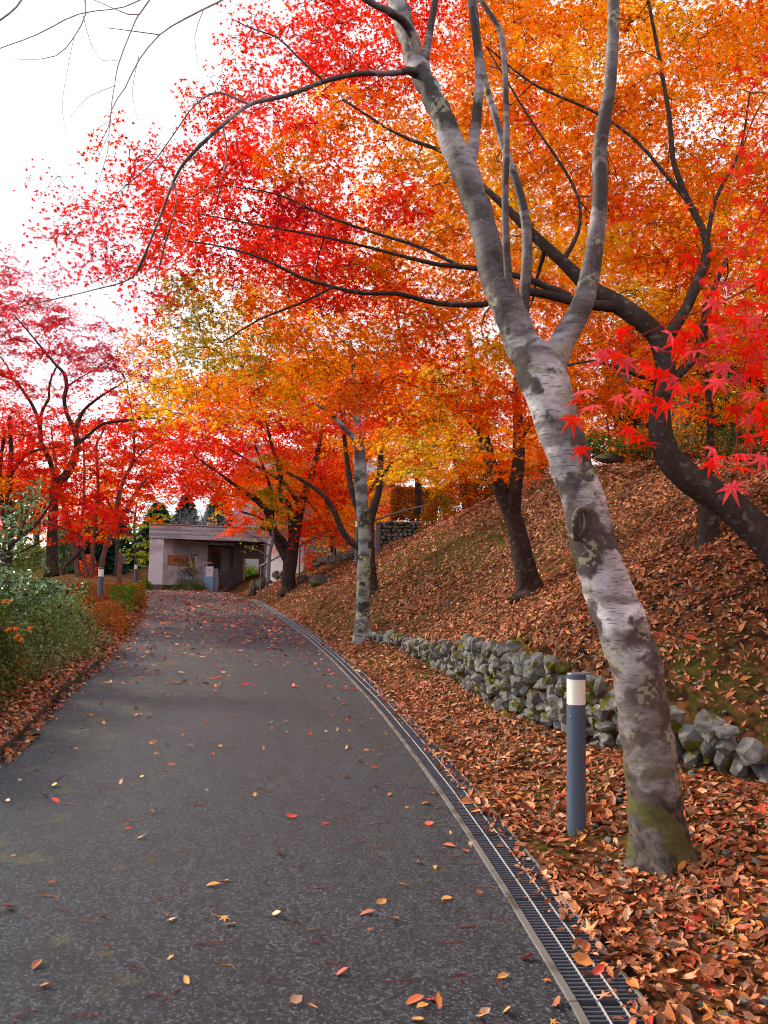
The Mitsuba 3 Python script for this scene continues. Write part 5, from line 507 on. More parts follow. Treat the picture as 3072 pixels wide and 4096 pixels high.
# left side trees
tree('crimson_maple', 'tall crimson maple with dark forked trunk left of the road', 'maple tree', 'bark_dark', [
    ('trunk', [(-7.954,20.0,1.803,0.19),(-7.98,20.0,2.059,0.145),(-7.992,20.0,2.639,0.128),(-8.014,20.0,3.199,0.112),(-8.02,20.0,3.865,0.112),(-7.974,20.0,4.048,0.117),(-7.761,20.0,4.257,0.101),(-7.592,20.0,4.647,0.089),(-7.524,20.0,5.049,0.084),(-7.61,20.0,5.368,0.061),(-7.827,20.0,5.79,0.05),(-7.905,20.0,6.158,0.047),(-7.865,20.0,6.448,0.05),(-7.953,20.0,6.795,0.045),(-8.146,20.0,6.977,0.034),(-8.44,20.0,7.31,0.028),(-8.907,20.0,7.839,0.022),(-9.277,20.0,8.244,0.017)]),
    ('limb', [(-8.01,20.0,3.9,0.078),(-8.051,20.0,4.216,0.061),(-8.151,20.0,4.556,0.059),(-8.318,20.0,4.895,0.053),(-8.393,20.0,5.019,0.05),(-8.48,20.0,5.522,0.053),(-8.665,20.0,5.945,0.042),(-8.915,20.0,6.31,0.039),(-9.207,20.0,6.617,0.034),(-9.521,20.0,6.715,0.028),(-9.992,20.0,6.938,0.022)]),
    ('limb', [(-8.48,20.0,5.522,0.045),(-8.422,20.0,5.869,0.039),(-8.291,20.0,6.149,0.031),(-8.29,20.0,6.52,0.028),(-8.185,20.0,6.86,0.022),(-8.062,20.0,7.096,0.017)]),
    ('limb', [(-7.524,20.0,5.049,0.05),(-7.185,19.9,5.278,0.039),(-6.881,19.8,5.492,0.036),(-6.328,19.6,5.554,0.033),(-5.685,19.4,5.604,0.024),(-5.264,19.2,5.504,0.016)]),
    ('limb', [(-7.584,20.0,5.311,0.05),(-7.513,20.0,5.658,0.05),(-7.422,20.0,5.856,0.039),(-7.261,20.0,6.032,0.034),(-6.934,20.0,6.294,0.028),(-6.398,19.9,6.651,0.019),(-6.763,19.9,6.91,0.017),(-7.218,19.9,6.911,0.011)]),
    ('branch', [(-9.207,20.0,6.617,0.022),(-9.365,20.0,6.951,0.02),(-9.552,20.0,7.181,0.017)]),
    ('branch', [(-7.865,20.0,6.448,0.028),(-7.581,20.0,6.663,0.02),(-7.14,20.0,6.941,0.014),(-6.699,20.0,7.242,0.011)]),
], [(-8.72,18.07,8.9,0.36,'p'),(-9.72,20.09,9.69,0.4,'p'),(-8.7,18.07,8.48,0.36,'P'),(-10.14,20.65,9.32,0.42,'P'),(-8.84,19.27,8.9,0.39,'p'),(-9.05,19.92,9.29,0.4,'p'),(-8.35,19.36,8.99,0.39,'p'),(-8.46,20.03,9.21,0.4,'p'),(-8.81,18.11,7.85,0.36,'P'),(-10.12,20.89,8.93,0.42,'P'),(-8.06,17.68,7.78,0.36,'P'),(-9.83,21.5,9.03,0.43,'P'),(-7.91,18.69,8.12,0.38,'P'),(-8.52,19.87,8.58,0.4,'P'),(-7.52,18.71,8.05,0.38,'p'),(-8.52,21.41,8.97,0.43,'p'),(-8.84,18.43,7.43,0.37,'P'),(-9.43,19.57,7.98,0.39,'P'),(-8.56,18.72,7.5,0.38,'P'),(-9.34,20.33,8.22,0.41,'P'),(-8.23,19.14,7.64,0.38,'P'),(-8.85,20.92,8.38,0.42,'P'),(-7.6,18.96,7.8,0.38,'P'),(-7.94,19.82,8.11,0.4,'P'),(-6.77,18.68,7.59,0.38,'p'),(-7.5,20.66,8.12,0.42,'p'),(-6.72,19.39,7.77,0.39,'p'),(-6.98,20.66,8.35,0.42,'p'),(-9.13,18.77,7.02,0.38,'p'),(-9.6,20.09,7.53,0.4,'p'),(-8.55,19.0,7.16,0.38,'P'),(-9.4,20.57,7.66,0.41,'P'),(-7.55,17.62,6.69,0.35,'P'),(-8.88,21.03,7.66,0.42,'P'),(-7.47,18.64,7.1,0.37,'P'),(-7.64,19.69,7.24,0.4,'P'),(-6.6,18.02,6.95,0.36,'P'),(-7.87,21.07,7.67,0.42,'P'),(-6.49,18.91,7.09,0.38,'P'),(-7.13,20.89,7.66,0.42,'P'),(-5.8,19.07,7.25,0.38,'p'),(-6.25,20.33,7.48,0.41,'p'),(-4.88,17.78,6.82,0.36,'p'),(-5.62,19.61,7.34,0.39,'p'),(-9.29,19.27,6.75,0.39,'P'),(-9.82,20.25,6.91,0.41,'P'),(-8.75,19.39,6.56,0.39,'R'),(-8.9,19.63,6.74,0.39,'R'),(-7.14,18.46,6.34,0.37,'p'),(-7.9,20.3,7.05,0.41,'p'),(-6.5,17.51,6.15,0.35,'P'),(-7.23,19.66,6.89,0.4,'P'),(-6.65,19.38,6.67,0.39,'P'),(-6.63,19.95,6.94,0.4,'P'),(-5.69,18.63,6.61,0.37,'P'),(-6.19,20.53,6.98,0.41,'P'),(-5.21,18.43,6.38,0.37,'P'),(-5.42,19.64,6.91,0.39,'P'),(-8.67,17.91,5.71,0.36,'R'),(-9.7,20.19,6.36,0.41,'R'),(-8.43,18.69,5.94,0.38,'R'),(-8.86,19.67,6.3,0.4,'R'),(-8.23,19.28,6.18,0.39,'r'),(-8.73,20.71,6.58,0.42,'r'),(-7.09,18.19,5.91,0.37,'p'),(-8.08,20.97,6.45,0.42,'p'),(-5.91,17.65,5.71,0.36,'r'),(-6.89,20.94,6.68,0.42,'r'),(-5.76,18.71,5.95,0.38,'r'),(-6.42,20.98,6.47,0.42,'r'),(-5.34,18.73,5.99,0.38,'R'),(-5.61,20.43,6.48,0.41,'R'),(-4.55,18.46,5.93,0.37,'r'),(-5.26,20.81,6.62,0.42,'r'),(-9.09,19.26,5.66,0.39,'R'),(-9.72,20.25,5.72,0.41,'R'),(-8.08,18.08,5.26,0.36,'R'),(-9.62,21.45,5.87,0.43,'R'),(-7.36,17.7,5.19,0.36,'R'),(-8.31,19.65,5.69,0.4,'R'),(-7.08,18.29,5.32,0.37,'r'),(-7.97,20.2,5.75,0.41,'r'),(-4.92,18.02,5.26,0.36,'r'),(-5.96,21.15,6.04,0.43,'r'),(-8.94,18.97,4.8,0.38,'R'),(-10.09,21.03,5.27,0.42,'R'),(-7.92,17.87,4.86,0.36,'R'),(-9.38,20.99,5.14,0.42,'R'),(-8.05,19.07,5.09,0.38,'R'),(-8.33,19.66,5.07,0.4,'R'),(-7.36,18.71,4.93,0.38,'R'),(-8.01,20.81,5.37,0.42,'R'),(-6.8,18.59,4.92,0.37,'r'),(-7.47,20.34,5.26,0.41,'r'),(-8.64,18.45,4.35,0.37,'R'),(-9.89,21.09,4.56,0.42,'R'),(-8.02,18.06,4.33,0.36,'R'),(-9.36,21.39,4.67,0.43,'R'),(-7.7,18.47,4.27,0.37,'R'),(-8.43,19.97,4.68,0.4,'R'),(-6.78,17.53,4.3,0.35,'R'),(-7.74,19.74,4.48,0.4,'R'),(-6.42,17.98,4.36,0.36,'r'),(-7.19,20.25,4.68,0.41,'r'),(-5.87,17.91,4.27,0.36,'r'),(-7.04,21.19,4.65,0.43,'r'),(-8.29,17.65,3.68,0.35,'O'),(-9.48,20.04,4.1,0.4,'O'),(-8.19,18.75,3.76,0.38,'R'),(-9.1,20.43,4.05,0.41,'R'),(-7.38,17.84,3.69,0.36,'R'),(-7.99,19.51,3.92,0.39,'R'),(-7.32,19.19,4.02,0.39,'R'),(-7.81,20.51,4.09,0.41,'R'),(-6.37,17.92,3.66,0.36,'r'),(-7.75,21.32,4.28,0.43,'r')], .11, 5.0, 91)
tree('red_stem_maple', 'red maple with several slender reddish stems behind the left lamp', 'maple tree', 'bark_red', [
    ('stem', [(-7.448,22.0,2.01,0.08),(-7.437,22.0,2.255,0.068),(-7.329,22.0,2.761,0.068),(-7.171,22.0,3.27,0.061),(-7.096,22.0,3.979,0.055),(-6.939,22.0,4.531,0.049),(-6.751,22.0,4.986,0.04),(-6.78,22.0,5.817,0.031),(-6.916,22.0,6.537,0.018),(-7.046,22.0,7.146,0.012)]),
    ('stem', [(-8.063,22.0,1.826,0.061),(-8.137,22.0,2.265,0.061),(-8.34,22.0,3.036,0.061),(-8.509,22.0,3.614,0.055),(-8.636,22.0,4.096,0.049),(-8.861,22.0,4.979,0.031),(-9.013,22.0,5.858,0.018)]),
    ('stem', [(-8.026,22.0,1.827,0.055),(-8.119,22.0,2.388,0.049),(-8.092,22.0,2.992,0.049),(-8.016,22.0,3.624,0.043),(-8.054,22.0,4.745,0.031),(-8.166,22.0,5.876,0.018)]),
    ('stem', [(-7.806,22.0,1.831,0.043),(-7.948,22.0,2.392,0.037),(-8.045,22.0,2.82,0.031)]),
    ('stem', [(-7.696,22.0,1.834,0.055),(-7.702,22.0,2.397,0.055),(-7.693,22.0,2.901,0.049),(-7.66,22.0,3.88,0.043),(-7.656,22.0,4.266,0.04),(-7.763,22.0,5.342,0.037),(-7.698,22.0,5.507,0.031),(-7.544,22.0,5.889,0.018)]),
    ('limb', [(-7.182,22.0,3.245,0.055),(-7.008,21.9,3.364,0.049),(-6.861,21.9,3.601,0.049),(-6.761,21.9,3.826,0.043),(-6.649,21.9,4.039,0.037),(-6.274,21.8,4.505,0.024)]),
    ('branch', [(-6.949,22.0,4.493,0.031),(-6.607,22.0,5.09,0.025),(-6.249,22.0,5.412,0.018)]),
    ('branch', [(-7.224,22.0,3.579,0.037),(-7.387,22.0,3.861,0.031),(-7.608,22.0,4.068,0.022),(-7.927,22.0,4.248,0.012)]),
], [(-8.41,22.72,6.84,0.32,'r'),(-8.76,23.73,7.17,0.33,'r'),(-7.52,22.69,6.79,0.32,'r'),(-7.44,22.82,6.77,0.32,'r'),(-6.44,20.84,6.35,0.29,'r'),(-7.8,24.85,7.43,0.35,'r'),(-8.91,22.6,6.41,0.32,'r'),(-9.61,24.56,6.64,0.35,'r'),(-8.38,22.72,6.42,0.32,'r'),(-8.56,23.1,6.53,0.33,'r'),(-7.65,22.07,6.23,0.31,'r'),(-8.19,23.62,6.63,0.33,'r'),(-7.31,22.19,6.23,0.31,'R'),(-7.97,24.35,6.86,0.34,'R'),(-6.41,20.62,6.05,0.29,'R'),(-7.53,24.53,6.76,0.35,'R'),(-6.07,20.72,6.09,0.29,'R'),(-7.11,24.3,6.7,0.34,'R'),(-9.63,22.4,5.74,0.32,'r'),(-10.02,23.15,5.98,0.33,'r'),(-8.97,22.05,5.84,0.31,'r'),(-9.9,24.47,6.33,0.34,'r'),(-8.32,21.46,5.69,0.3,'R'),(-8.99,22.96,6.01,0.32,'R'),(-7.89,21.18,5.72,0.3,'B'),(-8.63,23.7,6.06,0.33,'B'),(-7.64,21.84,5.83,0.31,'R'),(-8.16,23.66,6.19,0.33,'R'),(-7.01,21.33,5.76,0.3,'R'),(-8.04,24.5,6.28,0.34,'R'),(-6.37,20.69,5.58,0.29,'R'),(-7.76,24.74,6.35,0.35,'R'),(-6.44,22.47,5.99,0.32,'R'),(-6.88,23.98,6.12,0.34,'R'),(-9.95,21.51,5.18,0.3,'r'),(-11.08,23.97,5.71,0.34,'r'),(-9.93,22.3,5.43,0.31,'R'),(-10.79,24.02,5.58,0.34,'R'),(-9.36,22.1,5.25,0.31,'R'),(-9.89,23.1,5.6,0.33,'R'),(-9.16,22.69,5.34,0.32,'B'),(-9.36,23.0,5.53,0.32,'B'),(-7.96,20.65,5.08,0.29,'B'),(-9.15,23.49,5.53,0.33,'B'),(-7.89,21.52,5.19,0.3,'R'),(-8.91,24.43,5.88,0.34,'R'),(-7.19,20.77,5.24,0.29,'r'),(-8.07,23.48,5.55,0.33,'r'),(-6.71,20.68,5.18,0.29,'R'),(-8.07,24.54,5.69,0.35,'R'),(-6.86,22.01,5.47,0.31,'R'),(-7.24,23.17,5.51,0.33,'R'),(-6.39,22.19,5.51,0.31,'B'),(-7.1,24.61,5.74,0.35,'B'),(-10.63,22.66,4.99,0.32,'R'),(-11.14,24.19,5.11,0.34,'R'),(-9.39,21.04,4.8,0.3,'R'),(-10.47,23.45,5.13,0.33,'R'),(-9.33,21.93,4.86,0.31,'O'),(-10.07,23.59,5.21,0.33,'O'),(-8.58,21.14,4.73,0.3,'O'),(-9.8,24.43,5.32,0.34,'O'),(-8.05,20.66,4.59,0.29,'B'),(-9.34,24.13,5.26,0.34,'B'),(-7.83,21.68,4.81,0.31,'r'),(-8.56,23.36,5.12,0.33,'r'),(-7.15,21.74,4.85,0.31,'B'),(-7.99,24.27,5.16,0.34,'B'),(-6.75,21.85,4.96,0.31,'R'),(-7.57,24.69,5.24,0.35,'R'),(-6.53,22.6,4.99,0.32,'B'),(-6.65,23.04,5.03,0.32,'B'),(-10.24,22.02,4.33,0.31,'B'),(-11.33,24.52,4.68,0.35,'B'),(-9.18,20.79,4.25,0.29,'R'),(-10.33,23.26,4.63,0.33,'R'),(-9.07,21.54,4.32,0.3,'O'),(-10.05,23.65,4.76,0.33,'O'),(-8.4,20.53,4.28,0.29,'O'),(-9.76,24.32,4.68,0.34,'O'),(-7.96,20.86,4.21,0.29,'B'),(-8.86,23.02,4.58,0.32,'B'),(-8.02,21.92,4.55,0.31,'O'),(-8.79,24.28,4.86,0.34,'O'),(-7.63,22.14,4.56,0.31,'R'),(-7.87,22.93,4.56,0.32,'R'),(-6.94,21.57,4.5,0.3,'R'),(-7.64,23.35,4.6,0.33,'R'),(-6.86,22.11,4.44,0.31,'R'),(-7.03,23.07,4.55,0.32,'R'),(-6.36,22.02,4.41,0.31,'R'),(-6.72,23.27,4.61,0.33,'R'),(-9.44,20.65,3.77,0.29,'O'),(-10.65,22.97,4.11,0.32,'O'),(-9.11,20.73,3.79,0.29,'O'),(-10.72,24.1,4.13,0.34,'O'),(-8.71,20.75,3.79,0.29,'O'),(-10.3,24.18,4.18,0.34,'O'),(-8.43,20.88,3.84,0.29,'O'),(-10.05,25.0,4.41,0.35,'O'),(-8.5,22.16,3.93,0.31,'B'),(-9.58,24.88,4.28,0.35,'B'),(-8.22,22.52,3.99,0.32,'R'),(-8.76,24.14,4.19,0.34,'R'),(-7.33,21.22,3.93,0.3,'R'),(-8.53,24.53,4.3,0.35,'R'),(-7.06,21.92,4.04,0.31,'R'),(-7.46,23.14,4.21,0.33,'R'),(-6.29,20.81,4.0,0.29,'B'),(-7.51,24.64,4.24,0.35,'B'),(-6.37,22.17,4.16,0.31,'B'),(-6.74,24.01,4.36,0.34,'B'),(-10.4,22.43,3.67,0.32,'O'),(-10.54,22.84,3.58,0.32,'O'),(-9.82,22.43,3.65,0.32,'Y'),(-10.16,22.87,3.66,0.32,'Y'),(-9.24,22.02,3.65,0.31,'O'),(-9.58,22.81,3.65,0.32,'O'),(-8.12,21.18,3.51,0.3,'R'),(-9.2,24.14,3.77,0.34,'R'),(-7.58,20.93,3.52,0.29,'R'),(-8.43,23.0,3.77,0.32,'R'),(-7.3,21.31,3.45,0.3,'R'),(-7.87,23.14,3.64,0.33,'R'),(-6.98,21.66,3.54,0.3,'R'),(-7.92,24.39,3.71,0.34,'R'),(-6.43,21.34,3.59,0.3,'R'),(-7.31,23.96,3.79,0.34,'R'),(-6.31,22.3,3.62,0.31,'o'),(-6.75,23.84,3.71,0.34,'o')], .13, 5.0, 93, tpl=STAR3)
tree('low_crimson_maple', 'low spreading deep red maple layer in front of the slender stems', 'maple tree', 'bark_dark', [
    ('trunk', [(-6.727,17.5,1.812,0.044),(-6.699,17.5,1.988,0.039),(-6.514,17.5,2.177,0.039),(-6.35,17.5,2.385,0.039),(-6.242,17.5,2.544,0.034),(-6.072,17.5,2.665,0.024),(-5.887,17.5,2.866,0.015)]),
    ('limb', [(-6.35,17.5,2.385,0.024),(-6.383,17.5,2.62,0.02),(-6.644,17.5,2.732,0.017),(-6.905,17.4,2.846,0.012),(-7.353,17.3,2.897,0.01)]),
], [(-7.17,17.03,3.19,0.19,'r'),(-7.52,17.7,3.22,0.2,'r'),(-6.79,16.73,3.1,0.19,'R'),(-7.27,17.73,3.22,0.2,'R'),(-6.57,16.83,3.17,0.19,'R'),(-7.08,18.06,3.29,0.2,'R'),(-6.46,17.19,3.2,0.19,'R'),(-6.62,17.42,3.15,0.2,'R'),(-6.19,17.23,3.22,0.19,'P'),(-6.41,17.78,3.24,0.2,'P'),(-5.83,16.82,3.15,0.19,'R'),(-6.21,17.94,3.28,0.2,'R'),(-5.6,16.97,3.13,0.19,'R'),(-5.71,17.51,3.21,0.2,'R'),(-5.26,16.9,3.24,0.19,'r'),(-5.6,17.68,3.24,0.2,'r'),(-7.32,17.36,2.96,0.2,'R'),(-7.41,17.48,2.89,0.2,'R'),(-7.09,17.28,2.88,0.19,'R'),(-7.22,17.85,2.94,0.2,'R'),(-6.55,16.84,2.86,0.19,'P'),(-6.86,17.64,2.96,0.2,'P'),(-6.34,16.99,2.9,0.19,'R'),(-6.71,17.92,2.98,0.2,'R'),(-6.09,16.77,2.84,0.19,'R'),(-6.22,17.43,3.01,0.2,'R'),(-5.78,16.86,2.92,0.19,'P'),(-6.08,17.47,2.98,0.2,'P'),(-5.4,16.6,2.88,0.19,'R'),(-5.96,18.1,3.06,0.2,'R'),(-5.23,16.89,2.93,0.19,'R'),(-5.58,17.62,2.95,0.2,'R'),(-6.87,16.91,2.59,0.19,'r'),(-7.27,17.99,2.63,0.2,'r'),(-6.56,16.82,2.59,0.19,'r'),(-6.94,17.85,2.63,0.2,'r'),(-6.38,16.89,2.64,0.19,'R'),(-6.67,17.78,2.67,0.2,'R'),(-5.94,16.61,2.56,0.19,'R'),(-6.53,18.01,2.75,0.2,'R'),(-5.96,17.24,2.61,0.19,'r'),(-6.11,17.72,2.67,0.2,'r'),(-5.66,17.11,2.67,0.19,'R'),(-5.86,17.75,2.69,0.2,'R'),(-5.38,17.06,2.6,0.19,'r'),(-5.61,18.06,2.74,0.2,'r')], .09, 4.2, 95)
tree('dark_trunk_maple', 'dark thick trunked maple at the left edge behind the glossy evergreen', 'maple tree', 'bark_dark', [
    ('trunk', [(-8.616,19.0,1.824,0.127),(-8.618,19.0,2.353,0.127),(-8.578,19.0,2.886,0.096),(-8.675,19.0,3.741,0.074),(-8.66,19.0,4.497,0.058),(-8.765,19.0,5.475,0.037)]),
    ('limb', [(-8.614,19.0,2.778,0.074),(-8.832,19.0,3.522,0.064),(-8.903,19.0,4.275,0.048),(-8.852,19.0,5.145,0.032)]),
    ('limb', [(-8.768,19.0,3.846,0.048),(-8.482,19.0,4.392,0.037),(-8.177,19.0,4.67,0.027),(-7.54,19.0,4.792,0.016)]),
], [(-9.05,18.94,5.42,0.34,'r'),(-9.61,19.98,5.57,0.36,'r'),(-8.42,18.43,5.37,0.33,'R'),(-8.81,19.75,5.69,0.36,'R'),(-8.82,18.73,5.01,0.34,'R'),(-9.61,19.96,5.18,0.36,'R'),(-8.54,18.92,5.05,0.34,'B'),(-8.94,19.64,5.19,0.36,'B'),(-8.7,18.48,4.29,0.33,'R'),(-9.28,19.52,4.61,0.35,'R'),(-8.6,19.11,4.5,0.35,'R'),(-8.74,19.79,4.58,0.36,'R'),(-8.96,18.92,3.88,0.34,'O'),(-9.23,19.69,4.17,0.36,'O'),(-8.4,18.89,3.91,0.34,'R'),(-8.73,19.46,3.96,0.35,'R'),(-8.79,18.6,3.57,0.34,'O'),(-9.41,19.92,3.64,0.36,'O'),(-8.36,19.05,3.45,0.34,'B'),(-8.77,19.67,3.45,0.36,'B'),(-8.8,18.83,3.07,0.34,'R'),(-8.91,19.26,2.99,0.35,'R'),(-8.1,18.5,3.05,0.33,'R'),(-8.69,19.39,3.07,0.35,'R')], .095, 4.0, 97)
for lab, cells, tr, lb, sd in (
    ('orange yellow maple far back between the left trunks', [(-14.84,32.36,5.71,0.49,'O'),(-15.6,33.98,5.87,0.52,'O'),(-14.06,32.17,5.64,0.49,'O'),(-14.3,33.06,5.86,0.51,'O'),(-13.07,31.18,5.55,0.48,'B'),(-14.11,33.93,6.1,0.52,'B'),(-12.48,31.63,5.76,0.48,'O'),(-13.3,33.43,6.09,0.51,'O'),(-11.13,32.1,5.8,0.49,'B'),(-11.62,33.68,5.94,0.51,'B'),(-10.04,30.61,5.52,0.47,'O'),(-11.38,34.46,6.19,0.53,'O'),(-14.12,31.29,4.93,0.48,'O'),(-15.29,33.5,5.39,0.51,'O'),(-13.67,31.23,5.14,0.48,'Y'),(-14.31,32.73,5.1,0.5,'Y'),(-12.55,30.45,4.9,0.47,'O'),(-14.43,34.92,5.32,0.53,'O'),(-11.73,30.09,4.76,0.46,'O'),(-12.64,32.62,5.31,0.5,'O'),(-11.91,31.69,5.25,0.48,'B'),(-12.02,32.84,5.13,0.5,'B'),(-11.0,31.65,5.18,0.48,'O'),(-11.81,33.82,5.19,0.52,'O'),(-10.13,31.14,5.12,0.48,'O'),(-11.27,34.81,5.3,0.53,'O'),(-13.77,30.57,4.28,0.47,'Y'),(-15.34,33.77,4.7,0.52,'Y'),(-13.92,32.2,4.56,0.49,'O'),(-15.02,34.35,4.65,0.53,'O'),(-13.06,31.67,4.54,0.48,'Y'),(-14.08,34.06,4.65,0.52,'Y'),(-11.97,30.41,4.13,0.46,'O'),(-13.25,34.01,4.51,0.52,'O'),(-11.54,30.96,4.32,0.47,'O'),(-12.42,33.51,4.73,0.51,'O'),(-10.95,31.05,4.24,0.47,'Y'),(-11.56,33.44,4.56,0.51,'Y'),(-10.22,31.1,4.55,0.48,'B'),(-11.3,34.14,4.77,0.52,'B'),(-14.72,32.4,3.78,0.5,'O'),(-15.59,34.22,3.9,0.52,'O'),(-13.23,30.77,3.78,0.47,'Y'),(-14.26,33.45,3.77,0.51,'Y'),(-12.88,31.19,3.84,0.48,'Y'),(-14.11,34.77,3.75,0.53,'Y'),(-12.12,31.2,3.77,0.48,'O'),(-13.43,34.57,4.0,0.53,'O'),(-11.36,30.74,3.63,0.47,'o'),(-12.81,34.42,3.77,0.53,'o'),(-10.96,31.88,3.88,0.49,'O'),(-11.31,32.86,3.69,0.5,'O')], [(-13.317,32.0,2.269,0.125),(-13.416,32.0,3.607,0.107),(-13.511,32.0,4.866,0.072),(-13.462,32.0,6.138,0.045)], [(-13.405,32.0,3.428,0.072),(-13.742,32.0,3.96,0.054),(-14.014,32.0,4.856,0.036)], 101),
    ('orange maple far back at the left, its leaning trunk beside a straight one', [(-13.15,28.24,4.67,0.45,'O'),(-13.91,29.95,4.98,0.48,'O'),(-13.0,29.34,4.75,0.47,'B'),(-13.4,29.86,5.02,0.48,'B'),(-12.28,29.17,4.77,0.47,'O'),(-12.93,30.99,5.24,0.5,'O'),(-11.45,28.89,4.75,0.46,'O'),(-11.84,29.72,5.13,0.48,'O'),(-13.53,29.11,4.34,0.47,'Y'),(-13.8,29.67,4.27,0.48,'Y'),(-12.59,28.81,4.05,0.46,'O'),(-13.41,29.94,4.37,0.48,'O'),(-12.37,29.22,4.37,0.47,'O'),(-12.72,30.41,4.47,0.49,'O'),(-11.29,28.09,4.25,0.45,'B'),(-11.93,30.04,4.2,0.48,'B'),(-13.18,28.52,3.47,0.46,'O'),(-13.85,29.92,3.46,0.48,'O'),(-13.04,29.5,3.49,0.47,'O'),(-13.14,30.0,3.68,0.48,'O'),(-11.71,29.17,3.7,0.47,'o'),(-12.18,30.44,3.76,0.49,'o')], [(-12.359,29.0,2.2,0.073),(-12.15,29.0,3.013,0.073),(-12.065,29.0,3.747,0.057),(-11.753,29.0,5.063,0.032)], [(-12.682,29.0,2.193,0.122),(-12.742,29.0,3.407,0.097),(-12.873,29.0,4.711,0.057)], 102)):
    tree('far_orange_maple', lab, 'maple tree', 'bark_dark', [('trunk', tr), ('limb', lb)], cells, .13, 4.0, sd, sides=8, step=.3, twigs=.3, tpl=STAR3)

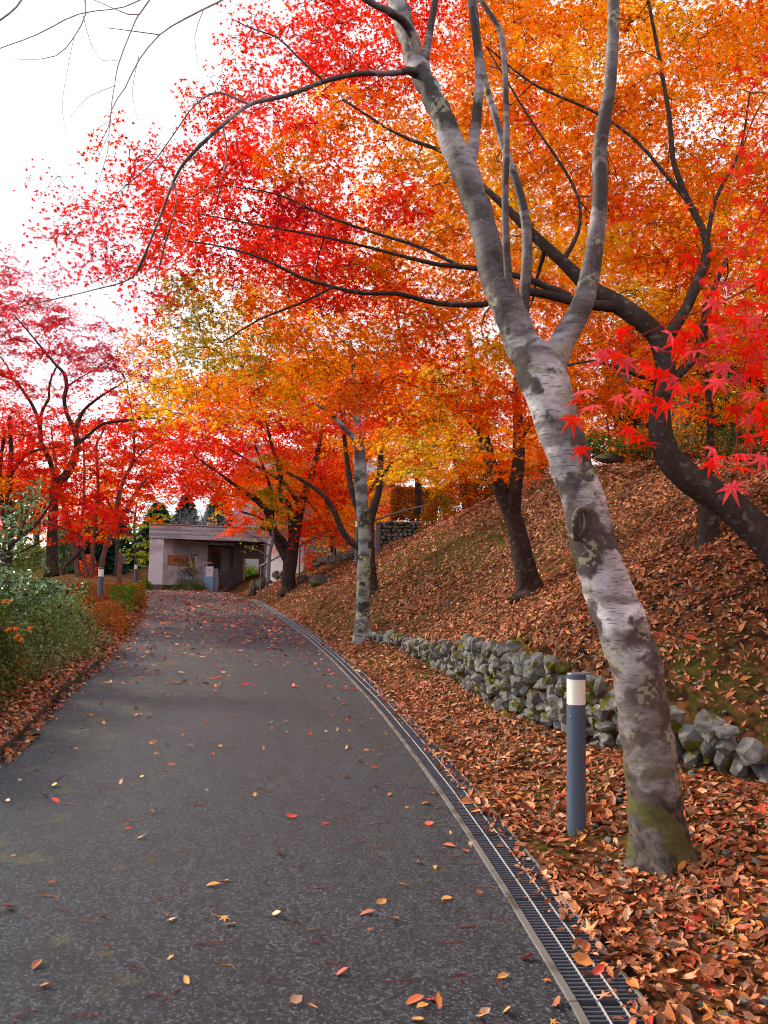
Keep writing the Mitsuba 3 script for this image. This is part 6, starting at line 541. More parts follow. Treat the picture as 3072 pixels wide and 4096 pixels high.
for lab, cells, tr, lb, sd in (
    ('red orange maple far behind the slender stems, closing the gap above the road', [(-13.31,37.31,8.75,0.6,'R'),(-14.12,40.32,9.52,0.65,'R'),(-12.55,38.6,9.14,0.62,'B'),(-13.08,39.4,9.08,0.63,'B'),(-11.47,37.16,8.81,0.6,'R'),(-12.66,40.88,9.43,0.66,'R'),(-11.14,38.48,8.88,0.62,'B'),(-11.25,40.04,9.36,0.64,'B'),(-10.01,38.83,9.24,0.62,'R'),(-10.41,39.22,9.22,0.63,'R'),(-9.43,38.77,9.01,0.62,'R'),(-9.64,39.41,9.4,0.63,'R'),(-13.15,37.24,7.9,0.6,'B'),(-14.4,40.57,8.32,0.65,'B'),(-12.28,37.74,8.17,0.61,'R'),(-13.19,40.12,8.52,0.65,'R'),(-11.36,37.44,7.82,0.6,'R'),(-12.05,39.77,8.39,0.64,'R'),(-10.64,37.1,7.84,0.6,'B'),(-11.39,40.57,8.64,0.65,'B'),(-10.13,38.11,8.18,0.61,'B'),(-10.26,39.06,8.18,0.63,'B'),(-9.29,38.34,8.06,0.62,'R'),(-9.76,40.13,8.4,0.65,'R'),(-8.2,37.06,7.88,0.6,'B'),(-8.53,40.11,8.44,0.65,'B'),(-13.37,38.31,7.31,0.62,'R'),(-14.04,40.0,7.63,0.64,'R'),(-12.42,37.54,7.04,0.6,'B'),(-12.82,39.07,7.37,0.63,'B'),(-11.76,37.99,7.36,0.61,'B'),(-12.17,39.77,7.67,0.64,'B'),(-10.86,37.74,7.06,0.61,'R'),(-10.96,39.3,7.59,0.63,'R'),(-9.92,38.57,7.5,0.62,'B'),(-10.43,40.64,7.57,0.65,'B'),(-9.24,38.59,7.26,0.62,'R'),(-9.44,40.16,7.47,0.65,'R'),(-8.04,38.15,7.12,0.61,'R'),(-8.71,40.43,7.41,0.65,'R'),(-13.12,38.02,6.21,0.61,'R'),(-13.51,39.19,6.34,0.63,'R'),(-12.17,37.14,6.2,0.6,'R'),(-13.38,40.49,6.42,0.65,'R'),(-11.36,37.4,6.33,0.6,'B'),(-11.8,39.5,6.52,0.64,'B'),(-10.96,38.75,6.51,0.62,'B'),(-11.54,40.33,6.63,0.65,'B'),(-9.96,37.69,6.25,0.61,'R'),(-10.21,39.61,6.52,0.64,'R'),(-8.91,37.44,6.11,0.6,'B'),(-9.47,40.9,6.88,0.66,'B'),(-8.26,38.31,6.32,0.62,'B'),(-8.78,40.2,6.51,0.65,'B')], [(-12.516,39.0,2.059,0.098),(-12.514,39.0,4.127,0.076),(-12.474,39.0,6.327,0.054),(-12.4,39.0,8.329,0.033)], [(-12.515,39.0,4.565,0.054),(-11.63,39.0,6.124,0.044),(-10.816,39.0,7.471,0.022)], 111),
    ('tall red maple behind the entrance maple, its crown spreading over the roof', [(-7.31,36.23,10.36,0.66,'R'),(-8.06,38.03,10.94,0.69,'R'),(-6.93,37.65,10.96,0.68,'R'),(-7.35,39.44,11.14,0.71,'R'),(-5.73,37.93,10.72,0.69,'B'),(-6.2,39.02,11.06,0.71,'B'),(-4.8,37.97,11.18,0.69,'R'),(-5.14,38.65,11.02,0.7,'R'),(-4.0,36.38,10.61,0.66,'R'),(-4.06,38.99,11.23,0.71,'R'),(-2.9,37.35,10.93,0.68,'O'),(-2.88,38.04,11.17,0.69,'O'),(-8.23,36.18,9.68,0.65,'R'),(-9.24,39.75,10.08,0.72,'R'),(-7.56,37.97,9.8,0.69,'R'),(-7.8,38.52,10.04,0.7,'R'),(-6.79,37.42,9.79,0.68,'B'),(-7.05,38.95,10.22,0.7,'B'),(-5.84,37.38,9.85,0.68,'R'),(-6.17,39.02,10.08,0.71,'R'),(-4.69,37.43,9.87,0.68,'R'),(-5.05,39.5,10.53,0.71,'R'),(-3.63,36.46,9.63,0.66,'B'),(-4.33,39.8,10.25,0.72,'B'),(-3.08,36.97,9.87,0.67,'O'),(-3.14,39.33,10.17,0.71,'O'),(-9.54,37.12,8.51,0.67,'R'),(-10.29,39.98,9.25,0.72,'R'),(-8.33,36.38,8.61,0.66,'R'),(-9.04,38.88,9.25,0.7,'R'),(-7.27,36.01,8.54,0.65,'R'),(-8.07,38.97,9.18,0.71,'R'),(-6.6,37.53,8.7,0.68,'R'),(-7.06,38.42,8.86,0.7,'R'),(-5.73,37.06,8.65,0.67,'B'),(-5.95,39.54,9.44,0.72,'B'),(-4.51,36.8,9.02,0.67,'R'),(-4.87,39.55,9.18,0.72,'R'),(-3.69,37.45,9.12,0.68,'R'),(-4.05,38.6,9.11,0.7,'R'),(-2.69,36.89,8.77,0.67,'B'),(-3.05,39.73,9.5,0.72,'B'),(-9.45,36.33,7.69,0.66,'R'),(-9.7,38.91,7.93,0.7,'R'),(-8.7,37.55,7.9,0.68,'R'),(-8.81,39.23,8.28,0.71,'R'),(-7.73,37.71,7.78,0.68,'B'),(-7.94,39.29,8.25,0.71,'B'),(-6.65,36.27,7.56,0.66,'R'),(-6.68,38.01,8.1,0.69,'R'),(-5.82,37.57,7.71,0.68,'R'),(-5.76,38.76,8.25,0.7,'R'),(-4.64,36.63,7.74,0.66,'B'),(-5.12,38.8,8.37,0.7,'B'),(-3.74,37.54,7.96,0.68,'R'),(-3.81,38.91,8.43,0.7,'R'),(-2.93,36.47,7.91,0.66,'R'),(-2.94,38.85,8.22,0.7,'R'),(-8.38,37.44,6.82,0.68,'R'),(-8.95,39.79,7.28,0.72,'R'),(-7.29,37.16,7.02,0.67,'R'),(-8.29,39.85,7.4,0.72,'R'),(-6.56,36.45,6.93,0.66,'B'),(-6.92,39.07,7.31,0.71,'B'),(-5.64,36.26,6.84,0.66,'R'),(-5.86,39.26,6.99,0.71,'R'),(-4.81,37.97,7.08,0.69,'R'),(-4.7,38.69,7.3,0.7,'R'),(-3.82,36.64,6.93,0.66,'B'),(-3.81,38.06,7.04,0.69,'B'),(-2.53,36.33,6.75,0.66,'R'),(-2.8,38.79,7.34,0.7,'R'),(-7.53,37.3,5.87,0.68,'R'),(-7.89,38.17,6.22,0.69,'R'),(-6.44,36.35,5.96,0.66,'R'),(-6.79,38.35,6.29,0.69,'R'),(-5.64,37.12,6.2,0.67,'B'),(-5.74,39.14,6.27,0.71,'B'),(-4.51,37.11,6.18,0.67,'B'),(-4.58,38.28,6.05,0.69,'B'),(-3.73,37.12,5.91,0.67,'R'),(-3.86,39.5,6.25,0.72,'R'),(-2.84,37.24,6.06,0.67,'B'),(-3.06,39.29,6.05,0.71,'B')], [(-3.65,38.0,2.86,0.117),(-4.03,38.0,4.874,0.096),(-4.739,38.0,7.01,0.074),(-5.887,38.0,9.16,0.042)], [(-4.08,38.0,5.087,0.064),(-5.802,38.0,6.772,0.053),(-7.557,38.0,7.818,0.032),(-8.872,38.0,8.442,0.021)], 112),
    ('orange maple behind the slim lichen tree, far up the drive', [(-4.0,33.11,11.0,0.61,'O'),(-4.12,35.42,11.25,0.66,'O'),(-3.18,33.75,11.24,0.62,'B'),(-3.2,35.56,11.49,0.66,'B'),(-2.28,33.43,11.07,0.62,'R'),(-2.11,35.59,11.44,0.66,'R'),(-1.06,33.31,10.8,0.62,'O'),(-1.07,34.78,11.25,0.64,'O'),(-0.54,33.31,10.97,0.62,'B'),(-0.38,35.47,11.35,0.66,'B'),(0.37,34.09,11.07,0.63,'O'),(0.49,35.45,11.36,0.66,'O'),(-3.72,34.23,10.03,0.63,'B'),(-4.2,35.0,10.52,0.65,'B'),(-2.99,33.2,9.87,0.61,'O'),(-3.11,35.34,10.68,0.65,'O'),(-2.12,33.46,10.29,0.62,'R'),(-2.44,35.82,10.58,0.66,'R'),(-1.1,33.57,10.17,0.62,'B'),(-1.27,35.39,10.7,0.65,'B'),(-0.34,34.01,10.43,0.63,'O'),(-0.53,34.61,10.52,0.64,'O'),(0.5,33.71,10.24,0.62,'O'),(0.77,34.62,10.46,0.64,'O'),(-4.06,33.61,9.16,0.62,'O'),(-4.21,35.48,9.78,0.66,'O'),(-2.77,33.63,9.17,0.62,'B'),(-3.09,35.11,9.5,0.65,'B'),(-2.13,33.56,9.33,0.62,'O'),(-2.25,35.54,9.68,0.66,'O'),(-1.16,33.73,9.2,0.62,'O'),(-1.36,34.84,9.68,0.64,'O'),(-0.37,34.4,9.32,0.64,'R'),(-0.25,35.76,9.99,0.66,'R'),(0.62,34.1,9.37,0.63,'B'),(0.44,35.72,9.75,0.66,'B'),(-3.98,33.82,8.51,0.63,'B'),(-3.84,35.11,8.76,0.65,'B'),(-2.93,33.9,8.56,0.63,'O'),(-3.15,34.94,8.64,0.65,'O'),(-2.15,33.95,8.49,0.63,'B'),(-1.92,34.59,8.75,0.64,'B'),(-1.0,34.2,8.7,0.63,'O'),(-1.28,35.19,8.71,0.65,'O'),(-0.21,33.87,8.24,0.63,'B'),(-0.34,35.67,8.8,0.66,'B'),(0.71,34.12,8.32,0.63,'O'),(0.6,35.73,8.78,0.66,'O'),(-3.86,33.93,7.35,0.63,'O'),(-4.02,35.3,7.81,0.65,'O'),(-3.07,33.96,7.69,0.63,'O'),(-2.85,35.35,7.66,0.65,'O'),(-2.24,34.2,7.38,0.63,'B'),(-2.08,35.58,7.78,0.66,'B'),(-1.37,34.21,7.35,0.63,'Y'),(-1.3,34.93,7.65,0.65,'Y'),(-0.5,34.24,7.62,0.63,'O'),(-0.1,35.55,7.88,0.66,'O'),(0.67,33.06,7.56,0.61,'B'),(0.83,34.78,7.52,0.64,'B')], [(-0.947,35.0,3.887,0.098),(-1.19,35.0,5.855,0.078),(-1.639,35.0,8.041,0.059),(-1.894,35.0,10.256,0.029)], [(-1.239,35.0,6.251,0.059),(-0.447,35.0,7.865,0.049),(0.305,35.0,9.897,0.029)], 113),
    ('low orange and yellow maple filling the skyline behind the clipped hedge', [(-0.17,39.05,9.29,0.72,'O'),(-0.51,40.73,9.85,0.75,'O'),(0.74,38.94,9.46,0.72,'Y'),(0.63,40.15,9.72,0.74,'Y'),(1.61,38.69,9.32,0.72,'O'),(1.95,40.51,9.46,0.75,'O'),(2.92,39.32,9.58,0.73,'O'),(3.11,40.11,9.71,0.74,'O'),(3.62,39.32,9.71,0.73,'B'),(3.73,40.38,9.45,0.75,'B'),(4.79,38.38,9.46,0.71,'O'),(4.97,40.54,9.96,0.75,'O'),(5.72,38.41,9.37,0.71,'Y'),(5.94,40.53,9.71,0.75,'Y'),(6.65,38.19,9.19,0.71,'O'),(6.96,40.11,9.6,0.74,'O'),(-0.07,39.23,8.23,0.73,'Y'),(-0.02,40.78,8.33,0.75,'Y'),(0.59,38.11,8.17,0.71,'O'),(1.1,40.93,8.61,0.76,'O'),(1.96,39.06,8.42,0.72,'G'),(1.7,39.55,8.46,0.73,'G'),(2.82,38.62,8.06,0.71,'O'),(3.1,39.93,8.36,0.74,'O'),(3.94,39.44,8.6,0.73,'B'),(4.02,39.69,8.24,0.73,'B'),(4.99,39.21,8.54,0.73,'Y'),(4.86,40.35,8.72,0.75,'Y'),(5.58,38.5,8.38,0.71,'O'),(6.02,40.49,8.68,0.75,'O'),(6.88,38.39,8.21,0.71,'B'),(7.01,40.15,8.56,0.74,'B'),(0.05,39.48,7.08,0.73,'O'),(-0.27,39.77,7.54,0.74,'O'),(0.77,39.13,7.07,0.72,'Y'),(0.97,39.62,7.49,0.73,'Y'),(1.66,38.66,7.21,0.72,'O'),(2.19,40.91,7.33,0.76,'O'),(2.96,38.52,7.3,0.71,'B'),(2.85,40.91,7.58,0.76,'B'),(3.76,39.35,7.63,0.73,'O'),(4.14,40.81,7.34,0.76,'O'),(5.07,39.39,7.51,0.73,'G'),(5.16,40.67,7.64,0.75,'G'),(5.68,38.59,7.41,0.71,'Y'),(5.88,40.21,7.49,0.74,'Y'),(6.9,39.03,7.42,0.72,'O'),(6.97,40.6,7.81,0.75,'O'),(-0.37,38.14,6.16,0.71,'B'),(-0.31,40.55,6.57,0.75,'B'),(0.66,38.11,6.1,0.71,'O'),(0.76,39.8,6.44,0.74,'O'),(2.08,39.44,6.36,0.73,'Y'),(2.0,40.24,6.36,0.74,'Y'),(3.03,39.28,6.12,0.73,'O'),(3.19,39.85,6.26,0.74,'O'),(4.02,38.88,6.06,0.72,'B'),(3.89,39.63,6.22,0.73,'B'),(4.97,38.92,6.33,0.72,'O'),(4.73,39.57,6.49,0.73,'O'),(5.75,39.36,6.5,0.73,'O'),(5.93,39.53,6.39,0.73,'O'),(6.7,38.35,6.24,0.71,'B'),(7.37,40.65,6.74,0.75,'B'),(-0.3,39.08,5.36,0.72,'O'),(-0.23,40.18,5.3,0.74,'O'),(0.66,38.38,5.1,0.71,'Y'),(0.91,40.52,5.15,0.75,'Y'),(1.67,39.27,5.4,0.73,'B'),(1.85,40.51,5.15,0.75,'B'),(2.98,38.81,5.31,0.72,'O'),(3.16,39.67,5.57,0.73,'O'),(4.01,38.06,5.15,0.7,'O'),(3.93,40.53,5.26,0.75,'O'),(4.71,39.4,5.38,0.73,'G'),(5.22,40.82,5.53,0.76,'G'),(5.67,38.61,5.55,0.71,'O'),(6.05,40.02,5.3,0.74,'O'),(6.84,38.19,5.28,0.71,'B'),(6.95,39.65,5.53,0.73,'B')], [(2.857,39.0,5.327,0.131),(2.623,39.0,6.425,0.098),(2.163,39.0,7.746,0.065),(1.918,39.0,9.304,0.033)], [(2.576,39.0,6.645,0.065),(3.925,39.0,7.783,0.054),(5.459,39.0,8.708,0.033)], 115),
    ('tall orange and red maple behind the limbs that reach over the road', [(-3.57,25.18,13.97,0.57,'R'),(-3.77,28.11,15.31,0.63,'R'),(-2.5,24.3,13.37,0.55,'r'),(-2.88,26.33,14.74,0.59,'r'),(-1.88,24.67,13.8,0.56,'R'),(-1.91,28.99,16.06,0.65,'R'),(-1.03,25.84,14.32,0.58,'O'),(-1.13,28.53,15.82,0.64,'O'),(-0.22,23.66,13.26,0.53,'O'),(-0.32,26.03,14.3,0.59,'O'),(0.54,25.98,14.33,0.59,'O'),(0.55,27.04,14.96,0.61,'O'),(1.48,23.07,12.82,0.52,'O'),(1.34,26.07,14.34,0.59,'O'),(-3.81,23.1,12.16,0.52,'r'),(-4.41,26.33,13.63,0.59,'r'),(-3.18,24.17,12.65,0.54,'R'),(-3.74,27.03,14.06,0.61,'R'),(-2.37,23.15,12.01,0.52,'R'),(-3.06,28.3,14.54,0.64,'R'),(-1.98,25.5,13.31,0.57,'R'),(-2.1,27.71,14.13,0.62,'R'),(-0.84,23.27,12.27,0.52,'O'),(-1.09,26.77,14.03,0.6,'O'),(-0.02,25.01,12.92,0.56,'O'),(-0.11,26.43,13.55,0.6,'O'),(0.65,23.88,12.5,0.54,'Y'),(0.6,27.41,14.01,0.62,'Y'),(1.69,25.12,13.0,0.57,'O'),(1.87,27.62,14.46,0.62,'O'),(-3.95,23.99,11.85,0.54,'R'),(-4.39,26.27,12.67,0.59,'R'),(-3.35,23.99,11.61,0.54,'R'),(-3.88,27.92,13.3,0.63,'R'),(-2.36,23.75,11.47,0.53,'R'),(-3.13,28.82,14.03,0.65,'R'),(-1.91,25.66,12.27,0.58,'O'),(-2.02,27.0,13.22,0.61,'O'),(-0.94,25.58,12.39,0.58,'O'),(-1.14,27.96,13.65,0.63,'O'),(0.08,23.51,11.48,0.53,'O'),(-0.16,26.23,12.96,0.59,'O'),(0.58,25.84,12.78,0.58,'O'),(0.73,28.85,14.0,0.65,'O'),(1.73,25.99,12.82,0.59,'O'),(1.64,27.09,13.2,0.61,'O'),(-4.92,24.94,11.25,0.56,'r'),(-5.36,27.83,12.37,0.63,'r'),(-4.25,25.41,11.34,0.57,'R'),(-4.29,26.88,12.1,0.61,'R'),(-3.16,23.01,10.55,0.52,'B'),(-3.43,26.77,12.04,0.6,'B'),(-2.71,25.7,11.62,0.58,'O'),(-2.7,27.45,12.22,0.62,'O'),(-1.85,25.45,11.64,0.57,'O'),(-2.15,28.41,12.6,0.64,'O'),(-0.66,23.26,10.82,0.52,'Y'),(-1.03,28.39,12.6,0.64,'Y'),(-0.26,23.88,11.08,0.54,'O'),(0.07,26.76,12.01,0.6,'O'),(0.8,24.4,10.99,0.55,'O'),(0.69,26.59,11.91,0.6,'O'),(1.31,23.43,10.86,0.53,'O'),(1.79,28.81,12.89,0.65,'O'),(-4.05,24.31,10.43,0.55,'G'),(-4.75,28.33,11.87,0.64,'G'),(-2.94,23.71,9.99,0.53,'O'),(-3.59,28.54,11.6,0.64,'O'),(-2.74,25.68,10.83,0.58,'R'),(-2.68,26.5,11.05,0.6,'R'),(-1.52,23.92,10.3,0.54,'O'),(-1.58,26.23,10.92,0.59,'O'),(-0.73,24.62,10.43,0.55,'O'),(-1.13,28.14,11.87,0.63,'O'),(-0.13,24.71,10.5,0.56,'O'),(0.05,28.72,11.73,0.65,'O'),(0.57,23.88,10.21,0.54,'O'),(0.86,28.98,11.95,0.65,'O'),(1.63,25.69,10.84,0.58,'O'),(1.45,26.25,11.12,0.59,'O'),(-5.01,24.93,9.45,0.56,'Y'),(-4.96,26.38,10.27,0.59,'Y'),(-3.88,24.63,9.63,0.55,'O'),(-4.42,27.16,10.41,0.61,'O'),(-3.26,24.02,9.25,0.54,'O'),(-3.48,27.66,10.51,0.62,'O'),(-2.54,24.52,9.63,0.55,'B'),(-2.65,28.7,10.88,0.65,'B'),(-1.39,23.58,9.15,0.53,'O'),(-1.77,27.49,10.57,0.62,'O'),(-0.95,25.49,9.88,0.57,'O'),(-0.91,28.85,10.83,0.65,'O'),(-0.02,24.4,9.49,0.55,'O'),(-0.12,26.23,10.13,0.59,'O'),(0.89,25.37,10.01,0.57,'Y'),(0.98,27.87,10.47,0.63,'Y'),(1.6,25.76,9.88,0.58,'O'),(1.7,28.76,11.04,0.65,'O'),(-5.01,25.47,9.03,0.57,'Y'),(-4.96,26.46,9.16,0.6,'Y'),(-4.18,25.9,9.07,0.58,'O'),(-4.42,26.47,9.31,0.6,'O'),(-3.25,25.17,9.02,0.57,'R'),(-3.66,27.36,9.37,0.62,'R'),(-2.27,24.9,8.75,0.56,'O'),(-2.54,27.04,9.24,0.61,'O'),(-1.68,24.97,8.79,0.56,'O'),(-1.86,28.02,9.66,0.63,'O'),(-0.95,25.84,9.04,0.58,'B'),(-0.83,27.16,9.36,0.61,'B'),(-0.14,23.56,8.6,0.53,'O'),(-0.02,27.49,9.44,0.62,'O'),(0.83,23.87,8.78,0.54,'O'),(1.11,28.81,9.86,0.65,'O'),(1.63,25.32,9.07,0.57,'O'),(1.79,28.02,9.87,0.63,'O'),(-4.57,23.5,7.71,0.53,'O'),(-5.35,27.9,8.97,0.63,'O'),(-3.74,23.66,7.83,0.53,'O'),(-4.25,27.68,8.84,0.62,'O'),(-3.12,25.31,7.98,0.57,'B'),(-3.5,27.06,8.48,0.61,'B'),(-2.33,24.82,7.83,0.56,'R'),(-2.62,27.78,8.9,0.63,'R'),(-1.41,23.11,7.55,0.52,'O'),(-1.62,28.4,9.07,0.64,'O'),(-0.67,24.95,8.16,0.56,'O'),(-0.8,26.63,8.52,0.6,'O'),(-0.22,24.45,7.99,0.55,'O'),(0.07,26.57,8.6,0.6,'O'),(0.75,24.55,8.07,0.55,'B'),(0.94,26.93,8.64,0.61,'B'),(1.73,24.59,7.95,0.55,'O'),(1.71,28.41,8.85,0.64,'O')], [(1.145,27.0,4.163,0.121),(1.035,27.0,6.153,0.098),(0.685,27.0,8.637,0.068),(0.167,27.0,11.482,0.038)], [(0.946,27.0,6.925,0.06),(-0.553,27.0,8.925,0.045),(-2.137,27.0,10.474,0.03),(-3.728,27.0,11.718,0.015)], 114)):
    tree('backdrop_maple', lab, 'maple tree', 'bark_dark', [('trunk', tr), ('limb', lb)], cells, .13 if sd == 114 else .22, 3.0, sd, sides=8, step=.4, twigs=.2, tpl=STAR3)

# thin tree with a guard cane at the stair foot, thin tree on the right bank
tree('slim_bank_tree', 'thin straight dark trunk on the right bank beyond the curved maple trunk', 'tree', 'bark_dark', [
    ('trunk', [(3.276,8.3,2.007,0.144),(3.26,8.3,2.192,0.107),(3.256,8.3,2.496,0.088),(3.256,8.3,2.778,0.051),(3.293,8.3,3.015,0.042),(3.303,8.3,3.349,0.037),(3.296,8.3,3.733,0.035),(3.274,8.3,4.12,0.03),(3.253,8.3,4.608,0.021)]),
], [(3.49,8.98,4.88,0.18,'o'),(3.44,9.12,4.89,0.18,'o'),(3.53,8.71,4.76,0.18,'O'),(3.73,9.16,4.96,0.18,'O'),(3.32,8.7,4.48,0.17,'O'),(3.61,9.37,4.68,0.19,'O'),(3.53,8.71,4.51,0.18,'O'),(3.74,9.11,4.55,0.18,'O')], .06, 1.5, 98)
tree('staked_sapling', 'small sapling with sparse yellow leaves at the foot of the stair', 'young tree', 'grey_twig', [
    ('trunk', [(-3.647,26.5,1.822,0.067),(-3.632,26.5,2.678,0.059),(-3.533,26.5,3.273,0.044),(-3.613,26.5,3.867,0.03)]),
    ('branch', [(-3.629,26.5,2.604,0.03),(-3.947,26.4,2.814,0.022),(-4.302,26.3,2.875,0.015)]),
    ('branch', [(-3.582,26.5,2.975,0.03),(-3.945,26.3,3.177,0.022),(-4.378,26.2,3.382,0.015)]),
], [(-3.94,26.18,3.73,0.19,'o'),(-4.01,26.69,3.76,0.19,'o'),(-3.66,26.1,3.73,0.19,'Y'),(-3.68,26.56,3.8,0.19,'Y'),(-4.21,26.11,3.48,0.19,'y'),(-4.19,26.47,3.5,0.19,'y'),(-4.01,26.27,3.5,0.19,'Y'),(-4.0,26.6,3.44,0.19,'Y'),(-3.65,26.15,3.46,0.19,'Y'),(-3.71,26.56,3.5,0.19,'Y'),(-4.49,26.07,3.21,0.19,'g'),(-4.54,26.38,3.23,0.19,'g'),(-4.22,26.21,3.16,0.19,'y'),(-4.3,26.69,3.26,0.19,'y'),(-4.44,26.24,2.89,0.19,'g'),(-4.54,26.57,2.89,0.19,'g'),(-4.16,26.2,2.91,0.19,'g'),(-4.22,26.62,2.97,0.19,'g')], .09, 1.1, 99, tpl=STAR3, twig_mat='grey_twig')

# bare twigs of an unseen tree hanging into the top left corner
bt = thing('bare_branch', 'bare thin grey branches hanging in the white sky at the top left', 'branch')
for p in ([(-2.433,4.5,4.749,0.018),(-2.279,4.5,4.847,0.011),(-2.19,4.5,4.926,0.01),(-2.093,4.5,5.086,0.013)], [(-2.371,4.6,4.715,0.005),(-2.105,4.6,4.828,0.006),(-1.867,4.6,4.964,0.006),(-1.596,4.6,5.014,0.006),(-1.409,4.6,5.121,0.008)],
          [(-0.616,4.4,5.097,0.016),(-0.824,4.4,5.008,0.012),(-1.004,4.4,4.905,0.01),(-1.183,4.4,4.803,0.009),(-1.322,4.4,4.703,0.007),(-1.432,4.4,4.548,0.007),(-1.502,4.4,4.381,0.006),(-1.572,4.4,4.243,0.005),(-1.58,4.4,3.998,0.004),(-1.627,4.4,3.809,0.003),(-1.647,4.4,3.622,0.002)],
          [(-1.322,4.4,4.703,0.006),(-1.433,4.3,4.648,0.005),(-1.588,4.3,4.667,0.004)], [(-1.544,4.7,5.045,0.009),(-1.589,4.7,4.925,0.007),(-1.653,4.7,4.717,0.007),(-1.667,4.7,4.599,0.005),(-1.681,4.7,4.452,0.005),(-1.686,4.7,4.278,0.003),(-1.759,4.7,4.103,0.003)],
          [(-1.441,4.7,5.227,0.011),(-1.544,4.7,5.045,0.009),(-1.686,4.7,5.072,0.005),(-1.915,4.7,5.172,0.004)], [(-1.928,4.8,5.264,0.011),(-1.905,4.8,5.111,0.008),(-1.968,4.8,4.958,0.006),(-2.075,4.8,4.835,0.005),(-2.243,4.8,4.801,0.003),(-2.33,4.8,4.814,0.003)],
          [(-1.919,4.8,5.096,0.005),(-1.867,4.8,4.93,0.004),(-1.789,4.8,4.811,0.003),(-1.655,4.7,4.746,0.003)], [(-1.968,4.8,4.958,0.004),(-2.008,4.8,4.656,0.003),(-2.012,4.8,4.477,0.003),(-1.973,4.8,4.3,0.002)],
          [(-1.66,4.7,4.584,0.004),(-1.823,4.7,4.508,0.003),(-1.926,4.7,4.374,0.002)], [(-1.08,4.4,4.862,0.005),(-1.126,4.4,4.693,0.004),(-1.091,4.4,4.5,0.002)], [(-1.433,4.4,4.576,0.004),(-1.462,4.4,4.355,0.003),(-1.42,4.4,4.192,0.002)]):
    part(bt, 'twig', tube([(*a[:3], a[3] * .62) for a in p], 6, .08, .05, True, len(p), wob=.01), 'pale_twig', True)

# ---------------------------------------------------------------- background wood
def conifer(lab, base, h, r, n, col, seed, leaf=.5, cat='conifer', name='conifer_tree', layers=16, bare=.12):
    t = thing(name, lab, cat); q = np.random.default_rng(seed); b = np.array(base)
    part(t, 'trunk', tube([(*b, h * .02 + .06), (*(b + [0, 0, h * .5]), h * .013 + .03), (*(b + [0, 0, h * .98]), .02)], 8, 1.5, .03), 'bark_dark', True)
    f = np.sort(q.uniform(bare, 1, n)); lev = np.floor(f * layers); a = q.uniform(0, 2 * np.pi, n)
    arms = 7; a = (np.floor(a / (2 * np.pi) * arms) + lev * .37) / arms * 2 * np.pi + q.normal(0, .22, n)
    fr = (lev + q.uniform(0, .75, n)) / layers; rr = r * (1.03 - fr)**.8 * q.uniform(.12, 1, n)**.6
    p = b + np.stack([np.cos(a) * rr, np.sin(a) * rr, fr * h - rr * .28], -1)
    d = np.stack([np.cos(a), np.sin(a), a * 0 - .35], -1) + q.normal(0, .3, (n, 3))
    cc = np.array(PAL[col]); c = cc[q.integers(0, len(cc), n)] * q.lognormal(0, .25, (n, 1))
    v, f_, c_ = leaves(p, np.stack([a * 0, a * 0, a * 0 + 1], -1) + q.normal(0, .45, (n, 3)), d, leaf * q.uniform(.6, 1.3, n), c, BLADE)
    part(t, 'crown', (v, f_), 'leaf', False, c_, 'stuff'); return t
for i, (lab, b, h, r, n, c) in enumerate((
    ('dark green conifer rising behind the entrance roof, left of the gap', (-14.873,62.0,1.919), 6.7, 2.8, 6000, 'D'), ('dark green conifer behind the right half of the entrance roof', (-11.958,60.0,1.96), 6.9, 3.0, 7000, 'D'),
    ('dark green conifer standing left of the yellow green tree', (-18.321,56.0,1.786), 5.6, 3.0, 5000, 'D'), ('dark conifer behind the left lamp and slender stems', (-17.963,52.0,1.695), 5.2, 2.6, 4500, 'D'),
    ('dark blue green conifer hidden behind the entrance wall', (-16.392,60.0,1.801), 6.0, 3.2, 6500, 'D'), ('small dark conifer at the far left behind the trunks', (-22.131,58.0,1.663), 4.6, 3.0, 4500, 'D'), ('distant dark conifer right behind the red entrance maple', (-10.325,66.0,1.981), 6.5, 3.4, 6000, 'D'))):
    conifer(lab, b, h, r, n, c, 200 + i)
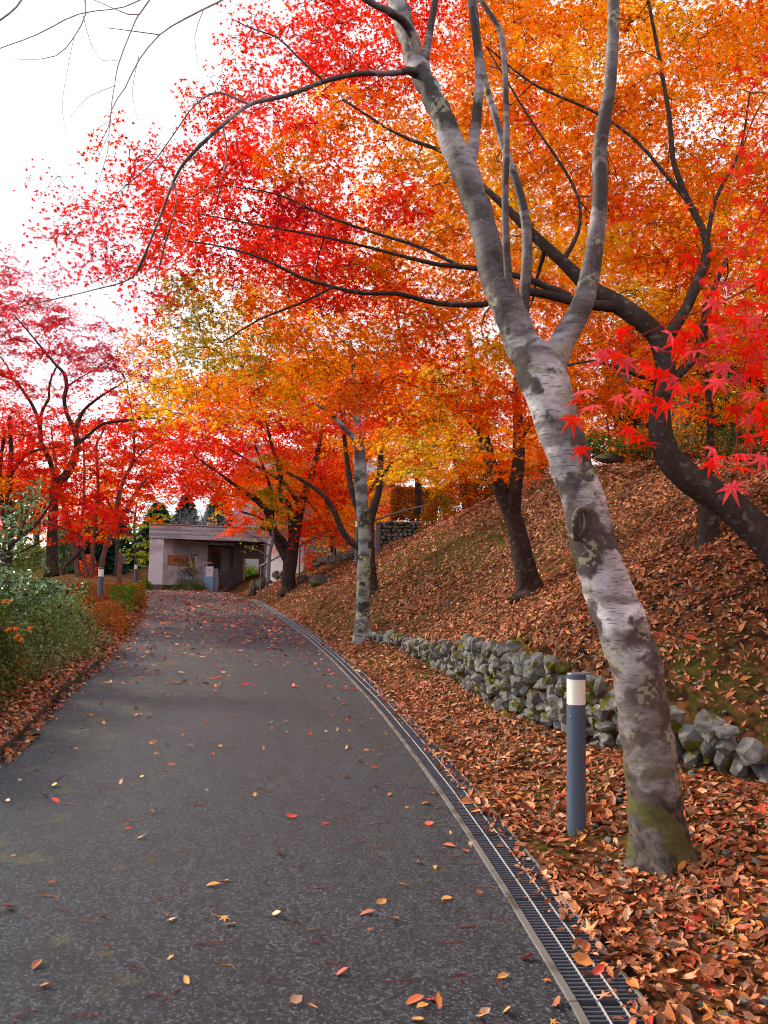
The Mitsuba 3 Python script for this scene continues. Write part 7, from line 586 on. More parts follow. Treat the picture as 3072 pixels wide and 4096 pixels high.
tree('yellow_green_tree', 'yellow green layered tree left of the entrance building', 'tree', 'bark_dark', [
    ('trunk', [(-13.666,46.0,1.731,0.116),(-13.694,46.0,3.316,0.103),(-13.873,46.0,4.857,0.077),(-13.796,46.0,6.414,0.039)]), ('limb', [(-13.719,46.0,3.316,0.064),(-13.321,46.0,4.095,0.051),(-12.883,46.0,4.62,0.039)])],
    [(-13.8,45.27,6.08,0.38,'L'),(-13.97,45.98,6.34,0.39,'L'),(-12.98,44.16,6.09,0.37,'L'),(-13.86,47.92,6.42,0.4,'L'),(-12.25,44.13,5.97,0.37,'l'),(-13.41,47.85,6.52,0.4,'l'),(-11.87,44.61,6.22,0.38,'L'),(-12.46,46.45,6.38,0.39,'L'),(-13.99,44.88,5.6,0.38,'L'),(-15.1,47.86,5.99,0.4,'L'),(-13.38,43.82,5.44,0.37,'L'),(-14.41,47.81,5.81,0.4,'L'),(-12.8,44.11,5.65,0.37,'L'),(-13.46,46.69,5.89,0.39,'L'),(-11.95,43.16,5.51,0.36,'L'),(-12.68,45.54,5.55,0.38,'L'),(-11.7,43.77,5.41,0.37,'L'),(-12.62,46.8,5.84,0.4,'L'),(-13.74,43.86,4.91,0.37,'l'),(-14.35,46.12,5.07,0.39,'l'),(-13.36,43.81,4.9,0.37,'L'),(-13.8,46.01,5.15,0.39,'L'),(-12.57,43.65,5.06,0.37,'L'),(-13.96,47.91,5.3,0.4,'L'),(-12.03,43.05,4.94,0.36,'L'),(-13.03,47.08,5.27,0.4,'L'),(-11.66,44.15,5.0,0.37,'l'),(-12.65,47.17,5.24,0.4,'l'),(-14.13,45.09,4.62,0.38,'L'),(-14.44,45.72,4.5,0.39,'L'),(-13.04,43.38,4.51,0.37,'l'),(-14.29,47.13,4.82,0.4,'l'),(-12.59,43.05,4.55,0.36,'L'),(-13.8,47.32,4.67,0.4,'L'),(-13.62,44.93,4.11,0.38,'L'),(-14.27,47.39,4.26,0.4,'L'),(-12.69,43.69,3.94,0.37,'L'),(-13.81,47.63,4.23,0.4,'L'),(-12.11,43.25,3.89,0.37,'L'),(-12.83,45.89,4.13,0.39,'L'),(-12.0,44.66,4.14,0.38,'L'),(-12.38,46.86,4.14,0.4,'L'),(-14.06,45.34,3.57,0.38,'L'),(-14.29,45.8,3.51,0.39,'L'),(-13.28,43.82,3.53,0.37,'L'),(-14.1,47.23,3.48,0.4,'L'),(-12.43,43.25,3.47,0.37,'L'),(-13.3,46.37,3.44,0.39,'L'),(-12.43,44.97,3.55,0.38,'L'),(-12.72,45.72,3.42,0.39,'L'),(-11.56,43.31,3.5,0.37,'l'),(-12.43,46.41,3.71,0.39,'l'),(-13.65,43.45,2.96,0.37,'l'),(-14.81,47.44,3.12,0.4,'l'),(-13.0,43.74,2.93,0.37,'L'),(-13.98,46.23,3.03,0.39,'L'),(-12.79,44.19,2.92,0.37,'L'),(-13.72,47.33,3.03,0.4,'L'),(-11.96,43.29,2.93,0.37,'L'),(-12.81,45.92,3.02,0.39,'L'),(-12.14,45.42,2.95,0.38,'l'),(-12.28,46.05,3.14,0.39,'l')], .24, 1.9, 205, tpl=STAR3, sides=8, step=.5, twigs=.4, maxlink=3.5)
tree('pale_leaf_tree', 'thin yellow leaved tree behind the far end of the entrance roof', 'tree', 'bark_dark', [('trunk', [(-9.577,48.0,3.49,0.067),(-9.588,48.0,5.102,0.054),(-9.755,48.0,6.585,0.027)])],
    [(-10.2,47.86,6.25,0.42,'o'),(-10.16,48.32,6.57,0.43,'o'),(-9.48,47.85,6.37,0.42,'y'),(-9.7,48.87,6.38,0.43,'y'),(-10.28,47.89,5.71,0.42,'y'),(-10.22,48.62,5.86,0.43,'y'),(-9.57,47.42,5.75,0.42,'Y'),(-9.79,48.61,5.95,0.43,'Y'),(-8.82,47.43,5.67,0.42,'o'),(-9.03,48.44,5.88,0.43,'o'),(-9.98,47.68,5.25,0.42,'o'),(-10.19,48.1,5.32,0.43,'o'),(-9.36,47.28,5.08,0.42,'y'),(-9.71,48.25,5.19,0.43,'y'),(-8.94,47.52,5.09,0.42,'o'),(-8.99,48.51,5.27,0.43,'o')], .2, 1.2, 206, tpl=STAR3, sides=6, step=.5)
def bare_bush(lab, c, r, n, seed, nm='bare_tree', cat='bare tree'):
    t = thing(nm, lab, cat); q = np.random.default_rng(seed); tw = []; c = np.array(c)
    part(t, 'trunk', tube([(*(c - [0, 0, r * 1.6]), .07), (*(c - [0, 0, r * .8]), .05), (*(c - [0, 0, r * .4]), .03)], 6, .5), 'grey_twig', True)
    for _ in range(n):
        d = nrm(q.normal(size=3) + [0, 0, .8]); e = c - [0, 0, r * .8] + d * r * q.uniform(.8, 1.7); m = (e + c - [0, 0, r * .8]) / 2 + q.normal(0, .12, 3) * r
        tw.append(tube([(*(c - [0, 0, r * .8]), .02), (*m, .014), (*e, .006)], 3, r, 0, False))
        for _ in range(5):
            s = m + (e - m) * q.uniform(); tw.append(tube([(*s, .01), (*(s + nrm(d + q.normal(0, .7, 3)) * r * q.uniform(.2, .5)), .005)], 3, 9, 0, False))
    part(t, 'twigs', join(tw), 'grey_twig', False, None, 'stuff')
bare_bush('leafless grey tree showing above the entrance roof, left one', (-11.875,50.0,5.489), 1.5, 70, 301)
bare_bush('leafless grey tree showing above the entrance roof, right one', (-10.907,50.0,5.791), 1.6, 80, 302)

# ---------------------------------------------------------------- shrubs
def shrub(lab, c, rad, h, n, cols, size, seed, name='shrub', cat='shrub', box_=None, tpl=BLADE, matn='green_leaf', flat=.5, stems=7, weights=None, rz=0, inner=.35):
    t = thing(name, lab, cat); q = np.random.default_rng(seed); c = np.array([c[0], c[1], gz(c[0], c[1]) if c[2] is None else c[2]])
    if box_ is None:
        d = nrm(q.normal(size=(n, 3))); d[:, 2] = np.abs(d[:, 2]) * 1.15 - .15
        lump = .52 + .92 * meshkit.fbm(d * 2.6 + seed, 3, seed)
        dep = 1 - inner * q.uniform(0, 1, n)**2
        p = d * lump[:, None] * dep[:, None] * np.array([rad[0], rad[1], h]) + [0, 0, .12 * h]; nn = d / np.array([rad[0], rad[1], h])
    else:
        f = q.integers(0, 5, n); uvw = q.uniform(-1, 1, (n, 3)); ax = np.array([0, 0, 1, 1, 2])[f]; sg = np.array([-1, 1, -1, 1, 1.0])[f]
        uvw[np.arange(n), ax] = sg * (1 - .30 * q.uniform(0, 1, n)**2); nn = np.zeros((n, 3)); nn[np.arange(n), ax] = sg
        uvw += q.normal(0, .025, (n, 3)); p = uvw * np.array([rad[0], rad[1], h / 2]) + [0, 0, h / 2]
    if rz:
        R = rot(rz); p = p @ R.T; nn = nn @ R.T
    p = p + c; nn = nrm(nn) * (1 - flat) + q.normal(0, .55, (n, 3)) + [0, 0, .25]
    cols = np.array(cols); patch = meshkit.fbm(p * 2.1 + seed, 3, seed)
    w = np.clip((patch - .3) / .4 * len(cols) + q.normal(0, .7, n), 0, len(cols) - .01).astype(int)
    col = cols[w] * q.lognormal(0, .28, (n, 1))
    v, f_, c_ = leaves(p, nn, q.normal(size=(n, 3)) + [0, 0, .3], size * q.uniform(.6, 1.35, n), col, tpl)
    st = []
    for _ in range(stems):
        e = p[q.integers(n)]; b = c + np.array([q.normal(0, .22) * rad[0], q.normal(0, .22) * rad[1], -.05])
        st.append(tube([(*b, .010), (*((b + e) / 2 + q.normal(0, .06, 3)), .007), (*e, .003)], 5, .2, 0, False))
    if st: part(t, 'stem', join(st), 'twig_bark', True)
    part(t, 'foliage', (v, f_), matn, False, c_, 'stuff'); return t
GREY = [(.06, .09, .02), (.13, .18, .05), (.22, .26, .11), (.30, .31, .17), (.14, .18, .035)]
MIXED = [(.06, .08, .02), (.11, .14, .03), (.17, .19, .06), (.36, .10, .05), (.20, .19, .04)]
PINK = [(.12, .16, .05), (.18, .22, .08), (.55, .27, .19), (.62, .28, .18), (.13, .18, .05)]
DARK = [(.05, .065, .025), (.08, .10, .035), (.11, .13, .05), (.16, .07, .04)]
for lab, y, off, rx_, ry_, h, cols, n, sd in (
    ('pink tipped low shrub at the left edge, nearest the camera', 6.7, 1.15, .75, .8, 1.0, PINK, 5200, 401), ('dark leggy shrub nearest the kerb at the left edge', 7.7, .95, .62, .75, .92, DARK, 4200, 402),
    ('pink and green shrub behind the nearest left shrub', 8.4, 1.7, .9, .8, 1.15, PINK, 5000, 403), ('dark green shrub with a few red leaves overhanging the kerb litter', 9.3, .95, .7, .8, 1.0, MIXED, 5200, 404),
    ('grey green shrub with tiny leaves in the middle of the left border', 10.8, 1.05, .8, .9, 1.05, GREY, 6000, 405), ('grey green shrub at the back of the left border', 11.5, 2.2, 1.0, 1.0, 1.15, GREY, 5500, 406),
    ('grey green rounded shrub bulging towards the road', 12.6, .95, .85, .9, 1.0, GREY, 6000, 407), ('grey green shrub just before the red clipped azalea', 14.4, 1.0, .85, .9, .95, GREY, 5500, 408),
    ('mottled dark shrub behind the grey green ones', 13.8, 2.5, 1.0, 1.1, 1.1, DARK, 4200, 409), ('tangled dark twiggy shrub beneath the glossy evergreen', 9.8, 2.3, .9, .9, 1.2, DARK, 4500, 410)):
    shrub(lab, (float(xl(y)) - off, y, None), (rx_, ry_), h, int(n * 1.5), cols, .046, sd, stems=12, tpl=DIAM)
REDS = [(.35, .07, .02), (.42, .12, .025), (.25, .07, .02), (.16, .12, .03), (.45, .16, .03)]
GRN = [(.10, .17, .02), (.16, .24, .02), (.07, .12, .02), (.2, .26, .03)]
shrub('red orange clipped azalea in front of the left lamp', (*(-6.118,18.0,1.635)[:2], None), (.62, .55), .62, 3600, REDS, .05, 421, 'azalea')
shrub('red orange azalea at the roadside right of the grey green shrubs', (*(-5.575,16.8,1.375)[:2], None), (.5, .7), .55, 3000, REDS, .045, 422, 'azalea')
shrub('orange brown azalea tucked behind the grey green shrubs', (*(-6.614,18.0,1.545)[:2], None), (.8, .6), .6, 3000, REDS, .05, 423, 'azalea')
shrub('bright green clipped hedge block beside the road', (*(-7.016,22.5,1.532)[:2], None), (.30, .75), .66, 3000, GRN, .06, 424, 'clipped_hedge', 'hedge', 1, rz=.3)
shrub('red and green clipped hedge block nearest the entrance', (*(-7.394,25.0,1.561)[:2], None), (.26, .8), .62, 2600, REDS + GRN, .06, 425, 'clipped_hedge', 'hedge', 1, rz=.3)
shrub('long low orange clipped hedge behind the left lamp', (*(-9.075,27.0,1.715)[:2], None), (.9, .4), .5, 2600, REDS[:3] + GRN[:1], .07, 426, 'clipped_hedge', 'hedge', 1)
shrub('orange clipped hedge far back between the left trunks', (*(-10.912,26.0,1.752)[:2], None), (.75, .3), .55, 2200, [(.42, .14, .02), (.38, .18, .03), (.3, .1, .02)], .07, 427, 'clipped_hedge', 'hedge', 1)
shrub('pale glossy evergreen bush behind the left trunks', (-10.125,26.0,2.158), (.5, .4), 1.1, 1500, [(.12, .19, .10), (.2, .27, .17), (.08, .13, .05)], .11, 428, 'evergreen_bush')
shrub('green and yellow low bush far back at the left', (-11.926,28.0,2.071), (1.1, .5), .9, 2000, [(.13, .2, .05), (.2, .28, .08), (.3, .28, .05)], .12, 429, 'evergreen_bush')
shrub('small red bush behind the slender reddish stems', (-8.883,25.0,1.835), (.35, .3), .6, 900, [(.6, .05, .03), (.55, .12, .03)], .08, 430, 'red_bush', matn='leaf')
shrub('low green plants at the foot of the entrance wall', (-9.712,34.0,1.479), (.3, .3), .4, 900, GRN, .09, 431, 'low_plant', 'plant')
# camellia with glossy leaves at the left edge
cam = thing('camellia', 'glossy leaved evergreen camellia reaching in at the left edge', 'shrub')
cb = [[(-5.3,11.0,1.632,0.037),(-5.079,11.0,2.003,0.031),(-4.846,11.0,2.193,0.025),(-4.642,11.0,2.382,0.022),(-4.472,11.0,2.633,0.015),(-4.403,11.0,2.821,0.009)], [(-4.846,11.0,2.193,0.018),(-4.771,11.0,2.472,0.015),(-4.754,11.0,2.689,0.009)], [(-5.191,11.0,1.835,0.025),(-4.79,10.9,2.005,0.018),(-4.455,10.8,2.17,0.012)], [(-5.207,10.6,1.364,0.027),(-4.869,10.6,1.594,0.021),(-4.517,10.6,1.625,0.015),(-3.985,10.6,1.595,0.009)], [(-4.869,10.6,1.594,0.018),(-4.538,10.4,1.467,0.012),(-4.038,10.3,1.506,0.009)]]
for b in cb: part(cam, 'branch', tube(b, 8, .15, .05), 'bark_dark', True)
q = np.random.default_rng(440); ch = []
for (x, y, z, r, c) in [(-4.7,10.88,2.87,0.11,'r'),(-4.77,11.05,2.83,0.12,'r'),(-4.49,10.68,2.81,0.11,'r'),(-4.69,11.19,2.89,0.12,'r'),(-4.75,10.63,2.67,0.11,'r'),(-4.98,11.16,2.69,0.12,'r'),(-4.67,10.85,2.72,0.11,'R'),(-4.86,11.26,2.69,0.12,'R'),(-4.62,10.98,2.67,0.11,'r'),(-4.62,11.1,2.69,0.12,'r'),(-5.0,10.94,2.51,0.11,'r'),(-5.22,11.34,2.58,0.12,'r'),(-4.75,10.66,2.48,0.11,'R'),(-4.97,11.18,2.58,0.12,'R'),(-4.74,10.99,2.51,0.11,'R'),(-4.85,11.29,2.57,0.12,'R'),(-4.44,10.64,2.52,0.11,'r'),(-4.61,11.16,2.57,0.12,'r'),(-5.04,10.91,2.35,0.11,'r'),(-5.14,11.14,2.39,0.12,'r'),(-4.88,10.97,2.37,0.11,'R'),(-5.04,11.32,2.43,0.12,'R'),(-4.57,10.65,2.35,0.11,'r'),(-4.73,11.08,2.4,0.12,'r'),(-5.02,10.91,2.18,0.11,'R'),(-5.18,11.21,2.2,0.12,'R'),(-4.76,10.72,2.18,0.11,'r'),(-5.06,11.4,2.22,0.12,'r'),(-4.62,10.79,2.23,0.11,'r'),(-4.92,11.4,2.22,0.12,'r'),(-4.89,10.63,2.0,0.11,'r'),(-5.2,11.3,2.08,0.12,'r'),(-4.67,10.63,2.01,0.11,'r'),(-4.99,11.31,2.05,0.12,'r'),(-4.88,10.61,1.89,0.11,'r'),(-5.1,11.23,1.9,0.12,'r')] + [(-4.7,10.13,1.68,0.11,'R'),(-4.91,10.6,1.68,0.12,'R'),(-4.67,10.35,1.67,0.12,'R'),(-4.79,10.73,1.7,0.12,'R'),(-4.52,10.38,1.67,0.12,'R'),(-4.64,10.64,1.71,0.12,'R'),(-4.25,10.15,1.68,0.11,'r'),(-4.39,10.58,1.71,0.12,'r'),(-4.61,10.02,1.51,0.11,'R'),(-4.83,10.43,1.53,0.12,'R'),(-4.62,10.37,1.54,0.12,'R'),(-4.82,10.75,1.51,0.12,'R'),(-4.37,10.08,1.56,0.11,'R'),(-4.65,10.73,1.55,0.12,'R'),(-4.17,10.08,1.54,0.11,'R'),(-4.32,10.48,1.51,0.12,'R'),(-4.07,10.12,1.57,0.11,'R'),(-4.16,10.44,1.51,0.12,'R'),(-3.97,10.27,1.51,0.12,'R'),(-4.06,10.5,1.53,0.12,'R'),(-3.7,10.1,1.56,0.11,'r'),(-3.93,10.74,1.54,0.12,'r'),(-4.76,10.35,1.38,0.12,'r'),(-4.83,10.51,1.39,0.12,'r'),(-4.59,10.29,1.41,0.12,'R'),(-4.67,10.48,1.39,0.12,'R'),(-4.4,10.27,1.34,0.12,'R'),(-4.62,10.76,1.35,0.12,'R'),(-4.3,10.28,1.41,0.12,'r'),(-4.43,10.75,1.37,0.12,'r'),(-4.06,10.09,1.36,0.11,'r'),(-4.19,10.52,1.38,0.12,'r')]:
    m = 24 if c == 'R' else 11; p = np.array([x, y, z]) + q.uniform(-1, 1, (m, 3)) * r * 1.1
    ch.append(leaves(p, q.normal(0, .6, (m, 3)) + [.2, -.5, .7], q.normal(0, .8, (m, 3)) + [.3, 0, -.2], q.uniform(.062, .095, m), np.array([(.05, .11, .025), (.07, .14, .03), (.12, .20, .05)])[q.integers(0, 3, m)], OVAL))
m, c = merge(ch); part(cam, 'foliage', m, 'camellia_leaf', False, c, 'stuff')
scene['camellia_leaf'] = {'type': 'twosided', 'bsdf': {'type': 'principled', 'base_color': VC, 'roughness': .30, 'specular': .6}}
# orange maple seedling leaves low at the left edge
sl = thing('maple_seedling', 'sprig of orange maple leaves poking out of the left shrubs', 'seedling')
part(sl, 'stem', tube([(-2.925,6.2,1.209,0.009),(-2.759,6.2,1.291,0.007),(-2.692,6.2,1.316,0.005)], 5, .1), 'twig_bark', True)
part(sl, 'stem', tube([(-2.955,6.3,1.463,0.007),(-2.853,6.3,1.622,0.005),(-2.829,6.3,1.675,0.004)], 5, .1), 'twig_bark', True)
for k, (x, y, z) in enumerate([(-2.72,6.1,1.269), (-2.673,6.1,1.277), (-2.559,6.1,1.282), (-2.65,6.1,1.23), (-2.747,6.1,1.486), (-2.764,6.2,1.468), (-2.614,6.1,1.204), (-2.805,6.2,1.467)]):
    v, f, c = leaves(np.array([[x, y, z]]), np.array([[.1, -.6, .7]]) + q.normal(0, .3, (1, 3)), q.normal(0, .6, (1, 3)) - [0, 0, .3], [.075], np.array([[.85, .17, .02]]), STAR7); part(sl, 'leaf', (v, f), 'leaf', False, c)

# shrubs on the crest to the right
shrub('dark green bush with bright yellow top leaves in front of the brown house', (5.406,12.6,4.154), (.5, .4), .75, 1500, [(.02, .05, .015), (.03, .07, .02), (.04, .09, .02), (.55, .50, .03)], .09, 451, 'evergreen_bush', tpl=OVAL)
shrub('low green and orange bush on the crest left of the curved trunk', (4.688,15.0,4.174), (.7, .4), .45, 1500, [(.04, .09, .02), (.08, .12, .02), (.5, .16, .02)], .07, 452, 'evergreen_bush')
shrub('green low bush on the crest beside the pale trunk', (4.011,15.5,4.242), (.4, .3), .4, 900, [(.04, .09, .02), (.09, .14, .03)], .07, 453, 'evergreen_bush')
shrub('orange and yellow low bush below the brown house', (4.342,11.5,3.589), (.6, .4), .45, 1500, [(.5, .14, .02), (.08, .12, .02), (.5, .35, .03), (.5, .10, .02)], .06, 454, 'autumn_bush')
shrub('dark bush at the right edge below the brown house', (4.962,11.0,3.52), (.6, .4), .45, 1500, DARK, .06, 455, 'evergreen_bush')
shrub('yellow green bush at the top of the stair handrail', (1.685,26.0,4.154), (.36, .3), .62, 1100, [(.30, .34, .03), (.2, .28, .03), (.4, .36, .04)], .08, 456, 'evergreen_bush')
shrub('clipped orange brown box hedge on the terrace above the far stone wall', (1.02,28.5,4.109), (.72, .6), 1.05, 15000, [(.52, .16, .02), (.44, .13, .02), (.58, .22, .025), (.3, .14, .02)], .075, 457, 'clipped_hedge', 'hedge', 1, rz=.12, stems=14, tpl=DIAM)
for lab, c_, r_, cols_, sd in (('orange bush on the skyline just right of the terrace wall', (1.729,25.5,3.776), (.7, .4), [(.62, .18, .02), (.55, .26, .03), (.20, .22, .03)], 471), ('yellow orange bush on the skyline left of the forked trunk', (2.344,24.5,4.036), (.8, .4), [(.66, .28, .02), (.62, .36, .03), (.24, .26, .03)], 472),
                           ('red orange bush on the skyline behind the forked trunk', (3.064,23.5,4.299), (.8, .4), [(.62, .12, .02), (.60, .20, .02), (.16, .18, .03)], 473), ('orange bush on the skyline right of the forked trunk', (3.792,22.5,4.534), (.8, .4), [(.64, .20, .02), (.58, .28, .03), (.14, .16, .03)], 474), ('orange bush on the skyline just left of the pale trunk', (4.349,21.5,4.687), (.7, .4), [(.64, .17, .02), (.5, .24, .03), (.12, .15, .03)], 475)):
    shrub(lab, (c_[0], c_[1], c_[2] - .45), r_, 1.35, 2600, cols_, .10, sd, 'autumn_bush', tpl=STAR3, matn='leaf')
scene_rock = ply(rock(77, n=18), 'mossy_rock')
for lab, q_, sz, rz in (('flat pale stone on the crest right of the pale trunk', (4.119,15.0,4.076), (.6, .3, .18), .2), ('mossy boulder lying in the leaves right of the entrance maple', (-1.866,25.168,1.789), (.75, .4, .42), .1), ('dark boulder just right of the entrance maple trunk', (-2.65,27.795,1.858), (.45, .35, .35), .3),
                        ('large mossy boulder at the end of the drain', (-5.049,33.277,1.556), (.55, .5, .65), .4), ('second boulder at the end of the drain', (-4.666,32.76,1.69), (.7, .5, .55), .1), ('small boulder in front of the entrance corner', (-5.024,32.223,1.323), (.4, .35, .35), .8)):
    k = numbered('boulder'); scene[k] = {**scene_rock, 'to_world': T().translate((q_[0], q_[1], q_[2] + sz[2] * .2)).rotate([0, 0, 1], math.degrees(rz)).scale(sz)}; tag(k, lab, 'boulder')

# ---------------------------------------------------------------- entrance building (local frame: u along the front, v into depth, w up)
BO = np.array((-10.423,37.0,1.43)); BO[2] -= .02
BM = np.eye(4); BM[:3, 0] = [.9636, .2672, 0]; BM[:3, 1] = [-.2672, .9636, 0]; BM[:3, 3] = BO
def loc(m, M=BM): m = m.copy(); m.apply_transform(M); return m
eb = thing('entrance_building', 'flat roofed grey entrance porch with timber fascia and wooden name board at the road end', 'building')
part(eb, 'column', loc(box(0, .60, 0, .35, .3, 2.36, .01)), 'plaster'); part(eb, 'plinth', loc(box(-.012, .612, -.012, .36, -.3, .298)), 'kerb_concrete')
part(eb, 'wall', loc(box(.0, .2, .352, 4.6, -.3, 2.36)), 'plaster')
roof = part(eb, 'roof', loc(box(-.03, 5.29, .06, 5.0, 2.42, 2.96)), 'plaster')
for k in range(3): part(roof, 'fascia_board', loc(box(-.05, 5.30, -.05 - .006 * k, .058, 2.365 + .205 * (2 - k), 2.365 + .205 * (3 - k) - .012, .008)), 'weathered_board')
part(roof, 'edge_flashing', loc(box(-.08, 5.34, -.10, 5.0, 2.985, 3.02)), 'flashing')
scene['flashing'] = {'type': 'twosided', 'bsdf': {'type': 'diffuse', 'reflectance': proc(lambda p, n, uv: mix((.45, .45, .46), (.45, .22, .09), smoothstep(.4, .6, fbm(p.x * 1.2, p.y * 1.2, 2.0))))}}
for k in range(9): part(roof, 'ceiling_board', loc(box(.3, 5.9, .06 + k * .24, .06 + k * .24 + .232, 2.385, 2.418)), 'ceiling')
scene['ceiling'] = {'type': 'twosided', 'bsdf': {'type': 'diffuse', 'reflectance': rgb(.15, .13, .115)}}
# oblique sign wall with its window opening
a0, a1 = np.array([.60, .30]), np.array([2.68, 2.2]); L = np.linalg.norm(a1 - a0); dd = (a1 - a0) / L
SM = np.eye(4); SM[:2, 0] = dd; SM[:2, 1] = [-dd[1], dd[0]]; SM[:2, 3] = a0; SM = BM @ SM
def sw(*a): return loc(box(*a), SM)
wl = part(eb, 'sign_wall', join([sw(0, L * .62, 0, .18, .3, 2.38), sw(L * .82, L, 0, .18, .3, 2.38), sw(L * .62, L * .82, 0, .18, .3, 1.12), sw(L * .62, L * .82, 0, .18, 1.78, 2.38)]), 'plaster')
part(eb, 'plinth', sw(.01, L, -.014, .17, -.3, .298), 'kerb_concrete')
wf = part(eb, 'window', join([sw(L * .62, L * .62 + .03, .03, .15, 1.12, 1.78), sw(L * .82 - .03, L * .82, .03, .15, 1.12, 1.78), sw(L * .735, L * .80, .10, .13, 1.12, 1.70)]), 'painted', color=np.tile([[.75, .75, .74]], (24, 1)))
nb = part(eb, 'name_board', sw(L * .10, L * .545, -.05, -.004, 1.22, 1.66), 'name_wood', label='brown wooden name board with four dark brush characters')
scene['name_wood'] = {'type': 'twosided', 'bsdf': {'type': 'principled', 'base_color': proc(lambda p, n, uv: mix((.42, .17, .045), (.28, .10, .03), fbm(p.x * 3, p.y * 3, p.z * 40, 3))), 'roughness': .5}}
# brush strokes of the four characters, in a unit square each: (x0, y0, x1, y1, width)
GLYPH = [[(.1, .92, .9, .92, .09), (.25, .92, .2, .1, .10), (.2, .7, .8, .7, .08), (.8, .72, .78, .08, .10), (.5, .92, .5, .35, .09), (.02, .38, .98, .40, .09), (.22, .55, .78, .55, .07), (.78, .08, .62, .14, .08)],
         [(.25, .95, .08, .72, .08), (.08, .72, .32, .70, .07), (.32, .72, .08, .45, .08), (.05, .45, .38, .48, .07), (.22, .45, .22, .05, .08), (.08, .3, .02, .1, .07), (.34, .3, .42, .12, .07), (.48, .80, .98, .82, .08), (.72, .97, .72, .58, .08), (.52, .58, .94, .58, .07), (.56, .38, .56, .06, .08), (.56, .38, .92, .38, .08), (.92, .38, .90, .06, .08), (.56, .08, .92, .08, .08)],
         [(.5, .92, .5, .18, .10), (.12, .62, .14, .16, .10), (.12, .18, .88, .16, .10), (.88, .64, .87, .14, .10)],
         [(.08, .84, .92, .84, .08), (.32, .97, .32, .72, .08), (.68, .97, .68, .72, .08), (.15, .62, .2, .5, .07), (.08, .25, .22, .35, .08), (.28, .68, .27, .05, .09), (.4, .50, .95, .52, .08), (.66, .68, .66, .12, .09), (.42, .12, .92, .12, .09)]]
for g_, gl in enumerate(GLYPH):
    ms = []
    for (x0, y0, x1, y1, wd) in gl:
        l = math.hypot(x1 - x0, y1 - y0); b = box(-wd * .3, l + wd * .3, 0, .004, -wd / 2, wd / 2)
        b.apply_transform(trimesh.transformations.rotation_matrix(math.atan2(y1 - y0, x1 - x0), [0, -1, 0])); b.apply_translation((x0, 0, y0)); ms.append(b)
    m = join(ms); m.apply_transform(np.diag([.17, 1, .20, 1])); m.apply_translation((L * .10 + .36 + g_ * .235, -.0545, 1.345)); part(nb, 'character', loc(m, SM), 'ink')
scene['ink'] = {'type': 'twosided', 'bsdf': {'type': 'diffuse', 'reflectance': rgb(.02, .015, .012)}}
# entrance recess
part(eb, 'floor', loc(box(.0, 6.2, -.25, 4.6, -.3, .02)), 'floor_dark'); scene['floor_dark'] = {'type': 'twosided', 'bsdf': {'type': 'diffuse', 'reflectance': rgb(.10, .095, .09)}}
part(eb, 'threshold', loc(box(.2, 5.4, -.42, -.252, -.3, .03)), 'kerb_pale'); scene['kerb_pale'] = {'type': 'twosided', 'bsdf': {'type': 'diffuse', 'reflectance': rgb(.36, .34, .32)}}
scene['wall_brown'] = {'type': 'twosided', 'bsdf': {'type': 'diffuse', 'reflectance': rgb(.16, .135, .12)}}
part(eb, 'back_wall', loc(join([box(2.68, 4.38, 4.3, 4.5, .02, 2.38), box(3.93, 4.40, 2.3, 2.5, .02, 2.38), box(4.40, 6.2, 2.302, 2.498, 1.66, 2.38), box(5.18, 6.2, 2.304, 2.496, .02, 1.658)])), 'wall_brown')
fr = part(eb, 'door_frame', loc(join([box(2.68, 2.72, 2.2, 2.26, .02, 2.38), box(3.31, 3.35, 2.2, 2.26, .02, 2.38), box(3.64, 3.68, 2.2, 2.26, .02, 2.38), box(2.722, 3.638, 2.202, 2.258, 2.10, 2.14)])), 'dark_steel')
part(eb, 'glass_door', loc(box(2.725, 3.305, 2.22, 2.235, .05, 2.095)), 'glass_dark'); part(eb, 'glass_door', loc(box(3.355, 3.635, 2.22, 2.235, .05, 2.095)), 'pane_solid', label='narrow clear glass side light of the door')
scene['pane_solid'] = {'type': 'principled', 'base_color': rgb(.9, .95, .92), 'roughness': .05, 'spec_trans': .9, 'eta': 1.05}
part(eb, 'post', loc(box(4.41, 4.49, 2.18, 2.29, .02, 1.66)), 'post_tan'); scene['post_tan'] = {'type': 'twosided', 'bsdf': {'type': 'diffuse', 'reflectance': rgb(.30, .25, .16)}}
part(eb, 'post', loc(box(5.12, 5.20, .06, .14, -.1, 2.36)), 'pipe_grey')
part(eb, 'inner_panel', loc(box(3.4, 3.9, 3.4, 3.44, .9, 2.1)), 'kerb_pale')
t = thing('shoe_locker', 'dark locker with a grid of small doors inside the entrance', 'locker')
part(t, 'cabinet', loc(box(3.66, 4.02, 1.9, 2.19, .03, 1.18)), 'dark_steel')
for a in range(6):
    for b in range(2): part(t, 'door', loc(box(3.675 + b * .172, 3.835 + b * .172, 1.885, 1.899, .06 + a * .185, .225 + a * .185)), 'locker_door')
scene['locker_door'] = {'type': 'twosided', 'bsdf': {'type': 'principled', 'base_color': rgb(.035, .035, .042), 'roughness': .5}}
scene['blue_panel'] = {'type': 'twosided', 'bsdf': {'type': 'principled', 'base_color': rgb(.17, .33, .52), 'roughness': .5}}
scene['paper'] = {'type': 'twosided', 'bsdf': {'type': 'diffuse', 'reflectance': rgb(.74, .70, .70)}}
t = thing('notice_stand', 'pale blue upright notice stand with a white sheet in front of the entrance', 'notice stand')
part(t, 'panel', loc(box(2.47, 2.88, .55, .62, .02, 1.20, .008)), 'blue_panel'); nt = part(t, 'notice', loc(box(2.54, 2.84, .538, .546, .72, 1.16)), 'paper')
q = np.random.default_rng(5)
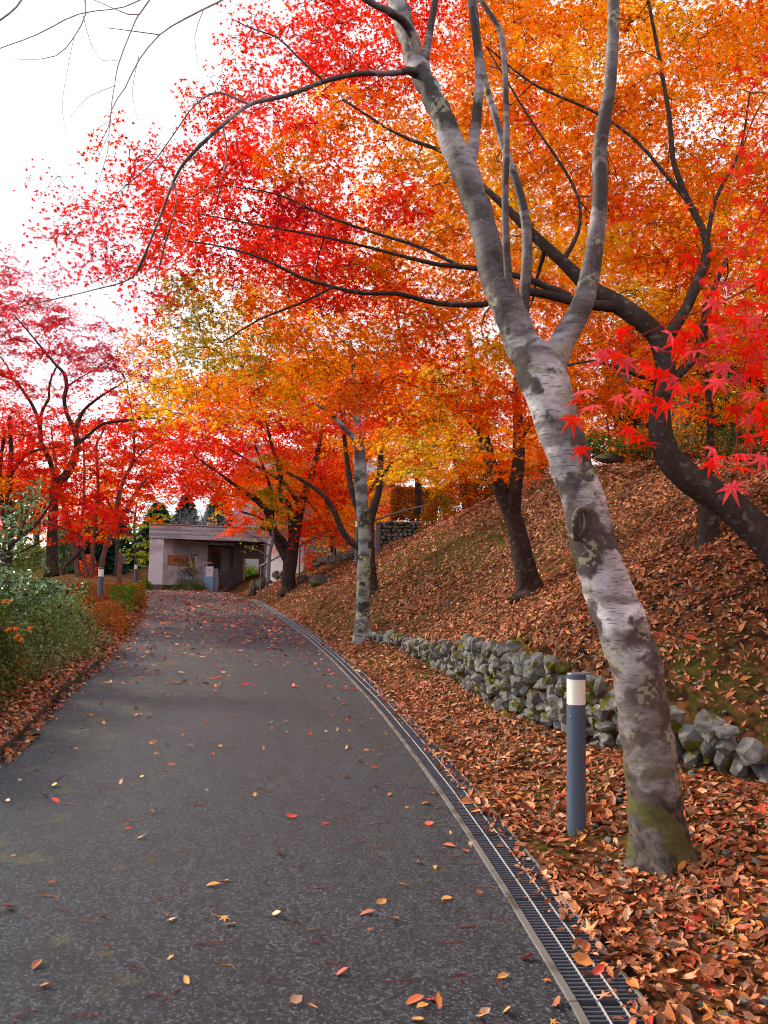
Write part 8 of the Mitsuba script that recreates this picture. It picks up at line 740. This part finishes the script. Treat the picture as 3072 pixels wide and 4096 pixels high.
part(nt, 'lettering', loc(join([box(2.57 + k * .032, 2.579 + k * .032, .5335, .5365, 1.12 - j_ * .034 - .022, 1.12 - j_ * .034) for k in range(8) for j_ in range(int(q.integers(6, 11)))])), 'ink')
t = thing('umbrella_bin', 'grey cylindrical bin standing beside the blue notice stand', 'bin')
part(t, 'body', loc(at(lathe([(0, .03), (.15, .03), (.17, .55), (.15, .60), (0, .60)]), 3.02, 1.2, 0)), 'bin_grey', 40); part(t, 'cover', loc(at(lathe([(0, .605), (.13, .605), (.12, 1.1), (0, 1.12)]), 3.02, 1.2, 0)), 'bin_grey', 40)
scene['bin_grey'] = {'type': 'twosided', 'bsdf': {'type': 'principled', 'base_color': rgb(.30, .31, .34), 'roughness': .45}}
t = thing('flower_arrangement', 'large flower arrangement with red blooms and pampas plumes in a dark vase', 'flower arrangement')
part(t, 'vase', loc(at(lathe([(0, .02), (.17, .02), (.20, .3), (.24, .62), (.20, .72), (0, .70)]), 1.78, .75, 0)), 'vase_glaze', 40); scene['vase_glaze'] = {'type': 'twosided', 'bsdf': {'type': 'principled', 'base_color': rgb(.20, .22, .27), 'roughness': .25}}
def loccloud(cu, cv, cw, ru, rw, n, cols, size, seed):
    q = np.random.default_rng(seed); p = q.normal(0, 1, (n, 3)) * [ru, ru * .7, rw] * .5 + [cu, cv, cw]; p = p @ BM[:3, :3].T + BM[:3, 3]
    v, f, c = leaves(p, q.normal(size=(n, 3)), q.normal(size=(n, 3)) + [0, 0, .6], size * q.uniform(.6, 1.3, n), np.array(cols)[q.integers(0, len(cols), n)], BLADE); return (v, f), c
m, c = loccloud(1.76, .7, .88, .55, .35, 420, [(.10, .02, .025), (.06, .03, .02), (.14, .03, .03)], .08, 1); part(t, 'dark_foliage', m, 'leaf', False, c, 'stuff')
m, c = loccloud(1.88, .7, 1.12, .5, .5, 320, [(.12, .2, .03), (.2, .25, .05)], .09, 2); part(t, 'green_foliage', m, 'leaf', False, c, 'stuff')
m, c = loccloud(2.08, .66, .95, .14, .14, 70, [(.6, .02, .02)], .06, 3); part(t, 'bloom', m, 'leaf', False, c, 'stuff')
for k in range(5): part(t, 'plume', loc(tube([(1.86 + .05 * k, .7, .8, .004), (2.0 + .12 * k, .65, 1.25 + .04 * (k % 3), .006), (2.12 + .15 * k, .62, 1.36 + .03 * (k % 2), .018), (2.24 + .15 * k, .6, 1.30, .008)], 6, .1)), 'plume'); 
scene['plume'] = {'type': 'twosided', 'bsdf': {'type': 'diffuse', 'reflectance': rgb(.50, .44, .34)}}
def bpt(u, v, w=0.0): return tuple((BM @ np.array([u, v, w, 1]))[:3])
shrub('low spreading clipped green azalea in front of the name wall', bpt(1.85, -.10, .05), (.85, .3), .50, 3600, [(.10, .14, .03), (.16, .20, .05), (.2, .23, .07), (.07, .1, .02)], .055, 461, 'azalea', stems=12, rz=.27)
shrub('bright green garden bush seen through the right opening', bpt(4.75, 4.4, .1), (.75, .5), 1.25, 2200, [(.10, .34, .04), (.16, .42, .05), (.07, .24, .04)], .10, 462, 'garden_bush', matn='leaf')
shrub('orange garden bush behind the bright green one', bpt(5.1, 6.4, .0), (.5, .4), 1.3, 1500, [(.5, .22, .02), (.4, .3, .03), (.55, .14, .02)], .10, 463, 'garden_bush', matn='leaf')
shrub('yellow orange garden tree seen through the small window', bpt(1.6, 7.5, .2), (1.0, .6), 1.8, 2600, [(.75, .38, .04), (.6, .45, .06), (.6, .25, .03)], .10, 464, 'garden_bush', matn='leaf')

# inn behind, its siding shows in gaps between the leaves
inn = thing('inn_building', 'grey clapboard inn building half hidden behind the maples beyond the entrance', 'building')
i0, i1 = np.array((-5.437,43.0,2.64)), np.array((0.605,47.0,2.873)); iu = (i1 - i0)[:2]; il = np.linalg.norm(iu); iu = iu / il
IM = np.eye(4); IM[:2, 0] = iu; IM[:2, 1] = [-iu[1], iu[0]]; IM[:3, 3] = [i0[0], i0[1], 1.4]
part(inn, 'wall', loc(box(0, il, .05, 6, 0, 6.6), IM), 'siding')
for k in range(30): part(inn, 'siding_board', loc(box(-.02, il + .02, .0, .046, 2.2 + k * .148, 2.2 + k * .148 + .135), IM), 'siding')
scene['siding'] = {'type': 'twosided', 'bsdf': {'type': 'diffuse', 'reflectance': rgb(.15, .16, .18)}}
part(inn, 'roof', loc(trimesh.convex.convex_hull(np.array([(x, y, z) for x in (-.4, il + .4) for y, z in ((-.7, 6.45), (-.7, 6.6), (6.5, 6.5), (3, 8.2))])), IM), 'dark_steel')
cw_ = thing('concrete_wall', 'plain pale concrete wall at the stair foot right of the entrance', 'wall')
c0, c1 = np.array((-4.647,33.0,2.278)), np.array((-3.043,31.8,2.283)); cu = (c1 - c0)[:2]; cl = np.linalg.norm(cu); cu = cu / cl
CMx = np.eye(4); CMx[:2, 0] = cu; CMx[:2, 1] = [-cu[1], cu[0]]; CMx[:3, 3] = [c0[0], c0[1], 1.3]
part(cw_, 'wall', loc(box(0, cl, 0, .2, 0, 2.35, .01), CMx), 'plaster'); part(cw_, 'coping', loc(box(-.02, cl + .02, -.03, .23, 2.352, 2.40), CMx), 'kerb_pale')

# stair handrails
def rail(lab, top, posts):
    t = thing('handrail', lab, 'handrail'); part(t, 'rail', tube(top, 8, .5, 0), 'rail_paint', True)
    for a, b in posts: part(t, 'post', tube([(*a, .026), (b[0], b[1], b[2] - .5, .026)], 8, .5, 0), 'rail_paint', True)
scene['rail_paint'] = {'type': 'twosided', 'bsdf': {'type': 'principled', 'base_color': rgb(.16, .12, .12), 'roughness': .4}}
rail('brown metal handrail climbing beside the entrance maple', [(-4.374,29.5,2.398,0.033),(-2.913,28.8,3.147,0.032),(-1.38,28.0,3.873,0.031)], [((-4.326,29.5,2.432), (-4.32,29.5,1.777)), ((-4.102,29.4,2.532), (-4.08,29.4,1.895)), ((-2.897,28.8,3.147), (-2.883,28.8,2.152)), ((-1.686,28.2,3.724), (-1.675,28.2,2.698))])
rail('brown metal handrail on the upper stair in front of the clipped hedge', [(-0.35,27.0,3.903,0.03),(0.454,26.5,4.146,0.03),(1.288,26.0,4.336,0.029),(2.042,25.6,4.498,0.029)], [((1.201,26.0,4.32), (1.2,26.0,3.485)), ((1.877,25.7,4.462), (1.887,25.7,3.767))])
# terrace wall of dark rubble under the clipped hedge
tw_ = thing('stone_wall', 'dark rubble terrace wall below the clipped orange hedge at the stair top', 'stone wall')
w0, w1 = np.array((-0.241,27.0,3.072)), np.array((1.25,26.6,3.082)); wl_ = np.linalg.norm(w1 - w0); wd = (w1 - w0) / wl_
for r_ in range(7):
    s = 0
    while s < wl_:
        w = rng.uniform(.12, .24); c = w0 + wd * (s + w / 2) + np.array([0, rng.uniform(-.02, .03), r_ * .125 + rng.uniform(-.02, .02)])
        stone_at(child(tw_, 'stone'), c, (w * 1.05, .22, rng.uniform(.12, .19)), rot(math.atan2(wd[1], wd[0]) + rng.normal(0, .2), rng.normal(0, .2), rng.normal(0, .2))); s += w
part(tw_, 'backing', trimesh.convex.convex_hull(np.array([w0 + a * wd * wl_ + [0, y_, z_] for a in (0, 1) for y_ in (.05, 2.4) for z_ in (-1.2, .80)])), 'soil')
ew = thing('rock_edging', 'row of mossy dark rocks along the stair edge between the two handrails', 'rock edging')
for k, a in enumerate([(-2.213,27.5,2.567), (-2.046,27.5,2.632), (-1.864,27.5,2.682), (-1.68,27.5,2.716), (-1.497,27.5,2.766), (-1.314,27.5,2.816), (-1.116,27.5,2.866), (-0.948,27.5,2.916), (-3.441,28.5,2.166), (-3.646,28.5,2.13)]):
    stone_at(child(ew, 'stone'), np.array(a) + [0, 0, -.05], (rng.uniform(.24, .34), .3, rng.uniform(.3, .42)), rot(rng.uniform(-.3, .3), rng.normal(0, .15), 0))
bp = thing('dark_post', 'square black post beside the terrace wall', 'post'); pb = np.array((-0.169,25.5,2.949)); part(bp, 'shaft', at(box(-.07, .07, -.07, .07, -.3, .70, .01), *pb), 'dark_steel')
wp = thing('wooden_post', 'brown wooden post standing beyond the left clipped hedges', 'post'); pb = np.array((-11.082,35.0,2.113)); part(wp, 'shaft', at(box(-.09, .09, -.06, .06, -.5, .85, .01), *pb), 'bark_red'); part(wp, 'side_box', at(box(.10, .22, -.05, .05, .45, .78), *pb), 'dark_steel')

# ---------------------------------------------------------------- bollard lamps
def lamp(lab, x, y, z, h=.985, r=.059, lean=0.0):
    t = thing('bollard_lamp', lab, 'bollard lamp', 'grey bollard lamps along the drive')
    R = trimesh.transformations.rotation_matrix(lean, [0, 1, 0])
    def s(m): m = m.copy(); m.apply_transform(R); m.apply_translation((x, y, z)); return m
    part(t, 'post', s(lathe([(0, -.25), (r, -.25), (r, h * .80), (r * .97, h * .803), (0, h * .803)], 32)), 'lamp_post_paint', 30)
    part(t, 'diffuser', s(lathe([(0, h * .804), (r * .985, h * .804), (r * .985, h * .962), (0, h * .962)], 32)), 'lamp_diffuser', 30)
    part(t, 'cap', s(lathe([(0, h * .963), (r * 1.03, h * .963), (r * 1.03, h * .992), (r * .95, h), (0, h * 1.002)], 32)), 'lamp_post_paint', 30)
    return t
b = (1.24,5.328,0.128)
tn = lamp('tall grey bollard lamp with white diffuser beside the big pale trunk', b[0], b[1], b[2])
part(tn, 'screw', at(trimesh.creation.icosphere(1, .005), b[0] - .045, b[1] - .040, b[2] + .72), 'galvanised')
bl = (-6.2,18.3,1.636); lamp('grey bollard lamp among the red azaleas left of the road', bl[0], bl[1], bl[2] - .62)
bl = (-9.509,32.0,2.082); lamp('far bollard lamp with pale head just left of the entrance', bl[0], bl[1], bl[2] - .6)
bl = (-0.783,24.5,2.76); lamp('dark bollard lamp partly hidden behind the slim lichen trunk', bl[0], bl[1], bl[2] - .05)

# ---------------------------------------------------------------- brown house on the crest
hh = thing('brown_house', 'dark brown timber house with light posts on the crest at the right edge', 'house')
h0 = np.array((5.912,14.6,4.343)); 
def hb(x0, x1, y0, y1, z0, z1): return at(box(x0, x1, y0, y1, z0, z1), *h0)
part(hh, 'wall', hb(-.1, 5, .8, 5, -1, 1.7), 'house_wall'); scene['house_wall'] = {'type': 'twosided', 'bsdf': {'type': 'diffuse', 'reflectance': rgb(.055, .042, .036)}}
for k in range(6): part(hh, 'post', hb(.18 + k * .36, .23 + k * .36, 0, .06, -.6, 1.55), 'house_post')
scene['house_post'] = {'type': 'twosided', 'bsdf': {'type': 'diffuse', 'reflectance': rgb(.45, .33, .24)}}
part(hh, 'beam', hb(-.1, 5, .07, .15, 1.45, 1.56), 'house_wall')
part(hh, 'roof', at(trimesh.convex.convex_hull(np.array([(x, y, z) for x in (-.8, 5.5) for y, z in ((-.6, 1.62), (-.6, 1.72), (5.5, 1.8), (2.6, 3.3))])), *h0), 'house_wall')
part(hh, 'deck', hb(-.1, 5, -.1, .8, -.75, -.62), 'house_post')

# ---------------------------------------------------------------- fallen leaves
LIT = np.array([(.40, .18, .085), (.52, .27, .14), (.58, .36, .22), (.46, .15, .045), (.22, .085, .04), (.12, .055, .03), (.42, .06, .03), (.55, .24, .05), (.33, .13, .06), (.62, .44, .32)])
LIT = LIT * [.88, .70, .58]
LW = np.array([.17, .12, .06, .15, .16, .14, .06, .05, .07, .02])
def tnormal(x, y):
    e = .05; gx_ = (terrain(x + e, y) - terrain(x - e, y)) / (2 * e); gy_ = (terrain(x, y + e) - terrain(x, y - e)) / (2 * e)
    return nrm(np.stack([-gx_, -gy_, gx_ * 0 + 1], -1))
def litter(x, y, z, size, q, tilt=.44, cols=LIT, w=LW, far=False):
    n = len(x); N = tnormal(x, y) + q.normal(0, tilt, (n, 3)); N[:, 2] = np.abs(N[:, 2])
    col = cols[q.choice(len(cols), n, p=w)] * q.lognormal(0, .22, (n, 1))
    k = q.uniform(size=n); out = []
    for a, b_, tp in ((0, .5, far and OVAL4 or OVAL), (.5, .86, far and OVAL4 or CURL), (.86, 1, STAR5)):
        s = (k >= a) & (k < b_); out.append(leaves(np.stack([x, y, z], -1)[s] + N[s] * .006, N[s], q.normal(size=(s.sum(), 3)), size[s], col[s], tp))
    return merge(out)
q = np.random.default_rng(600)
def scatter(n, y0, y1, s0, s1, pw=1.0):
    y = y0 + (y1 - y0) * q.uniform(0, 1, n)**pw; s = q.uniform(s0, s1, n); return xr(y) + s, y, s
xs, ys = [], []
for n, y0, y1, s0, s1 in ((25000, 2.4, 6.5, .10, 4.6), (29000, 6.5, 11, .1, 6.5), (29000, 11, 17, .15, 8.5), (21000, 17, 27, .2, 8.0), (4000, 27, 35, .3, 4)):
    x, y, s = scatter(n, y0, y1, s0, s1)
    moss = meshkit.fbm(np.stack([x * .8 + 3, y * .8, terrain(x, y) * .8], -1), 4, 0)
    wallzone = np.abs(s - wall_s(y) - .06) < .14
    ok = (q.uniform(size=n) < np.where(moss > .60, .40, 1.0)) & ~(wallzone & (wall_h(y) > .2) & (q.uniform(size=n) < .85)) & ((s > .33) | (q.uniform(size=n) < np.clip((s - .10) * 3, .05, .7)))
    xs.append(x[ok]); ys.append(y[ok])
x, y = np.concatenate(xs), np.concatenate(ys); s = x - xr(y)
z = np.where(s < .32, zf(y) + .012, terrain(x, y)) + q.uniform(0, .022, len(x)) * (s > .32)
sz = np.where(y > 15, .066, .053) * q.lognormal(-.05, .36, len(x)); nr = y < 6
m, c = merge([(*(r_ := litter(x[k_], y[k_], z[k_], sz[k_], q, far=f_))[0], r_[1]) for k_, f_ in ((nr, False), (~nr, True))])
single('leaf_litter', m, 'litter', 'thick carpet of brown and orange fallen leaves on the right bank', 'fallen leaves', None, 'stuff', color=c)
# left border litter
n = 14000; y = 3.0 + 30 * q.uniform(0, 1, n)**1.5; s = -.16 + 1.1 * np.abs(q.normal(0, .55, n)); keep = q.uniform(size=n) < np.where(s < -.05, .4, 1) ; y, s = y[keep], s[keep]; x = xl(y) - s
z = np.where(s < -.03, road_z(x, y) + .004, np.where((s < .15) & (y < 13.5), zf(y) + .095, terrain(x, y) + .01)) + q.uniform(0, .02, len(x))
m, c = litter(x, y, z, .066 * q.lognormal(0, .25, len(x)), q, cols=LIT * [.85, .8, .8])
single('leaf_litter', m, 'litter', 'band of brown fallen leaves along the kerb under the left shrubs', 'fallen leaves', None, 'stuff', color=c)
# scattered far leaves on the road, too many to count
n = 7000; y = 40 - 31 * q.uniform(0, 1, n)**.55; y = np.clip(y, 11, 36.5); x = xl(y) + (xr(y) - xl(y)) * q.uniform(.02, .99, n)
keep = q.uniform(size=n) < np.clip((y - 9) / 22, .05, 1)**1.4; x, y = x[keep], y[keep]
m, c = litter(x, y, road_z(x, y) + .008, 0.08 * q.lognormal(0, .3, len(x)), q, .2, np.array([(.50, .05, .03), (.40, .05, .05), (.52, .20, .06), (.60, .36, .22), (.25, .05, .04)]), np.array([.3, .25, .2, .1, .15]))
single('road_leaf_scatter', m, 'litter', 'dense sprinkling of red and orange leaves on the far road before the entrance', 'fallen leaves', None, 'stuff', color=c)
# nearer road leaves, each its own object
RL = np.array([(.55, .22, .05), (.60, .40, .24), (.45, .12, .04), (.50, .05, .03), (.62, .30, .08), (.35, .12, .06)])
cnt = 0
for it in range(300):
    y = float(2.6 + 13.5 * q.uniform()**1.25); t_ = q.uniform(.02, .98)
    if q.uniform() < .28: t_ = 1 - .14 * q.uniform()
    x = float(xl(y) + (xr(y) - xl(y)) * t_)
    if abs(x) > y * .50 + .3: x = float(q.uniform(-.45, .2) * y); x = min(max(x, float(xl(y)) + .1), float(xr(y)) - .05)
    cc = RL[q.integers(6)] * q.lognormal(0, .2); tp = (OVAL, CURL, STAR5, CURL)[q.integers(4)]
    N = np.array([[0, 0, 1.0]]) + q.normal(0, .25, (1, 3))
    v, f, c = leaves(np.array([[x, y, float(road_z(x, y)) + .010]]), N, q.normal(size=(1, 3)), [q.uniform(.038, .085)], cc[None], tp)
    single('road_leaf', (v, f), 'litter', 'single fallen autumn leaf lying on the dark asphalt', 'fallen leaf', 'loose leaves on the road', color=c)
# red leaf stalks on the road
scene['stalk'] = {'type': 'twosided', 'bsdf': {'type': 'diffuse', 'reflectance': proc(lambda p, n, uv: mix((.20, .03, .03), (.36, .17, .05), smoothstep(.5, .7, noise(p.x * 9, p.y * 9, 0))))}}
for it in range(95):
    y = float(2.6 + 4.2 * q.uniform()**1.1); x = float(q.uniform(-.46, .22) * y); x = min(max(x, float(xl(y)) + .05), float(xr(y)) - .08)
    a = q.normal(0, .5) + (0 if q.uniform() < .7 else 1.3); L_ = q.uniform(.05, .13); bnd = q.normal(0, .25) * L_
    z_ = float(road_z(x, y)) + .006; d_ = np.array([math.cos(a), math.sin(a), 0]); n_ = np.array([-d_[1], d_[0], 0]); p_ = np.array([x, y, z_])
    k = tube([(*(p_ - d_ * L_ / 2), .0016), (*(p_ + n_ * bnd), .0018), (*(p_ + d_ * L_ / 2), .0012)], 5, .03, 0)
    single('leaf_stalk', k, 'stalk', 'thin reddish fallen leaf stalk lying on the asphalt', 'leaf stalk', 'leaf stalks on the road', smooth=True)
# pebbles and grass on the bank
n = 900; y = 2.5 + 6 * q.uniform(0, 1, n)**1.2; x = xr(y) + q.uniform(.5, 2.6, n); V, F, o = [], [], 0
pv = [np.array(rock(900 + k).vertices) for k in range(4)]; pf = [np.array(rock(900 + k).faces) for k in range(4)]
for k in range(n):
    a = k % 4; sz = q.uniform(.015, .05); V.append(pv[a] * sz * [1.2, 1, .8] @ rot(q.uniform(0, 6)).T + [x[k], y[k], float(terrain(x[k], y[k])) + sz * .25]); F.append(pf[a] + o); o += len(pv[a])
single('gravel', (np.vstack(V), np.vstack(F)), 'stone', 'small grey stones scattered among the leaves on the verge', 'gravel', None, 'stuff')
def grass(lab, spots, seed, cols, hgt):
    q = np.random.default_rng(seed); P_, H_, S_, C_ = [], [], [], []
    for (x0, y0, r, n) in spots:
        x, y = x0 + q.normal(0, r, n), y0 + q.normal(0, r, n); d = nrm(q.normal(0, .45, (n, 3)) + [0, 0, 1]); hh_ = hgt * q.uniform(.5, 1.2, n)
        P_.append(np.stack([x, y, terrain(x, y)], -1) + d * hh_[:, None] * .45); H_.append(d); S_.append(hh_); C_.append(np.array(cols)[q.integers(0, len(cols), n)])
    thin = (BLADE[0] * [1, .14, 1], BLADE[1]); p = np.vstack(P_); v, f, c = leaves(p, q.normal(size=p.shape) * [1, 1, .1], np.vstack(H_), np.concatenate(S_), np.vstack(C_), thin)
    single('grass', (v, f), 'litter', lab, 'grass', None, 'stuff', color=c)
sp = []
for _ in range(70):
    y = float(2.6 + 15 * q.uniform()**1.3); s = float(q.uniform(.6, 5)); sp.append((float(xr(y)) + s, y, .05 + .02 * y * .3, 26))
grass('short green and straw coloured grass tufts among the leaves on the right bank', sp, 701, [(.14, .20, .03), (.2, .22, .04), (.35, .26, .10), (.12, .16, .02)], .07)
sp = [(1.72 + q.normal(0, .22), 4.42 + q.normal(0, .15), .07, 5) for _ in range(9)]
grass('dry straw stalks at the foot of the big pale trunk', sp, 702, [(.42, .28, .12), (.35, .20, .08)], .09)
sp = [(float(xl(y)) - float(q.uniform(.6, 2.2)), y, .12, 40) for y in q.uniform(6, 16, 8)]
grass('narrow leaved green grass under the left shrubs', sp, 703, [(.08, .13, .03), (.12, .16, .03), (.05, .08, .02)], .16)

# ---------------------------------------------------------------- close red maple sprays at the right
mbk = thing('maple_branch', 'close hanging sprays of vivid red maple leaves at the right edge', 'branch')
for p in ([(1.039,1.95,2.476,0.005),(0.886,1.92,2.356,0.003),(0.767,1.9,2.289,0.002),(0.65,1.88,2.235,0.002),(0.536,1.86,2.171,0.001),(0.442,1.85,2.08,0.001)], [(1.037,1.95,2.429,0.004),(0.941,1.92,2.323,0.003),(0.852,1.9,2.201,0.002),(0.819,1.88,2.063,0.002),(0.801,1.87,1.92,0.001)], [(0.767,1.9,2.289,0.002),(0.688,1.9,2.175,0.001),(0.605,1.88,2.036,0.001)],
          [(1.619,3.0,3.668,0.007),(1.414,2.95,3.5,0.004),(1.282,2.9,3.232,0.003),(1.227,2.9,3.001,0.002)], [(1.588,2.9,3.239,0.006),(1.391,2.85,3.084,0.004),(1.264,2.8,2.853,0.002),(1.212,2.8,2.684,0.002)]):
    part(mbk, 'twig', tube(p, 6, .05, 0), 'stalk', True)
q = np.random.default_rng(800)
spots = [(0.523,1.85,2.152), (0.548,1.86,2.138), (0.604,1.85,2.171), (0.668,1.87,2.188), (0.646,1.84,2.093), (0.6,1.86,2.122), (0.637,1.85,2.035), (0.592,1.87,2.038), (0.69,1.85,2.039), (0.717,1.86,2.086), (0.554,1.86,1.98), (0.571,1.86,1.964), (0.446,1.85,2.064), (0.437,1.86,2.046), (0.713,1.87,2.228), (0.757,1.86,2.225), (0.764,1.85,2.129), (0.819,1.86,2.147), (0.827,1.87,2.29), (0.855,1.86,2.21), (0.834,1.88,2.258), (0.872,1.87,2.358), (0.854,1.86,2.162), (0.832,1.86,2.068), (0.846,1.85,2.019), (0.826,1.86,2.01), (0.848,1.85,1.958), (0.825,1.86,1.969), (0.804,1.85,1.926), (0.801,1.86,1.897), (0.762,1.88,2.292), (0.8,1.86,2.196), (0.791,1.87,2.226), (0.777,1.88,2.184), (0.865,1.86,2.103), (0.725,1.87,2.148), (0.842,1.86,2.12), (0.762,1.86,2.166), (0.754,1.87,2.246), (0.693,1.88,2.214), (0.878,1.88,2.284), (0.831,1.9,2.223), (0.896,1.9,2.202), (0.81,1.9,2.279), (0.878,1.88,2.053)]
pinks = [(.86, .022, .010), (.84, .035, .012), (.82, .09, .11)]
for p in spots:
    for r_ in range(int(q.integers(2, 4))):
        v, f, c = leaves(np.array([p]) + (q.normal(0, .042, (1, 3)) if r_ else 0), np.array([[q.normal(0, .55), -.9, q.uniform(.1, .7)]]) if q.uniform() < .62 else np.array([[q.normal(-.2, .3), -.35, 1.0]]), np.array([[q.normal(0, .35), q.normal(-.2, .3), -1.0]]), [q.uniform(.066, .094)], np.array([pinks[q.integers(3)]]) * q.lognormal(0, .16), STAR7)
        part(mbk, 'leaf', (v, f), 'red_leaf', False, c)
scene['red_leaf'] = {'type': 'principledthin', 'base_color': VC, 'roughness': .30, 'diff_trans': 1.0, 'eta': 1.75}
for c0, n, r, sz in (((1.367,2.9,3.234), 70, .15, .075), ((1.293,2.9,2.967), 50, .12, .07), ((1.453,3.0,3.57), 55, .14, .075), ((1.311,2.8,2.786), 34, .09, .068), ((1.231,2.9,2.774), 16, .07, .06)):
    for k in range(n):
        p = np.array(c0) + q.normal(0, r, 3) * [.75, 1, 1]
        v, f, c = leaves(p[None], np.array([[q.normal(0, .6), -.6, q.uniform(.1, 1)]]), np.array([[q.normal(0, .5), q.normal(-.2, .3), -.9]]), [sz * q.uniform(.75, 1.2)], np.array([[(.80, .04, .02), (.84, .09, .02), (.78, .03, .03)][q.integers(3)]]), STAR7)
        part(mbk, 'leaf', (v, f), 'red_leaf', False, c)
print('triangles', sum(len(meshkit.WRITTEN[d['filename']][1]) for d in scene.values() if d.get('type') == 'ply') // 1000, 'k')
